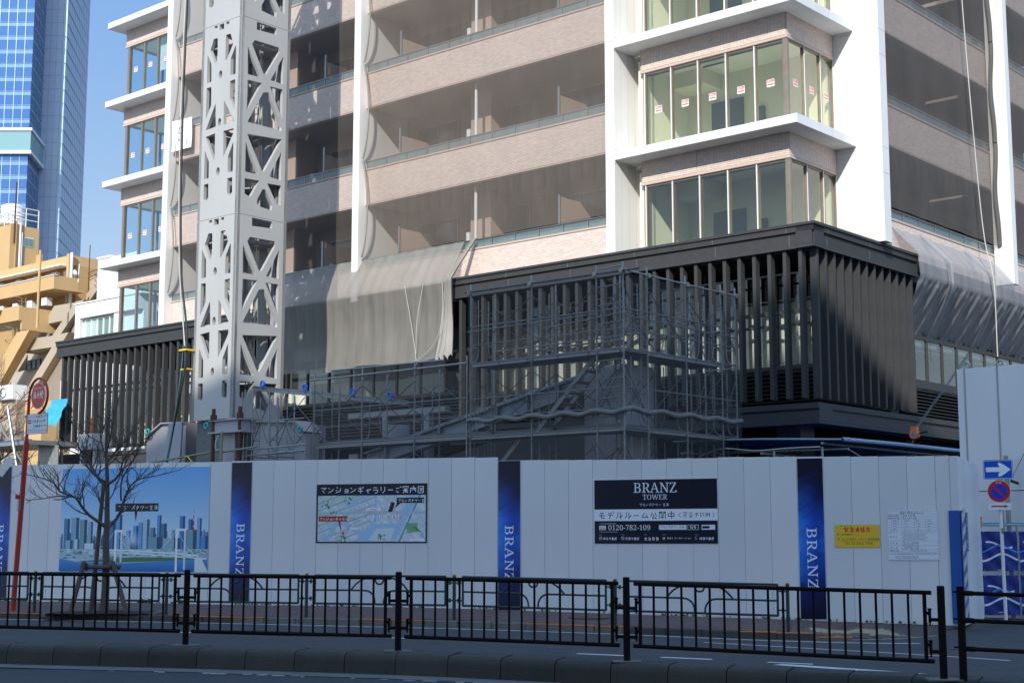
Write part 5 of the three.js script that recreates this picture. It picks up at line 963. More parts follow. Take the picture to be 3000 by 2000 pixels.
// ---------------------------------------------------------------- scaffolds
const SA = -1.7, SB = -5.57, SW2 = 0.9;
function scaffoldBay(t, P, Q, inward, y0, y1, lifts, o = {}) {
  // frames at P and Q (plan points), cross braces between, inner row offset by inward
  const mk = (p, y) => [p[0], p[1], y], I = (p) => [p[0] + inward[0], p[1] + inward[1]];
  for (const [p, f] of [[P, o.first !== false], [Q, o.last !== false]]) if (f) {
    part('upright', TP(mk(p, y0), mk(p, y1 + 0.22), 0.0215, 8), M.galv, t);
    part('upright', TP(mk(I(p), y0), mk(I(p), y1 + 0.1), 0.0215, 8), M.galv, t);
    const rg = [];
    for (const y of lifts) {
      rg.push(TP(mk(p, y), mk(I(p), y), 0.019, 6), TP(mk(p, y + 0.45), mk([p[0] + inward[0] * 0.3, p[1] + inward[1] * 0.3], y + 0.45), 0.014, 5), TP(mk(p, y + 0.85), mk([p[0] + inward[0] * 0.3, p[1] + inward[1] * 0.3], y + 0.85), 0.014, 5));
      const q = (k, h) => mk([p[0] + inward[0] * k, p[1] + inward[1] * k], y + h);
      rg.push(curveP([q(0.3, 1.65), q(0.3, 0.4), q(0.27, 0.2), q(0.12, 0.1), q(0, 0.08)], 0.014, 14, 5), curveP([q(0.72, 1.65), q(0.72, 0.5), q(0.76, 0.3), q(0.9, 0.2), q(1, 0.18)], 0.014, 14, 5));
      rg.push(TP(mk(p, y - 0.03), mk(p, y + 0.03), 0.034, 8));
    }
    part('frame', rg, M.galv, t);
  }
  for (const y of lifts) {
    for (const [p, q] of [[P, Q], [I(P), I(Q)]]) part('cross_brace', [TP(mk(p, y + 0.3), mk(q, y + 1.5), 0.012, 5), TP(mk(p, y + 1.5), mk(q, y + 0.3), 0.012, 5)], M.galvDark, t);
    part('ledger', [TP(mk(P, y + 0.05), mk(Q, y + 0.05), 0.019, 6), TP(mk(P, y + 0.95), mk(Q, y + 0.95), 0.017, 6), TP(mk(P, y + 0.5), mk(Q, y + 0.5), 0.014, 6)], M.galv, t);
  }
}
function platform(t, P, Q, inward, y, board = true) {
  const dx = Q[0] - P[0], dz = Q[1] - P[1], L = Math.hypot(dx, dz), turn = Math.atan2(dz, dx), g = [];
  const box = (s0, s1, h0, h1, i0, i1) => BP(s0, s1, h0, h1, i0, i1).rotateY(turn).translate(P[0], 0, -P[1]);
  const sgn = (inward[0] * -dz + inward[1] * dx) > 0 ? 1 : -1;
  const at = (u, v) => sgn > 0 ? [u, v] : [-v, -u];
  for (const k of [0.06, 0.48]) part('plank', box(0.03, L - 0.03, y - 0.045, y, ...at(k, k + 0.4)), M.plank, t);
  if (board) part('toe_board', box(0.02, L - 0.02, y + 0.01, y + 0.2, ...at(0.86, 0.88)), M.plank, t);
  part('edge_channel', box(0, L, y - 0.055, y + 0.03, ...at(0.0, 0.05)), M.galv, t);
}
{
  const t = planThing('corner_scaffold', 'tall grey pipe scaffold turning the corner in front of the podium', 'scaffold', [SA - 2, SB + 1.5, 0]), lifts = [0.35, 2.1, 3.9, 5.66], y1 = 7.44, A = [-6.3, -4.37, -2.45, SA], Bs = [SB, -4.66, -3.12, -1.6, -0.96];
  for (let i = 0; i < 3; i++) scaffoldBay(t, [A[i], SB], [A[i + 1], SB], [0, SW2], 0, y1, lifts, { last: i === 2 });
  for (let i = 0; i < 4; i++) scaffoldBay(t, [SA, Bs[i]], [SA, Bs[i + 1]], [-SW2, 0], 0, y1, lifts, { first: false });
  for (const y of [2.15, 3.93, 5.68]) { platform(t, [A[0], SB], [A[1], SB], [0, 1], y); platform(t, [A[1], SB], [A[2], SB], [0, 1], y); platform(t, [SA, Bs[1]], [SA, Bs[2]], [-1, 0], y); platform(t, [SA, Bs[2]], [SA, Bs[3]], [-1, 0], y); platform(t, [A[2], SB], [SA, SB], [0, 1], y, false); }
  part('top_rail', [TP([-6.45, SB - 0.05, 7.47], [-1.2, SB - 0.05, 7.44], 0.0245, 8)], mat(0.1, 0.14, 0.19, 0.5, 0.4, { map: T_rust }), t);
  part('top_rail', [TP([SA + 0.05, SB - 0.1, 7.46], [SA + 0.05, -0.82, 7.44], 0.0245, 8)], M.galv, t);
  part('guard_rail', [TP([-6.4, SB, 5.75 + 0.75], [-2.4, SB, 6.55], 0.018, 6), TP([-6.3, SB + 0.9, 6.1], [-1.7, SB + 0.9, 6.15], 0.02, 6), TP([-4, SB - 0.03, 6.35], [-1.7, SB - 0.03, 6.5], 0.018, 6), TP([SA, SB, 6.45], [SA, -0.96, 6.4], 0.018, 6), TP([-5.1, SB + 0.95, 6.02], [-3.4, SB + 0.95, 6.06], 0.024, 7)], M.galv, t);
  const cl = []; for (const a of [...A]) cl.push(BP(a - 0.05, a + 0.05, 7.4, 7.5, SB - 0.09, SB - 0.01)); for (const b of Bs) cl.push(BP(SA, SA + 0.09, 7.4, 7.5, b - 0.05, b + 0.05)); part('clamp', cl, mat(0.4, 0.36, 0.25, 0.6, 0.4, { map: T_rust }), t);
  part('ladder_rung', [...Array(9)].map((_, i) => TP([-2.4, SB, 4.2 + i * 0.42], [SA, SB, 4.22 + i * 0.42], 0.016, 6)), M.galv, t);
  const st = part('stair', [polyP([[-4.7, 4.0], [-4.55, 4.0], [-2.75, 5.7], [-2.9, 5.7]], SB + 0.45, 0.04), polyP([[-4.7, 4.0], [-4.55, 4.0], [-2.75, 5.7], [-2.9, 5.7]], SB + 0.9, 0.04)], M.galv, t);
  part('tread', [...Array(7)].map((_, i) => BP(-4.55 + i * 0.25, -4.32 + i * 0.25, 4.16 + i * 0.235, 4.19 + i * 0.235, SB + 0.47, SB + 0.88)), M.plank, st);
  part('stair', [polyP([[-6.9, 2.3], [-6.75, 2.3], [-4.9, 4.0], [-5.05, 4.0]], SB + 0.45, 0.04)], M.galv, t);
  const n = planThing('scaffold_net', 'fine dark mesh netting wrapped round the corner scaffold', 'safety net', [SA - 2, SB + 1, 3.5]);
  part('mesh', [grid(24, 20, (u, v) => [-6.35 + 4.68 * u, 0.6 + 6.84 * v, -(SB - 0.06 - 0.02 * Math.sin(u * 30 + v * 7) * Math.sin(v * 9))])], M.netDark, n);
  part('mesh', [grid(24, 20, (u, v) => [SA + 0.06 + 0.025 * Math.sin(u * 25 + v * 9) * Math.sin(v * 8), 0.6 + 6.8 * v, -(SB - 0.05 + 4.75 * u)])], M.netDark, n);
  const roll = planThing('rolled_net', 'rolled up grey net tied along the corner scaffold', 'safety net', [SA, SB, 4.3]);
  const rp = []; for (let i = 0; i <= 24; i++) rp.push([-6.3 + 4.62 * i / 24, SB - 0.1, 4.33 + 0.03 * Math.sin(i * 1.3) - 0.03 * Math.abs(Math.sin(i * 0.65))]); for (let i = 1; i <= 24; i++) rp.push([SA + 0.1, SB - 0.1 + 4.75 * i / 24, 4.34 + 0.03 * Math.sin(i * 1.1)]);
  part('roll', [curveP(rp, 0.06, 160, 8)], mat(0.2, 0.2, 0.19, 0.95, 0, { map: T_cloth }), roll);
}
{
  const t = planThing('low_scaffold', 'lower grey pipe scaffold between the crane base and the corner scaffold', 'scaffold', [-9, SB + 0.5, 0]), lifts = [0.4, 2.15, 3.95], A = [-11.95, -10.1, -8.2, -6.42];
  for (let i = 0; i < 3; i++) scaffoldBay(t, [A[i], SB], [A[i + 1], SB], [0, SW2], 0, 5.7, lifts, { last: i === 2 });
  for (let i = 0; i < 3; i++) for (const y of [2.2, 3.95]) platform(t, [A[i], SB], [A[i + 1], SB], [0, 1], y);
  part('top_rail', [TP([-12.1, SB - 0.05, 5.72], [-6.4, SB - 0.05, 5.74], 0.024, 8), TP([-11.4, SB + 0.1, 5.95], [-7.3, SB + 0.1, 5.9], 0.024, 8)], M.galv, t);
  // open frames beside the crane base
  const C = [-14.15, -13.45, -12.0];
  for (let i = 0; i < 2; i++) scaffoldBay(t, [C[i], SB - 0.3], [C[i + 1], SB - 0.3], [0, SW2], 0, 5.35, [0.3, 2.0, 3.75], { last: false });
  part('cross_pipe', [TP([-14.3, -5.9, 3.95], [-11.8, -5.9, 4.0], 0.024), TP([-14.3, -5.95, 3.78], [-11.8, -5.95, 3.85], 0.024), TP([-14.2, -5.9, 3.55], [-11.8, -5.9, 3.5], 0.03), TP([-12.4, -5.92, 3.38], [-11.85, -5.92, 3.38], 0.03)], M.galv, t);
  part('ladder', [TP([-14.6, -5.95, 0], [-14.5, -5.95, 5.55], 0.02), TP([-14.48, -5.95, 0], [-14.38, -5.95, 5.6], 0.02)], M.galv, t);
  const n = planThing('scaffold_net', 'fine dark mesh netting stretched over the lower scaffold', 'safety net', [-9, SB, 3.5]);
  part('mesh', [grid(24, 14, (u, v) => [-12 + 5.6 * u, 0.6 + 5.0 * v, -(SB - 0.06 - 0.02 * Math.sin(u * 30 + v * 7) * Math.sin(v * 9))])], M.netDark, n);
}
// steel members stored behind the scaffolds
{
  const t = planThing('steel_ramp', 'sloping blue grey steel beams with flanges behind the scaffold', 'steel beam', [-6, -3.9, 3.5]);
  for (const [b, d] of [[-3.97, 0], [-3.2, 0.28]]) {
    const L = (x) => 3.83 + (x + 11.5) * 0.206 + d, x0 = -11.6, x1 = -4.1;
    part('beam', [polyP([[x0, L(x0)], [x1, L(x1)], [x1, L(x1) - 0.36], [x0, L(x0) - 0.36]], b, 0.03), polyP([[x0, L(x0) + 0.03], [x1, L(x1) + 0.03], [x1, L(x1)], [x0, L(x0)]], b - 0.13, 0.28), polyP([[x0, L(x0) - 0.36], [x1, L(x1) - 0.36], [x1, L(x1) - 0.39], [x0, L(x0) - 0.39]], b - 0.13, 0.28), ...[...Array(7)].map((_, i) => { const x = x0 + 0.8 + i; return polyP([[x, L(x)], [x + 0.03, L(x)], [x + 0.03, L(x) - 0.36], [x, L(x) - 0.36]], b - 0.12, 0.12); })], M.steelBlue, t);
  }
  part('skirt', [polyP([[-10.5, 0], [-10.5, 3.5], [-4.1, 4.85], [-4.1, 0]], -3.0, 0.08)], mat(0.12, 0.12, 0.13, 0.8, 0, { map: T_dirt }), t);
  const w = planThing('white_block', 'tall white painted steel block with lifting eyes behind the scaffold', 'counterweight', [-3.3, -3.6, 0]);
  part('body', [CB(-3.92, -2.67, 0, 5.56, 3.06, 4.18, 0.02), BP(-3.33, -3.32, 0, 5.56, -4.186, -4.18)], mat(0.5, 0.5, 0.53, 0.5, 0, { map: T_dirt }), w);
  for (const a of [-3.6, -3.0]) part('lifting_eye', new THREE.TorusGeometry(0.06, 0.02, 8, 16).translate(a, 5.62, 3.9), M.galv, w);
  const b = planThing('white_box', 'small white panel standing behind the low scaffold', 'panel', [-11, -5.0, 2.5]); part('panel', [CB(-11.2, -10.85, 2.4, 3.75, 4.95, 5.0, 0.004)], M.hoard, b);
  const s = planThing('steel_frame', 'grey steel stored frame behind the lower scaffold', 'steel frame', [-10.5, -3.2, 3]); part('beam', [BP(-13.2, -9.4, 4.9, 5.05, -3.2, -3.0), BP(-11.8, -11.6, 2.5, 4.9, -3.2, -3.0), BP(-10.2, -10.0, 2.5, 4.9, -3.2, -3.0)], M.galv, s); part('drum', [TP([-11, -3.4, 3.7], [-11, -3.4, 4.6], 0.35, 18)], M.towerBase, s);
  const bl2 = planThing('site_sheet', 'pale grey sheet standing low behind the scaffold braces', 'sheet', [-6, -2.6, 3]); part('sheet', [grid(20, 3, (u, v) => [-8.4 + 4.4 * u, 2.4 + 1.2 * v, 2.6 + 0.03 * Math.sin(u * 40)])], M.sheet, bl2);
}

// ---------------------------------------------------------------- nets and sheets on the building
function netBay(label, a0, a1, y0, y1, m, at) {
  const t = planThing('balcony_net', label, 'safety net', [a0, 0.45, y0]);
  part('mesh', [grid(Math.round((a1 - a0) * 4), 60, (u, v) => { const y = y0 + (y1 - y0) * v, ph = ((y - 10.5) / 3.25) % 1, bul = Math.sin(Math.PI * ((ph + 1) % 1)); return [a0 + (a1 - a0) * u + (u < 0.03 ? 0.22 * bul : 0), y, -(at - 0.06 * bul - 0.02 * Math.sin(u * 37 + v * 9))]; })], m, t);
  const fold = [];
  for (let k = 0; k < 4; k++) { const c = []; for (let i = 0; i <= 10; i++) { const s = i / 10; c.push([a0 + 0.04 + 0.25 * Math.sin(Math.PI * s) ** 0.8, at - 0.08, RAIL(k) + 0.02 + (3.2) * s]); } if (RAIL(k) + 3 <= y1 + 1.5 && RAIL(k) >= y0 - 0.1) fold.push(curveP(c, 0.03, 20, 5)); }
  if (fold.length) part('gathered_edge', fold, M.netFold, t);
  return t;
}
netBay('brown mesh safety net over the balconies between the two near white fins', -16.62, -6.64, 10.5, 22, M.netBrown, 0.47);
netBay('faint mesh safety net over the balconies behind the crane mast', -26.97, -16.97, 10.5, 24, mat(0.3, 0.27, 0.25, 0.95, 0, { transparent: true, opacity: 0.2, map: T_cloth, side: THREE.DoubleSide }), 0.47);
for (const [b0, b1, label] of [[3.82, 11.85, 'dark mesh safety net over the end balconies nearest the corner'], [12.22, 20.1, 'dark mesh safety net over the end balconies farther along']]) {
  const t = planThing('balcony_net', label, 'safety net', [-0.3, b0, 10.5]);
  part('mesh', [grid(40, 60, (u, v) => { const y = 10.5 + 11 * v, ph = ((y - 10.5) / 3.25) % 1, bul = Math.sin(Math.PI * ph); return [-0.28 + 0.05 * bul + 0.02 * Math.sin(u * 31 + v * 6), y, -(b0 + (b1 - b0) * u)]; })], mat(0.22, 0.2, 0.185, 0.95, 0, { transparent: true, opacity: 0.45, map: T_cloth, side: THREE.DoubleSide }), t);
  const fold = []; for (let k = 0; k < 4; k++) for (const e of [0, 1]) { const c = []; for (let i = 0; i <= 10; i++) { const s = i / 10; c.push([-0.2 + 0.02 * Math.sin(s * 9), e ? b1 - 0.12 * Math.sin(Math.PI * s) : b0 + 0.1 * Math.sin(Math.PI * s), RAIL(k) + 3.2 * s]); } fold.push(curveP(c, e ? 0.075 : 0.04, 20, 6)); }
  part('gathered_edge', fold, mat(0.13, 0.125, 0.12, 0.95, 0, { map: T_cloth }), t);
}
{ // the net let down over the podium edge
  const t = planThing('draped_net', 'grey mesh net hanging from the lowest balcony rail over the podium shop front', 'safety net', [-14, 0, 8]);
  const prof = (s) => s < 0.35 ? [10.5 - 1.3 * s / 0.35, 0.55 - 0.8 * s / 0.35] : [9.2 - 2.35 * (s - 0.35) / 0.65, -0.25 + 0.12 * Math.sin((s - 0.35) / 0.65 * Math.PI)];
  part('mesh', [grid(70, 36, (u, v) => { const [y, b] = prof(1 - v), f = 0.03 * Math.sin(u * 44 + v * 3) * (1 - v) + 0.02 * Math.sin(u * 90); return [-20.4 + 8.2 * u + 0.1 * (1 - v), y + 0.05 * Math.sin(u * 14) * (1 - v), -(b + f)]; })], M.netGrey, t);
  part('gathered_fold', [grid(14, 40, (u, v) => { const [y, b] = prof(1 - v), s = 1 - v, w = 0.16 + 0.75 * Math.max(0, s - 0.25), c = -11.72 - 0.45 * Math.sin(Math.min(1, s * 1.6) * 1.3); return [c + (u - 0.6) * w, y - (s > 0.97 ? 0.1 * Math.sin(u * 20) : 0), -(b - 0.05 - 0.05 * Math.sin(u * 26) )]; })], M.netFold, t);
  part('edge_cord', [curveP([[-13.9, -0.3, 9.2], [-13.6, -0.35, 8.2], [-13.36, -0.33, 7.0], [-13.34, -0.32, 6.75]], 0.008, 20), curveP([[-13.1, -0.3, 9.2], [-13.3, -0.36, 8.0], [-13.36, -0.33, 6.9]], 0.007, 20), curveP([[-12.3, -0.3, 9.1], [-12.25, -0.36, 8], [-12.6, -0.33, 7.3], [-13.3, -0.33, 6.85]], 0.007, 20)], M.rope, t);
  const w = planThing('draped_sheet', 'thin white netting draped from a balcony over the end of the podium', 'safety net', [0.3, 9, 9]);
  // hangs out over the podium's edge, then falls back in folds
  const pr = (s, u) => { const o = 0.55; return s < 0.3 ? [10.48 - 1.2 * s / 0.3, -0.35 + (0.42 + o) * s / 0.3] : s < 0.48 ? [9.28 - 0.65 * (s - 0.3) / 0.18, 0.07 + o + 0.06 * (s - 0.3) / 0.18] : [8.63 - 1.75 * (s - 0.48) / 0.52, 0.13 + o - (0.6 + o) * Math.pow((s - 0.48) / 0.52, 1.1)]; };
  part('mesh', [grid(160, 44, (u, v) => { const s = 1 - v, [y, a] = pr(s, u), b = 5.35 + 14 * u + (s < 0.3 ? -0.55 * (1 - s / 0.3) : 0) + (s > 0.48 ? 0.75 * (s - 0.48) : 0), f = s > 0.5 ? 0.035 * Math.sin(u * 260 + s * 22) + 0.03 * Math.sin(u * 97) : 0.008 * Math.sin(u * 120); return [a - 0.45 + (s < 0.3 ? 0.0 : 0) + f, y + 0.02 * Math.sin(u * 60) * (s > 0.9 ? 3 : 0), -b]; })], M.netWhite, w);
  for (const b of [7.25, 10.2]) part('gathered_fold', [grid(10, 40, (u, v) => { const s = 1 - v, [y, a] = pr(s, u), c = b + (s < 0.3 ? -0.55 * (1 - s / 0.3) : 0) + (s > 0.48 ? 0.9 * (s - 0.48) : 0); return [a - 0.42 + 0.04 * Math.sin(u * 22), y, -(c + (u - 0.5) * (0.32 + 0.1 * Math.sin(s * 8)))]; })], M.netWhite, w);
  const rp = planThing('hanging_rope', 'thin pale rope hanging down the end facade past the podium', 'rope', [0.3, 9, 7]);
  part('strand', [curveP([[0.25, 8.4, 22], [0.3, 9.0, 14], [0.35, 9.5, 10], [0.5, 9.55, 9.2], [0.45, 9.75, 6.8]], 0.016, 40)], M.rope, rp);
}
// floor number banner
{
  const t = planThing('floor_banner', 'small white banner marked 5F hung on a balcony beside the crane mast', 'banner', [-26.3, 0.38, 16.4]);
  const m = canvasMat(256, 250, (c, w, h) => { c.fillStyle = '#e9e9ea'; c.fillRect(0, 0, w, h); c.strokeStyle = 'rgba(120,120,130,0.4)'; for (let k = 0; k < 8; k++) { c.beginPath(); c.moveTo(hash(k, 1, 1) * w, 0); c.lineTo(hash(k, 2, 1) * w, h); c.stroke(); } text(c, '5', w * 0.3, h * 0.7, h * 0.62, '#2b2f6e'); text(c, 'F', w * 0.72, h * 0.88, h * 0.22, '#333'); }, 0.7);
  part('sheet', [grid(10, 10, (u, v) => [-26.92 + 1.2 * u, 15.84 + 1.16 * v - 0.03 * u, -(0.36 + 0.02 * Math.sin(u * 6 + v * 4))])], m, t, true);
}

// ---------------------------------------------------------------- blue net canopy and its fittings over the entrance yard
{
  const t = planThing('net_canopy', 'blue net canopy on pipes under the dark podium corner', 'canopy', [0, 0, 3.75]);
  part('mesh', [grid(30, 30, (u, v) => [-3.2 + 4.6 * u, 3.78 + 0.05 * Math.sin(u * 18) * Math.sin(v * 15) + 0.12 * (1 - u) * (1 - v), -(-1.5 + 6.5 * v)])], M.blueNet, t);
  part('hem', [curveP([[-3.2, -1.52, 3.9], [-1, -1.52, 3.86], [1.42, -1.52, 3.75]], 0.025, 20), curveP([[1.42, -1.52, 3.75], [1.44, 1, 3.77], [1.44, 5, 3.78]], 0.05, 20)], mat(0.25, 0.36, 0.5, 0.8), t);
  part('pipe', [TP([-3.2, -1.2, 3.62], [1.4, -1.2, 3.55], 0.03), TP([0.95, -1.6, 3.68], [0.95, 5, 3.68], 0.03), TP([-0.6, -1.7, 3.5], [-0.6, 5, 3.5], 0.03), TP([-0.25, -1.7, 0], [-0.25, -1.7, 3.55], 0.03), TP([-0.15, -1.75, 0], [-0.15, -1.75, 3.42], 0.03), TP([0.2, -1.9, 0], [0.2, -1.9, 3.4], 0.035), TP([0.9, -1.5, 0], [0.9, -1.5, 3.6], 0.03)], M.galv, t);
  part('grommet', [...Array(12)].map((_, i) => new THREE.SphereGeometry(0.035, 8, 6).translate(1.46, 3.77, 1.3 - i * 0.55)), mat(0.3, 0.45, 0.6, 0.5), t);
  const c = planThing('sagging_cable', 'pale and black striped cable sagging below the blue canopy', 'cable', [-0.5, -1.6, 3.5]);
  part('strand', [curveP([[-2.4, -1.6, 3.5], [-1.8, -1.6, 3.66], [-0.8, -1.6, 3.58], [0, -1.6, 3.6], [0.9, -1.6, 3.6]], 0.014, 40), curveP([[1.3, -1.0, 3.55], [1.4, 0.2, 3.25], [1.4, 1.4, 3.45]], 0.01, 24)], M.rope, c);
  const h = planThing('lever_hoist', 'orange lever hoist hanging on a steel wire beside the podium', 'hoist', [1.5, 2.6, 4]);
  part('body', [new THREE.CylinderGeometry(0.11, 0.11, 0.16, 14).rotateX(Math.PI / 2).translate(1.5, 4.05, -2.0), BP(1.42, 1.58, 4.1, 4.24, 1.94, 2.06)], M.hoist, h);
  part('lever', [TP([1.5, 2, 4.05], [1.82, 2.05, 4.12], 0.025)], M.cable, h);
  part('hub', new THREE.CylinderGeometry(0.05, 0.05, 0.18, 12).rotateX(Math.PI / 2).translate(1.5, 4.05, -2.0), M.blueEye, h);
  part('wire', [TP([1.52, 2, 4.2], [2.3, 3.6, 6.2], 0.012, 5), TP([1.56, 2.02, 4.2], [2.34, 3.62, 6.2], 0.012, 5), TP([1.48, 2, 3.95], [1.44, 1.9, 3.78], 0.012, 5)], M.galvDark, h);
}
// tall white gate panels beside the entrance
{
  const t = planThing('gate_wall', 'tall white steel gate wall with lifting eyes beside the entrance', 'gate', [4.5, -0.95, 0]);
  const as = [3.95, 4.13, 4.87, 5.61, 6.35, 7.1];
  for (let i = 0; i < 5; i++) for (const [y0, y1] of [[-0.2, 2.51], [2.53, 5.2]]) part('panel', CB(as[i] + 0.006, as[i + 1] - 0.006, y0, y1, 0.85, 0.95, 0.006), M.hoard, t);
  for (const a of [4.13, 4.87, 5.61]) { part('joint_strip', BP(a - 0.02, a + 0.02, -0.2, 5.2, -0.957, -0.94), mat(0.36, 0.36, 0.37, 0.6), t); part('lifting_eye', new THREE.TorusGeometry(0.06, 0.025, 8, 16).translate(a + 0.05, 5.27, 0.9), M.alu, t); }
}

// ---------------------------------------------------------------- signs at the entrance
const SGT = -0.42;
{
  const px = 9.93, pz = -30.1, g = G(px);
  const t = thing('sign_pole', 'slim white sign pole carrying the one-way and no parking signs', 'pole', [px, g, pz]);
  part('pole', [T([px, g - 0.05, pz], [px - 0.02, 3.0, pz], 0.035, 14)], M.whiteBright, t);
  part('inspection_label', [T([px - 0.009, 1.6, pz], [px - 0.01, 1.72, pz], 0.0362, 14)], M.hoardEdge, t);
  part('orange_cap', [T([px - 0.35, 1.72, pz - 0.3], [px - 0.33, 1.95, pz - 0.3], 0.035, 8, 0.03)], M.hoist, t);
  const plate = (name, label, cat2, y, geo, w, h, art, dz = 0.06) => {
    const o = new THREE.Group(); o.name = name; scene.add(o); meta(o, label, cat2); o.position.set(px - 0.02 + dz * Math.sin(SGT), y, pz + dz * Math.cos(SGT)); o.rotation.y = SGT; o.off = V3(0, 0, 0);
    const m = shade(new THREE.Mesh(geo, art)); m.name = 'plate'; o.add(m); part('bracket', [BP(-0.05, 0.05, -0.02, 0.02, 0.01, 0.06)], M.galv, o); return o;
  };
  const rect = (w, h, r) => { const s = new THREE.Shape(); s.moveTo(-w / 2 + r, -h / 2); s.lineTo(w / 2 - r, -h / 2); s.quadraticCurveTo(w / 2, -h / 2, w / 2, -h / 2 + r); s.lineTo(w / 2, h / 2 - r); s.quadraticCurveTo(w / 2, h / 2, w / 2 - r, h / 2); s.lineTo(-w / 2 + r, h / 2); s.quadraticCurveTo(-w / 2, h / 2, -w / 2, h / 2 - r); s.lineTo(-w / 2, -h / 2 + r); s.quadraticCurveTo(-w / 2, -h / 2, -w / 2 + r, -h / 2); const g2 = new THREE.ExtrudeGeometry(s, { depth: 0.008, bevelEnabled: false }), p = g2.attributes.position, uv = g2.attributes.uv; for (let i = 0; i < p.count; i++) uv.setXY(i, p.getX(i) / w + 0.5, p.getY(i) / h + 0.5); return g2; };
  plate('one_way_sign', 'blue one-way sign with a thick white arrow', 'road sign', 2.9, rect(0.58, 0.395, 0.03), 0.58, 0.395, canvasMat(512, 348, (c, w, h) => {
    c.fillStyle = '#1452b8'; c.fillRect(0, 0, w, h); c.strokeStyle = '#e6ecf6'; c.lineWidth = 9; c.strokeRect(14, 14, w - 28, h - 28); c.fillStyle = '#e8edf5';
    c.beginPath(); c.moveTo(w * 0.09, h * 0.38); c.lineTo(w * 0.56, h * 0.38); c.quadraticCurveTo(w * 0.46, h * 0.18, w * 0.53, h * 0.14); c.quadraticCurveTo(w * 0.6, h * 0.14, w * 0.92, h * 0.5); c.quadraticCurveTo(w * 0.6, h * 0.88, w * 0.53, h * 0.86); c.quadraticCurveTo(w * 0.46, h * 0.82, w * 0.56, h * 0.62); c.lineTo(w * 0.09, h * 0.62); c.fill();
  }, 0.35));
  const disc = new THREE.CylinderGeometry(0.225, 0.225, 0.01, 40).rotateX(Math.PI / 2); { const p = disc.attributes.position, uv = disc.attributes.uv; for (let i = 0; i < p.count; i++) uv.setXY(i, p.getX(i) / 0.45 + 0.5, p.getY(i) / 0.45 + 0.5); }
  plate('no_parking_sign', 'round red and blue no parking sign marked 8-20', 'road sign', 2.46, disc, 0.45, 0.45, canvasMat(400, 400, (c, w, h) => {
    c.fillStyle = '#e6ddc8'; c.fillRect(0, 0, w, h); c.fillStyle = '#c8201a'; c.beginPath(); c.arc(w / 2, h / 2, w * 0.485, 0, 7); c.fill(); c.fillStyle = '#1c3cc0'; c.beginPath(); c.arc(w / 2, h * 0.52, w * 0.35, 0, 7); c.fill();
    c.save(); c.translate(w / 2, h * 0.52); c.rotate(Math.PI / 4); c.fillStyle = '#c8201a'; c.fillRect(-w * 0.36, -w * 0.045, w * 0.72, w * 0.09); c.restore(); text(c, '8-20', w / 2, h * 0.145, w * 0.125, '#f2ece0', 'sans-serif', 'center');
  }, 0.35));
  plate('arrow_plate', 'small white plate with a red arrow under the no parking sign', 'road sign', 2.155, rect(0.44, 0.145, 0.02), 0.44, 0.145, canvasMat(384, 128, (c, w, h) => { c.fillStyle = '#e4e8ee'; c.fillRect(0, 0, w, h); c.fillStyle = '#c4241c'; c.fillRect(w * 0.13, h * 0.38, w * 0.6, h * 0.22); c.beginPath(); c.moveTo(w * 0.72, h * 0.24); c.lineTo(w * 0.88, h * 0.49); c.lineTo(w * 0.72, h * 0.74); c.fill(); }, 0.4));
  const q = thing('grey_pole', 'grey steel pole standing behind the traffic signs', 'pole', [10.44, G(10.44), -31.2]);
  part('pole', [T([10.45, G(10.4), -31.2], [10.44, 3.25, -31.2], 0.05, 12)], M.galv, q);
  part('wire_clamp', [T([10.5, 2.72, -31.15], [10.66, 2.66, -31.12], 0.03, 8)], M.cable, q);
  const wv = thing('guy_wire', 'thin grey wire slanting up from the grey pole', 'wire', [10.6, 2.75, -31.1]); part('strand', [T([10.52, 2.75, -31.15], [11.6, 4.6, -31.4], 0.008, 5)], M.galvDark, wv);
}
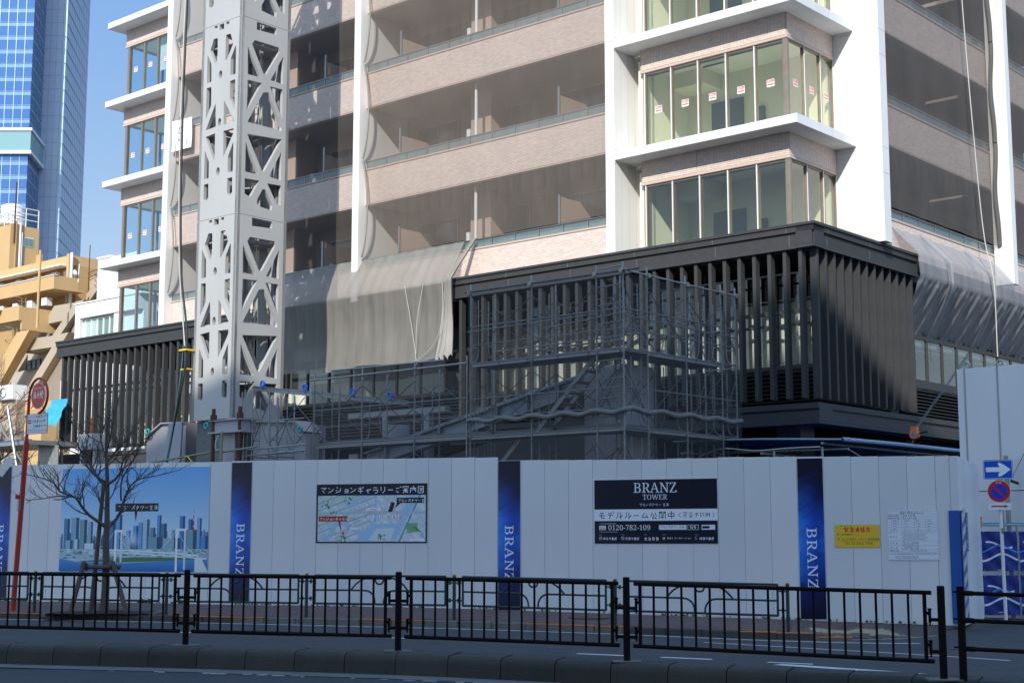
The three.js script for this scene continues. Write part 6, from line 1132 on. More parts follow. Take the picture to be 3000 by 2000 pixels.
// blue tarpaulins with wave pattern on a pipe frame
{
  const y0 = -0.1, zf = -30.85;
  const wave = (flip) => canvasMat(512, 560, (c, w, h) => {
    c.fillStyle = '#142c84'; c.fillRect(0, 0, w, h); for (let k = 0; k < 26; k++) { c.fillStyle = 'rgba(' + (k % 2 ? '8,16,70' : '40,70,170') + ',0.14)'; c.save(); c.translate(hash(k, 1, 9) * w, 0); c.rotate((hash(k, 2, 9) - 0.5) * 0.6); c.fillRect(0, -20, 10 + 30 * hash(k, 3, 9), h * 1.2); c.restore(); }
    const crescent = (x0, y, x1, col, up, th) => { c.fillStyle = col; c.beginPath(); c.moveTo(x0, y); c.quadraticCurveTo((x0 + x1) / 2, y + up, x1, y); c.quadraticCurveTo((x0 + x1) / 2, y + up + th, x0, y); c.fill(); };
    const wavy = (y, amp, col, lw, ph, x0, x1) => { c.strokeStyle = col; c.lineWidth = lw; c.beginPath(); for (let x = x0; x <= x1; x += 6) c.lineTo(x, y + amp * Math.sin(x / w * 5.6 + ph)); c.stroke(); };
    wavy(h * 0.34, h * 0.075, '#dfe5ee', h * 0.045, 3.7, w * 0.12, w * 0.88); wavy(h * 0.44, h * 0.09, '#3c8af0', h * 0.04, 5.4 - 3.5, 0, w); wavy(h * 0.66, h * 0.09, '#dfe5ee', h * 0.05, 1.5, 0, w);
  }, 0.6);
  const art = wave(0);
  let first = null; const lab = ['upper blue tarpaulin with white wave pattern behind the sign pole', 'lower blue tarpaulin with white wave pattern behind the sign pole', 'upper blue wave tarpaulin cut by the picture edge', 'lower blue wave tarpaulin cut by the picture edge'];
  [[9.72, 0.9], [9.72, 0], [10.5, 0.9], [10.5, 0]].forEach(([x, y], i) => {
    const o = new THREE.Group(); o.name = numbered('blue_tarpaulin'); scene.add(o); o.position.set(x, y0 + y, zf); o.off = V3(0, 0, 0); meta(o, lab[i], 'tarpaulin', 'blue wave tarpaulins on the pipe frame');
    part('sheet', [grid(20, 20, (u, v) => [0.02 + 0.74 * u, 0.05 + 0.81 * v, 0.02 * Math.sin(u * 9 + v * 5) * Math.sin(v * 8 + u * 3)])], art, o, true);
    part('eyelet', [...Array(6)].map((_, k) => new THREE.SphereGeometry(0.012, 6, 5).translate(0.06 + (k % 3) * 0.3, k < 3 ? 0.07 : 0.84, 0.02)), M.alu, o);
  });
  const t = thing('pipe_frame', 'thin pipe frame holding the blue wave tarpaulins', 'frame', [10.4, y0, zf]);
  part('pipe', [T([9.7, y0, zf - 0.03], [9.7, 1.8, zf - 0.03], 0.022), T([10.49, y0, zf - 0.03], [10.49, 1.8, zf - 0.03], 0.022), T([9.68, 1.79, zf - 0.03], [11.4, 1.79, zf - 0.03], 0.022), T([9.68, 0.86, zf - 0.03], [11.4, 0.88, zf - 0.03], 0.02), T([9.72, 0.0, zf - 0.03], [11.4, 0.02, zf - 0.03], 0.02)], M.alu, t);
  part('tarp_edge', [B(9.7, 11.3, 1.81, 1.84, zf - 0.08, zf - 0.05)], M.tarpBlue, t);
  const y = thing('yellow_barrier', 'yellow barrier leg at the edge of the entrance', 'barrier', [10.62, G(10.6), -30.2]); part('leg', [T([10.66, G(10.6), -30.2], [10.56, 0.95, -30.2], 0.03, 8), T([10.72, G(10.6), -30.0], [10.56, 0.95, -30.2], 0.03, 8)], M.yellow, y);
  const gr = []; for (let k = 0; k < 500; k++) { const x = rr(9.1, 11.6), z = rr(-30.9, -29.6), s = rr(0.01, 0.05); gr.push(new THREE.TetrahedronGeometry(s, 0).rotateX(rnd() * 3).rotateY(rnd() * 3).translate(x, G(x) + s * 0.3 + 0.01, z)); }
  const gm = struct('gravel', gr, M.gutter); gm.userData.kind = 'stuff'; meta(gm, 'grey rubble under the blue tarpaulins', 'gravel');
}
// ---------------------------------------------------------------- fire hydrant sign
{
  const bx = -9.45, bz = -28.1, t = thing('hydrant_sign', 'red pole looping round a red disc reading FIRE HYDRANT', 'fire hydrant sign', [bx, SW + G(bx), bz]);
  const th = 0.74, ux = Math.cos(th), uz = Math.sin(th), C = V3(-9.07, 4.21, bz), at = (u, v) => V3(C.x + u * ux, C.y + v, C.z - u * uz * -1);
  const R = 0.335, pts = [];
  for (let k = 0; k <= 22; k++) { const a = Math.PI - k / 22 * Math.PI * 1.46; pts.push(at(R * Math.cos(a), R * Math.sin(a))); }
  const left = at(-R, 0), foot = V3(bx - 0.0, SW + G(bx), left.z);
  part('pole', [T(foot, V3(left.x - 0.015, 3.35, left.z), 0.05, 14), T(V3(left.x - 0.015, 3.3, left.z), V3(left.x - 0.015, 3.42, left.z), 0.05, 14, 0.03), T(V3(left.x - 0.015, 3.38, left.z), left, 0.03, 12), T(foot.clone().setY(2.25), foot.clone().setY(2.33), 0.053, 14)], M.red, t);
  part('sleeve', [T(foot.clone().setY(2.02).setX(-9.41), foot.clone().setY(2.24).setX(-9.405), 0.056, 14)], M.alu, t);
  part('loop', [curve([V3(left.x - 0.012, 3.9, left.z), ...pts], 0.024, 60, 8)], M.red, t);
  for (const a of [0.8, 2.3, 3.9, 5.4]) part('disc_stay', [T(at(0.25 * Math.cos(a), 0.25 * Math.sin(a)), at(R * Math.cos(a), R * Math.sin(a)), 0.009, 6)], M.red, t);
  const disc = (r, d) => { const g = new THREE.CylinderGeometry(r, r, d, 44).rotateX(Math.PI / 2), p = g.attributes.position, uv = g.attributes.uv; for (let i = 0; i < p.count; i++) uv.setXY(i, p.getX(i) / (2 * r) + 0.5, p.getY(i) / (2 * r) + 0.5); return g.rotateY(-th).translate(C.x, C.y, C.z); };
  part('disc', disc(0.255, 0.012), canvasMat(512, 512, (c, w, h) => { c.fillStyle = '#c9c2b6'; c.fillRect(0, 0, w, h); c.fillStyle = '#cf1f18'; c.beginPath(); c.arc(w / 2, h / 2, w * 0.475, 0, 7); c.fill(); text(c, 'FIRE HYDRANT', w / 2, h * 0.245, w * 0.092, '#f0e8e2', 'sans-serif', 'center'); jp(c, '消火栓', w * 0.105, h * 0.3, w * 0.262, '#f6f0ea', 0.115, 1.0, 1.22); }, 0.35), t, true);
  // advertising plate under the disc
  const o = thing('letting_plate', 'white letting agency plate hung below the hydrant disc', 'sign', [-9.065, 3.665, bz]);
  const pg = sheetGeo(0.66, 0.39, 0.012).rotateY(-th * 0.9).translate(-9.065, 3.675, bz);
  part('plate', pg, canvasMat(640, 380, (c, w, h) => {
    c.fillStyle = '#dfe4ea'; c.fillRect(0, 0, w, h); c.strokeStyle = '#8a94a6'; c.lineWidth = 10; c.strokeRect(4, 4, w - 8, h - 8);
    let x = jp(c, 'マンションの', w * 0.04, h * 0.08, h * 0.135, '#2a3a66', 0.12, 0.95); x = jp(c, '賃貸', x, h * 0.08, h * 0.135, '#c02a28', 0.14, 0.95); jp(c, 'のことなら', x, h * 0.08, h * 0.135, '#2a3a66', 0.12, 0.92);
    c.fillStyle = '#b8241e'; c.fillRect(w * 0.04, h * 0.29, w * 0.16, h * 0.19); c.fillStyle = '#e8d8d2'; c.fillRect(w * 0.06, h * 0.36, w * 0.12, h * 0.035); jp(c, '三井のリハウス', w * 0.23, h * 0.28, h * 0.195, '#1c2c58', 0.14, 0.97);
    jp(c, '芝浦賃貸センター', w * 0.3, h * 0.53, h * 0.155, '#1c2c58', 0.13, 0.98); text(c, '0120-964-637', w * 0.45, h * 0.91, h * 0.16, '#c02a28', 'sans-serif'); for (let k = 0; k < 16; k++) { c.fillStyle = '#7a86a0'; c.fillRect(w * (0.04 + k * 0.024), h * 0.76, w * 0.016, h * 0.04); c.fillRect(w * (0.04 + k * 0.024), h * 0.85, w * 0.016, h * 0.04); }
  }, 0.4), o, true);
  const s = thing('small_notice', 'small white notice flag clipped to the red hydrant pole', 'notice', [-9.6, 2.95, bz]); part('plate', [B(-0.07, 0.07, -0.2, 0.2, -0.005, 0.005).rotateZ(-0.6).translate(-9.62, 2.86, bz + 0.05)], M.whiteBright, s); part('clip', [T([-9.38, 3.0, bz], [-9.55, 3.0, bz + 0.04], 0.012, 6)], M.alu, s);
}
// ---------------------------------------------------------------- street tree with its stakes
function grow(list, pts, r0, r1, depthAmp, sub, twigR) {
  // a limb through the given points, then side shoots that fork again
  const c = new THREE.CatmullRomCurve3(pts), L = c.getLength(), n = Math.max(4, Math.round(L / 0.12));
  for (let i = 0; i < n; i++) { const a = c.getPoint(i / n), b = c.getPoint((i + 1) / n), f0 = r0 + (r1 - r0) * i / n, f1 = r0 + (r1 - r0) * (i + 1) / n; list.push(T(a, b, f0, f0 > 0.02 ? 7 : 5, f1)); }
  if (sub <= 0) return;
  const shoots = Math.round(L * (sub > 1 ? 9 : 11));
  for (let k = 0; k < shoots; k++) {
    const t = 0.25 + 0.75 * (k + rnd()) / shoots, p = c.getPoint(t), d = c.getTangent(t), side = V3(rr(-1, 1), rr(-0.35, 0.9), rr(-1, 1)).normalize(), dir = d.clone().multiplyScalar(0.75).addScaledVector(side, 0.8).normalize(), len = (sub > 1 ? rr(0.25, 0.7) : rr(0.1, 0.34)) * (1.15 - t * 0.45);
    const q = [p]; let v = dir.clone(); const st = 4;
    for (let s = 0; s < st; s++) { v = v.clone().add(V3(rr(-0.28, 0.28), rr(-0.12, 0.3), rr(-0.28, 0.28))).normalize(); q.push(q[q.length - 1].clone().addScaledVector(v, len / st)); }
    const rb = Math.min(twigR * (sub > 1 ? 1.7 : 1), (r0 + (r1 - r0) * t) * 0.75);
    grow(list, q, rb, Math.max(0.0022, rb * 0.4), depthAmp, sub - 1, twigR * 0.7);
  }
}
{
  const D = -27.67, tx = -7.55, t = thing('street_tree', 'bare street tree tied to wooden stakes in front of the skyline poster', 'tree', [tx, SW + G(tx), D]);
  const P = (l, amp = 0.6, z0 = 0) => l.map(([x, y], i) => V3(x, y, D + z0 + (i ? amp * (i / l.length) * zdir : 0)));
  let zdir = 1;
  const trunk = []; grow(trunk, P([[-7.55, 0.1], [-7.535, 0.6], [-7.54, 1.06], [-7.56, 1.47], [-7.55, 1.76], [-7.56, 2.12], [-7.57, 2.51], [-7.6, 2.93], [-7.62, 3.42], [-7.58, 3.9]], 0), 0.082, 0.018, 0, 0, 0);
  trunk.push(T([-7.55, 0.08, D], [-7.55, 0.3, D], 0.11, 10, 0.082));
  part('trunk', trunk, M.bark, t);
  const limbs = [
    [[[-7.58, 1.72], [-7.67, 1.8], [-7.84, 1.92], [-7.99, 2.1], [-8.08, 2.25], [-8.36, 2.36], [-8.45, 2.51], [-8.66, 2.6], [-9.06, 2.7]], 1, 0.036],
    [[[-7.54, 1.7], [-7.5, 1.75], [-7.38, 1.92], [-7.3, 2.23], [-7.22, 2.46], [-7.1, 2.6], [-6.81, 2.67], [-6.32, 2.8]], -1, 0.036],
    [[[-7.3, 2.2], [-7.28, 2.54], [-7.17, 2.73], [-7.04, 2.9], [-6.9, 3.1]], 1, 0.02],
    [[[-7.57, 2.48], [-7.67, 2.52], [-7.82, 2.67], [-7.94, 2.86], [-8.09, 3.01], [-8.43, 3.17], [-8.69, 3.29]], -1, 0.032],
    [[[-7.57, 2.48], [-7.51, 2.52], [-7.31, 2.67], [-7.24, 2.9], [-7.15, 3.04], [-6.92, 3.22], [-6.7, 3.3]], 1, 0.03],
    [[[-7.59, 2.55], [-7.69, 2.6], [-7.89, 2.8], [-7.96, 3.01], [-8.07, 3.25], [-8.11, 3.5], [-8.2, 3.8]], 1, 0.026],
    [[[-7.57, 2.6], [-7.6, 2.93], [-7.49, 3.12], [-7.35, 3.34], [-7.17, 3.58], [-7.05, 3.9]], -1, 0.026],
    [[[-8.06, 2.22], [-8.08, 2.25], [-8.42, 2.28], [-8.65, 2.23], [-8.94, 2.2]], 1, 0.016],
    [[[-7.6, 2.05], [-7.7, 2.13], [-7.84, 2.34], [-7.94, 2.47], [-8.11, 2.57]], -1, 0.014],
    [[[-7.53, 2.1], [-7.51, 2.17], [-7.38, 2.33], [-7.29, 2.52]], 1, 0.014],
    [[[-7.61, 3.0], [-7.75, 3.3], [-7.82, 3.6], [-7.8, 4.0]], -1, 0.02],
    [[[-7.61, 3.1], [-7.5, 3.4], [-7.42, 3.75], [-7.3, 4.1]], 1, 0.02],
  ];
  limbs.forEach(([l, z, r]) => { zdir = z; const g = []; grow(g, P(l, 0.55), r, 0.006, 0, 2, 0.0085); part('limb', g, M.bark, t); });
  const s = thing('tree_stakes', 'wooden stakes and crossbar supporting the street tree', 'tree stakes', [tx, SW + G(tx), D]);
  part('crossbar', [T([-7.98, 0.98, D + 0.1], [-7.24, 0.98, D + 0.1], 0.042, 10)], M.stake, s);
  for (const [x0, z0, x1] of [[-8.12, 0.2, -7.9], [-7.05, 0.25, -7.38]]) part('stake', [T([x0, 0.1, D + z0], [x1, 1.08, D + 0.15], 0.045, 10)], M.stake, s);
  part('stake', [T([-7.82, 0.1, D - 0.12], [-7.63, 2.55, D + 0.02], 0.045, 10, 0.035)], M.stake, s);
  part('rope_tie', [new THREE.TorusGeometry(0.06, 0.012, 6, 12).rotateY(1.57).translate(-7.86, 0.98, D + 0.12), new THREE.TorusGeometry(0.1, 0.014, 6, 14).rotateX(1.57).translate(-7.56, 0.97, D), new THREE.TorusGeometry(0.06, 0.012, 6, 12).rotateY(1.57).translate(-7.4, 0.98, D + 0.12)], M.cable, s);
  const pit = thing('tree_pit', 'earth tree pit with a concrete rim around the street tree', 'tree pit', [tx, 0.11, D]), y = SW + G(tx);
  part('soil', [grid(14, 6, (u, v) => [tx - 0.95 + 1.9 * u, y - 0.01 + 0.045 * Math.sin(u * 3.1) * Math.sin(v * 3.1) + 0.012 * hash(Math.round(u * 14), Math.round(v * 6), 4), D + 0.42 - 0.9 * v])], M.soil, pit);
  part('rim', [B(tx - 1.0, tx + 1.0, y - 0.05, y + 0.012, D - 0.56, D - 0.48), B(tx - 1.05, tx - 0.95, y - 0.05, y + 0.012, D - 0.48, D + 0.42), B(tx + 0.95, tx + 1.05, y - 0.05, y + 0.012, D - 0.48, D + 0.42)], M.kerb, pit);
}
// ---------------------------------------------------------------- buildings beyond
function farThing(name, label, cat2, b) { const t = planThing(name, label, cat2, [-45, b, 0]); return t; }
{
  const t = farThing('white_annex', 'low white building with a wide green glass window beyond the podium', 'building', 3.5), b = 3.5;
  part('wall', polyP([[-37.85, 5], [-37.85, 11.62], [-33.2, 11.62], [-33.2, 11.0], [-37.55, 11.0], [-37.55, 5]], b, 1), M.whiteBright, t);
  part('wall', [BP(-37.55, -33.2, 5, 11, b + 0.25, b + 0.9), BP(-37.86, -37.5, 5, 11.6, b + 0.01, 9)], M.whiteBright, t);
  part('coping', BP(-37.9, -33, 11.62, 11.68, b - 0.04, b + 1.2), M.white, t);
  part('pillar', BP(-35.02, -34.5, 5, 10.99, b + 0.05, b + 0.3), M.whiteBright, t);
  const w = part('window', [BP(-37.34, -35.04, 9.2, 9.28, b + 0.17, b + 0.25), BP(-37.34, -35.04, 10.88, 10.95, b + 0.17, b + 0.25), ...[-37.32, -36.85, -36.4, -35.95, -35.5, -35.07].map((a) => BP(a - 0.035, a + 0.035, 9.2, 10.92, b + 0.16, b + 0.25)), BP(-36.4, -35.95, 10.1, 10.16, b + 0.17, b + 0.24)], M.whiteBright, t);
  for (let i = 0; i < 5; i++) part('pane', BP(-37.285 + i * 0.452, -36.9 + i * 0.452, 9.26, 10.9, b + 0.21, b + 0.22), i < 2 ? M.curtain : M.winGreen, w);
  part('balcony_rail', [BP(-36.3, -33.4, 11.9, 11.94, 4.4, 4.44), BP(-36.3, -33.4, 11.62, 11.65, 4.4, 4.44), ...[...Array(22)].map((_, i) => BP(-36.3 + i * 0.135, -36.27 + i * 0.135, 11.62, 11.92, 4.4, 4.43))], M.whiteBright, t);
  part('roof', BP(-37.8, -33.2, 11.2, 11.4, b + 0.9, 9), M.white, t);
}
{
  const t = farThing('terraced_building', 'stepped beige concrete apartment building with sloping tiled canopies', 'building', 12);
  const can = (pts, b, d) => [polyP(pts, b, d)];
  part('canopy', can([[-56.3, 16.27], [-52.3, 16.25], [-53.25, 15.6], [-56.7, 15.6]], 14.4, 0.7), M.stone, t);
  part('canopy', can([[-53.2, 14.24], [-50.6, 14.2], [-51.15, 13.35], [-54.25, 13.3]], 11.9, 0.8), M.stone, t);
  part('canopy', can([[-51.3, 12.0], [-48.0, 11.93], [-49.2, 11.37], [-51.95, 11.38]], 9.4, 0.8), M.stone, t);
  part('wall', [polyP([[-58.1, 12.5], [-58.1, 15.9], [-55, 15.9], [-52.5, 15.9], [-52.5, 12.5]], 15.6, 1), polyP([[-55.8, 10.4], [-55.8, 13.6], [-52.9, 13.6], [-51, 13.4], [-51, 10.4]], 13.1, 1), polyP([[-54.4, 5], [-54.5, 10.55], [-53, 10.55], [-52.92, 11.52], [-50.6, 11.55], [-50.86, 9.5], [-50.86, 5]], 10.3, 1)], mat(0.5, 0.44, 0.36, 0.9, 0, { map: T_dirt }), t);
  part('rake_wall', [polyP([[-52.4, 16.25], [-51.5, 16.27], [-54.2, 14.2], [-55, 14.2]], 14.2, 0.4), polyP([[-50.8, 14.2], [-50.0, 14.2], [-53.4, 11.6], [-54.2, 11.6]], 11.7, 0.4), polyP([[-48.2, 11.93], [-47.4, 11.95], [-50.2, 9.4], [-51.0, 9.4]], 9.2, 0.4), polyP([[-56.6, 15.7], [-56.2, 15.7], [-60.5, 11.9], [-61, 11.9]], 14.5, 0.4), polyP([[-54.2, 13.4], [-53.8, 13.4], [-58, 9.7], [-58.4, 9.7]], 11.9, 0.4)], M.stone, t);
  part('side_wall', [polyP([[-51.6, 16.2], [-50.9, 16.2], [-50.9, 13.5], [-53.4, 14.4]], 14.6, 0.5), polyP([[-50.1, 14.1], [-49.3, 14.1], [-49.3, 10], [-52.5, 11.9]], 12, 0.5), polyP([[-47.7, 11.9], [-47, 11.9], [-47, 5], [-50.86, 5], [-50.86, 9.5]], 9.6, 0.5), BP(-57.9, -56.4, 12, 15.3, 14.9, 15.4), polyP([[-56, 13.3], [-54.3, 13.3], [-54.3, 9], [-57, 11.5]], 12.6, 0.4)], M.stoneBrick, t);
  for (const [a0, a1, y0, y1, b] of [[-57.66, -56.6, 15.3, 15.53, 15.55], [-55.35, -53.3, 12.93, 13.48, 13.03], [-52.96, -51.6, 10.53, 11.05, 10.24]]) {
    const w = part('window', [BP(a0, a1, y0, y0 + 0.04, b - 0.03, b + 0.03), BP(a0, a1, y1 - 0.04, y1, b - 0.03, b + 0.03), ...[0, 0.36, 0.68, 1].map((k) => BP(a0 + (a1 - a0) * k - 0.03, a0 + (a1 - a0) * k + 0.03, y0, y1, b - 0.03, b + 0.03))], M.mullionDark, t); part('pane', BP(a0, a1, y0, y1, b, b + 0.02), M.winDark, w);
  }
  part('soffit', [BP(-56.6, -52.6, 15.5, 15.6, 14.5, 15.6), BP(-54.2, -51, 13.25, 13.35, 12, 13.1), BP(-51.9, -48.5, 11.3, 11.37, 9.5, 10.3)], M.stoneBrick, t);
  for (const [a, y, b, h] of [[-55.5, 13.2, 11.3, 1.6], [-53.7, 10.9, 9.8, 1.9], [-53.0, 9.5, 8.6, 1.7], [-51.8, 15.1, 13.9, 0.9]]) part('escape_ladder', [TP([a, b, y], [a, b, y + h], 0.025, 5), TP([a + 0.4, b, y], [a + 0.4, b, y + h], 0.025, 5), ...[...Array(8)].map((_, i) => TP([a, b, y + i * h / 8], [a + 0.4, b, y + i * h / 8], 0.016, 4)), ...[0.25, 0.6, 0.95].map((k) => new THREE.TorusGeometry(0.28, 0.018, 5, 14, Math.PI * 1.3).rotateX(1.2).translate(a + 0.2, y + h * k, -b + 0.25))], mat(0.3, 0.25, 0.19, 0.7, 0.2), t);
  part('roof_rail', [TP([-54.6, 14.2, 16.3], [-51.6, 14.4, 16.75], 0.02, 5), TP([-54.6, 14.2, 16.0], [-51.6, 14.4, 16.5], 0.02, 5)], M.mullionDark, t);
  const d = planThing('satellite_dish', 'small white satellite dish on the stepped building roof', 'satellite dish', [-48.6, 10.4, 15.3]); part('dish', [new THREE.SphereGeometry(0.22, 16, 8, 0, 6.3, 0, 0.9).rotateX(1.9).translate(-48.56, 15.3, -10.3)], M.whiteBright, d); part('mast', [TP([-48.6, 10.4, 14.8], [-48.55, 10.4, 15.75], 0.03)], M.whiteBright, d);
  const an = planThing('antenna', 'thin rusty antenna mast on the roof beyond the podium', 'antenna', [-49.2, 11.4, 15]); part('mast', [TP([-49.2, 11.4, 14.5], [-49.18, 11.4, 17.0], 0.025)], M.rust, an);
  const wb = farThing('white_rooftop_block', 'small white rooftop block peeping out beside the far bay', 'building', 7.4); part('wall', [polyP([[-42.25, 12], [-42.25, 14.75], [-39, 14.75], [-39, 12]], 7.4, 2), polyP([[-42.3, 14.75], [-41.2, 14.75], [-41.2, 14.85], [-42.3, 14.85]], 7.36, 2)], M.whiteBright, wb); part('vent', BP(-42.0, -41.9, 14.35, 14.5, 7.37, 7.4), M.mullionDark, wb);
}
{
  const t = farThing('tan_apartment', 'ochre tan apartment building with balconies and a tall stair tower', 'building', 13);
  part('stair_tower', [BP(-70, -67.13, 12, 21.65, 17.1, 19.15)], M.tan, t);
  part('tower_fin', [BP(-67.13, -66.6, 18.5, 19.9, 19.0, 19.15)], M.tan, t);
  const w = part('window', [BP(-67.16, -67.1, 20.35, 20.95, 18.05, 18.75)], M.whiteBright, t); part('pane', [BP(-67.11, -67.08, 20.4, 20.9, 18.1, 18.38), BP(-67.11, -67.08, 20.4, 20.9, 18.42, 18.7)], M.winGreen, w);
  part('drain_pipe', [TP([-67.03, 17.75, 12], [-67.03, 17.75, 21.8], 0.07), TP([-67.03, 17.88, 12], [-67.03, 17.88, 21.2], 0.045)], M.whiteBright, t); part('tan_pipe', [TP([-67.03, 17.45, 12], [-67.03, 17.45, 21.9], 0.06)], M.tanDark, t);
  part('roof_band', [BP(-64, -53.7, 16.75, 17.3, 13.1, 15.0)], M.tan, t);
  part('wall', [BP(-64, -53.7, 9, 16.75, 13.5, 15.0)], M.tanDark, t);
  part('awning', [BP(-62, -53.9, 16.68, 16.74, 12.6, 13.1)], M.whiteBright, t);
  for (let i = 0; i < 4; i++) { part('door', BP(-60.6 + i * 1.9, -59.9 + i * 1.9, 15.9, 16.6, 13.45, 13.5), M.whiteBright, t); part('air_unit', CB(-61.4 + i * 1.9, -60.9 + i * 1.9, 16.25, 16.55, -13.45, -13.15, 0.02), M.whiteBright, t); }
  part('balcony', [BP(-62, -52.84, 15.2, 15.86, 11.6, 11.75), BP(-52.95, -52.84, 15.2, 15.86, 11.75, 13.1), BP(-62, -52.84, 15.12, 15.2, 11.6, 13.5)], M.tan, t);
  part('balcony', [BP(-60, -53.7, 13.3, 14.1, 10.1, 10.3), BP(-53.85, -53.7, 12.8, 14.05, 10.3, 13)], M.tan, t);
  part('coping', [BP(-62, -52.8, 15.86, 15.9, 11.56, 11.8)], M.white, t);
  for (let i = 0; i < 4; i++) part('air_unit', CB(-59.2 + i * 1.5, -58.7 + i * 1.5, 14.4, 14.85, -12.4, -12.0, 0.02), M.whiteBright, t);
  part('ridge', [polyP([[-61, 13.2], [-58.6, 14.0], [-55.4, 14.0], [-55.9, 13.6], [-59.4, 11.4], [-61, 10.8]], 9.6, 0.6), polyP([[-54, 10.1], [-51.6, 12.3], [-50.4, 12.3], [-53.4, 9.4]], 8.8, 0.5)], M.tan, t);
  part('white_pipe', [TP([-53.75, 13.0, 12], [-53.75, 13.0, 17.35], 0.1), TP([-50.18, 9.1, 12.4], [-50.17, 9.1, 16.5], 0.07)], M.tan, t); part('corner_pipe', [TP([-53.5, 13.05, 12], [-53.5, 13.05, 17.4], 0.09)], M.whiteBright, t);
  const k = planThing('water_tank', 'white rooftop water tank inside a white railing', 'water tank', [-68.5, 18, 21.65]);
  part('tank', [new THREE.CylinderGeometry(0.72, 0.8, 1.25, 24).translate(-68.7, 22.55, -18.1), new THREE.CylinderGeometry(0.5, 0.72, 0.12, 24).translate(-68.7, 23.23, -18.1), new THREE.TorusGeometry(0.78, 0.03, 6, 24).rotateX(Math.PI / 2).translate(-68.7, 22.5, -18.1)], M.whiteBright, k);
  const rl = []; for (const y of [22.1, 22.5, 22.85]) rl.push(TP([-70, 17.15, y], [-67.2, 17.15, y], 0.03, 5), TP([-67.2, 17.15, y], [-67.2, 19.1, y], 0.03, 5)); for (const q of [[-69, 17.15], [-68, 17.15], [-67.2, 17.15], [-67.2, 18.2], [-67.2, 19.1]]) rl.push(TP([q[0], q[1], 21.65], [q[0], q[1], 22.85], 0.035, 5)); part('railing', rl, M.whiteBright, k);
  const pl2 = planThing('rusty_mast', 'tall thin rusty mast beside the rooftop water tank', 'mast', [-67, 17.3, 20.5]); part('mast', [TP([-67.0, 17.3, 20.4], [-67.0, 17.3, 24.4], 0.05)], M.rust, pl2);
}
{
  // distant glass tower: window bands in front, plain panel core behind
  const t = thing('glass_tower', 'distant blue glass skyscraper with a plain pale panelled side', 'skyscraper', [-140, 0, -410]);
  const D = 400, H = 200, xg = -135, dx = -0.123;
  const P4 = (pts, y0, y1) => { const s = new THREE.Shape(pts.map((p) => new THREE.Vector2(p[0], p[1]))); return new THREE.ExtrudeGeometry(s, { depth: y1 - y0, bevelEnabled: false }).rotateX(-Math.PI / 2).translate(0, y0, 0); };
  const side = (d) => xg + (d - D) * dx;
  part('glass_body', P4([[-165, D], [xg, D], [side(416), 416], [-165, 416]], 0, H), M.sky1, t);
  const fl = 4.02, n = 40;
  const bands = [], sp = [], seams = [], sill = [];
  for (let i = 8; i < n; i++) {
    const y = i * fl + 1.2;
    if (i === 27 || i === 28) continue;
    bands.push(P4([[-165, D - 0.05], [xg + 0.05, D - 0.05], [side(416) + 0.05, 416], [-165, 416]], y, y + 1.05)); sill.push(P4([[-165, D - 0.2], [xg + 0.2, D - 0.2], [side(416) + 0.2, 416], [-165, 416]], y + 1.05, y + 1.17));
  }
  part('spandrel_band', bands, M.sky2, t); part('floor_line', sill, M.panelJoint, t);
  for (let k = 0; k < 6; k++) seams.push(B(-137.2 - k * 2.45 - 0.07, -137.2 - k * 2.45 + 0.07, 0, H, -(D - 0.15), -D)); for (let k = 1; k < 8; k++) seams.push(P4([[side(D + k * 2) + 0.1, D + k * 2], [side(D + k * 2 + 0.14) + 0.1, D + k * 2 + 0.14], [side(D + k * 2) - 0.1, D + k * 2 + 0.1]], 0, H));
  part('mullion', seams, M.panelEdge, t);
  part('sky_lobby', [P4([[-165, D - 0.9], [xg + 0.9, D - 0.9], [side(416) + 0.9, 416], [-165, 416]], 109.6, 115.3)], M.skyGreen, t);
  part('lobby_edge', [P4([[-165, D - 1.3], [xg + 1.3, D - 1.3], [side(416) + 1.3, 416], [-165, 416]], 115.3, 116.1), P4([[-165, D - 1.3], [xg + 1.3, D - 1.3], [side(416) + 1.3, 416], [-165, 416]], 108.7, 109.6)], M.white, t);
  const xa = side(416), xb = xa + 6.3, back = (x, d) => x + (d - 416) * dx;
  part('core', P4([[xa - 20, 416], [xb, 416], [back(xb, 454), 454], [xa - 20, 454]], 0, H + 6), M.panelBlue, t);
  part('corner_strip', P4([[xb - 0.7, 415.95], [xb + 0.06, 415.95], [back(xb, 417) + 0.06, 417], [back(xb, 417) - 1, 417]], 0, H + 6), M.panelEdge, t);
  const j = []; for (let i = 5; i < 52; i++) j.push(B(xa, xb - 0.7, i * fl, i * fl + 0.1, -415.94, -416)); for (const f of [0.28, 0.56, 0.84]) j.push(B(xa + (xb - xa) * f - 0.05, xa + (xb - xa) * f + 0.05, 0, H, -415.93, -416)); for (let i = 5; i < 52; i++) j.push(P4([[xb + 0.04, 417], [back(xb, 454) + 0.04, 454], [back(xb, 454) - 0.2, 454], [xb - 0.2, 417]], i * fl, i * fl + 0.1)); for (let k = 1; k < 12; k++) j.push(P4([[back(xb, 417 + k * 3.1) + 0.04, 417 + k * 3.1], [back(xb, 417.12 + k * 3.1) + 0.04, 417.12 + k * 3.1], [back(xb, 417 + k * 3.1) - 0.2, 417.1 + k * 3.1]], 0, H));
  part('panel_joint', j, M.panelJoint, t);
}
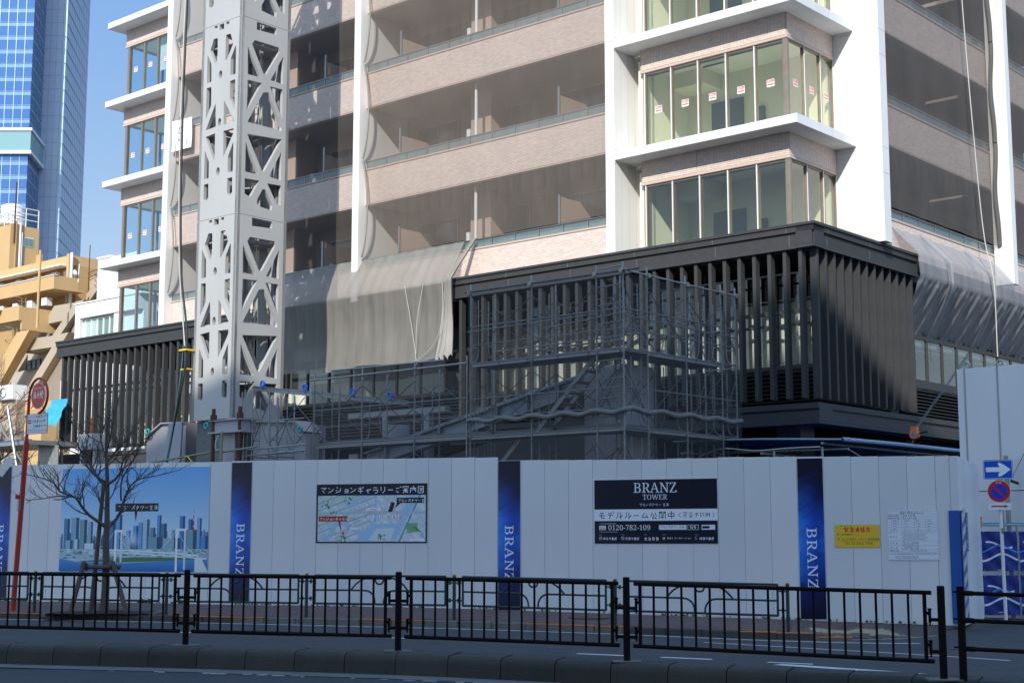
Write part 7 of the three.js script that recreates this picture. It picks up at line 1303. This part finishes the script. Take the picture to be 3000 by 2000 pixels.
// things seen low beyond the hoarding's far end
{
  const t = planThing('tan_annex', 'low tan brick block behind bare trees beyond the hoarding', 'building', [-46, 6, 0]);
  part('wall', [polyP([[-52, 0], [-52, 8.2], [-44.4, 8.1], [-43.6, 7.6], [-43.6, 0]], 5.6, 3)], M.tan, t); part('band', [BP(-52, -43.5, 7.35, 7.6, 5.45, 5.6)], M.tanDark, t); part('wall', [BP(-50, -46.9, 0, 7.4, 5.0, 5.6)], M.tan, t);
  part('window', [BP(-46.4, -44.6, 5.4, 6.6, 5.57, 5.6)], M.brickTan, t);
  const c = planThing('flat_canopy', 'flat grey metal canopy roof beyond the hoarding', 'canopy', [-33, -2, 5]); part('roof', [BP(-36, -30.9, 5.0, 5.16, -2.6, -0.5)], M.galv, c); part('trim', BP(-36, -30.9, 5.16, 5.19, -2.62, -2.5), mat(0.03, 0.1, 0.3, 0.6), c); part('post', [BP(-31.1, -31, 0, 5, -1.2, -1.1)], M.alu, c);
  const k = planThing('corrugated_shed', 'pale corrugated metal sheeting beneath the flat canopy', 'shed', [-31.4, -1.5, 2]); part('wall', [...[...Array(16)].map((_, i) => new THREE.CylinderGeometry(0.045, 0.045, 5, 6).translate(-32.0 + i * 0.085, 2.5, 1.5))], M.alu, k);
  const b = planThing('striped_tarp', 'bright blue striped tarp beside the far podium column', 'tarpaulin', [-33.2, -0.5, 6.5]); part('sheet', [grid(12, 8, (u, v) => [-33.5 + 1.1 * u, 6.1 + 0.85 * v - 0.25 * u * (1 - v), 0.6 + 0.04 * Math.sin(v * 14) - 0.5 * v])], M.tarpBlue, b);
  const a = planThing('air_conditioner', 'white boxy air conditioner unit beyond the hydrant sign', 'air conditioner', [-38, 0.5, 7.2]); part('case', [CB(-38.7, -37.55, 7.3, 7.92, -1.2, -0.5, 0.03)], M.whiteBright, a); part('grille', new THREE.TorusGeometry(0.2, 0.02, 6, 20).translate(-38.2, 7.6, -0.49), M.galv, a); part('stand', BP(-38.7, -37.5, 0, 7.3, 0.7, 1.1), M.stone, a);
  const s = planThing('slanting_post', 'pale slanting post behind the hydrant sign', 'post', [-31.5, -3, 4]); part('post', [TP([-31.0, -3, 4.2], [-31.8, -3, 6.4], 0.06), TP([-33.4, -2.5, 6.0], [-31.4, -2.5, 4.3], 0.04), TP([-34.0, -2.5, 5.3], [-33.4, -2.5, 6.0], 0.04)], M.alu, s);
}
{
  const proto = [];
  const mk = (name, label, a, b, h) => {
    const t = planThing(name, label, 'tree', [a, b, 0], 'bare trees beyond the hoarding'), p = plan(a, b, 0), g = [], tr = [];
    const L = (pts) => pts.map(([x, y, z]) => V3(x - 0 , y, z));
    grow(tr, L([[a, 0, -b], [a + 0.1, h * 0.4, -b], [a, h * 0.75, -b], [a + 0.1, h, -b]]), 0.13, 0.02, 0, 0, 0);
    for (let k = 0; k < 12; k++) { const y = h * (0.35 + 0.5 * k / 12), an = k * 2.4, r = h * rr(0.22, 0.36); grow(g, L([[a, y, -b], [a + Math.cos(an) * r * 0.5, y + r * 0.35, -b + Math.sin(an) * r * 0.5], [a + Math.cos(an) * r, y + r * 0.9, -b + Math.sin(an) * r]]), 0.04, 0.008, 0, 2, 0.012); }
    part('trunk', tr, M.twigSun, t); part('crown', g, M.twigSun, t);
  };
  mk('bare_tree', 'reddish bare tree in sunlight beyond the hoarding near the hydrant sign', -35.2, -1.8, 7.6);
  mk('bare_tree', 'reddish bare tree in sunlight at the very edge of the picture', -37.6, -1.2, 7.4);
}
// the block across the street behind the camera, whose shade falls on the street
{
  const c = plan(26.8, -53.6, 0), t = new THREE.Group(); t.name = 'facing_block'; t.position.set(c.x, 0, c.z); t.rotation.y = -0.251; t.off = V3(0, 0, 0); scene.add(t);
  meta(t, 'tall beige apartment block across the street, outside the picture, shading the road', 'building');
  const H = 47.0;
  part('wall', [B(-36, 34, 0, H, 0, 14)], mat(0.42, 0.39, 0.34, 0.85, 0, { map: T_dirt }), t);
  for (let f = 0; f < 13; f++) part('window_band', [B(-35, 33, 2 + f * 3.4, 3.5 + f * 3.4, -0.04, 0.02)], M.winDark, t);
}
renderer.render(scene, camera);
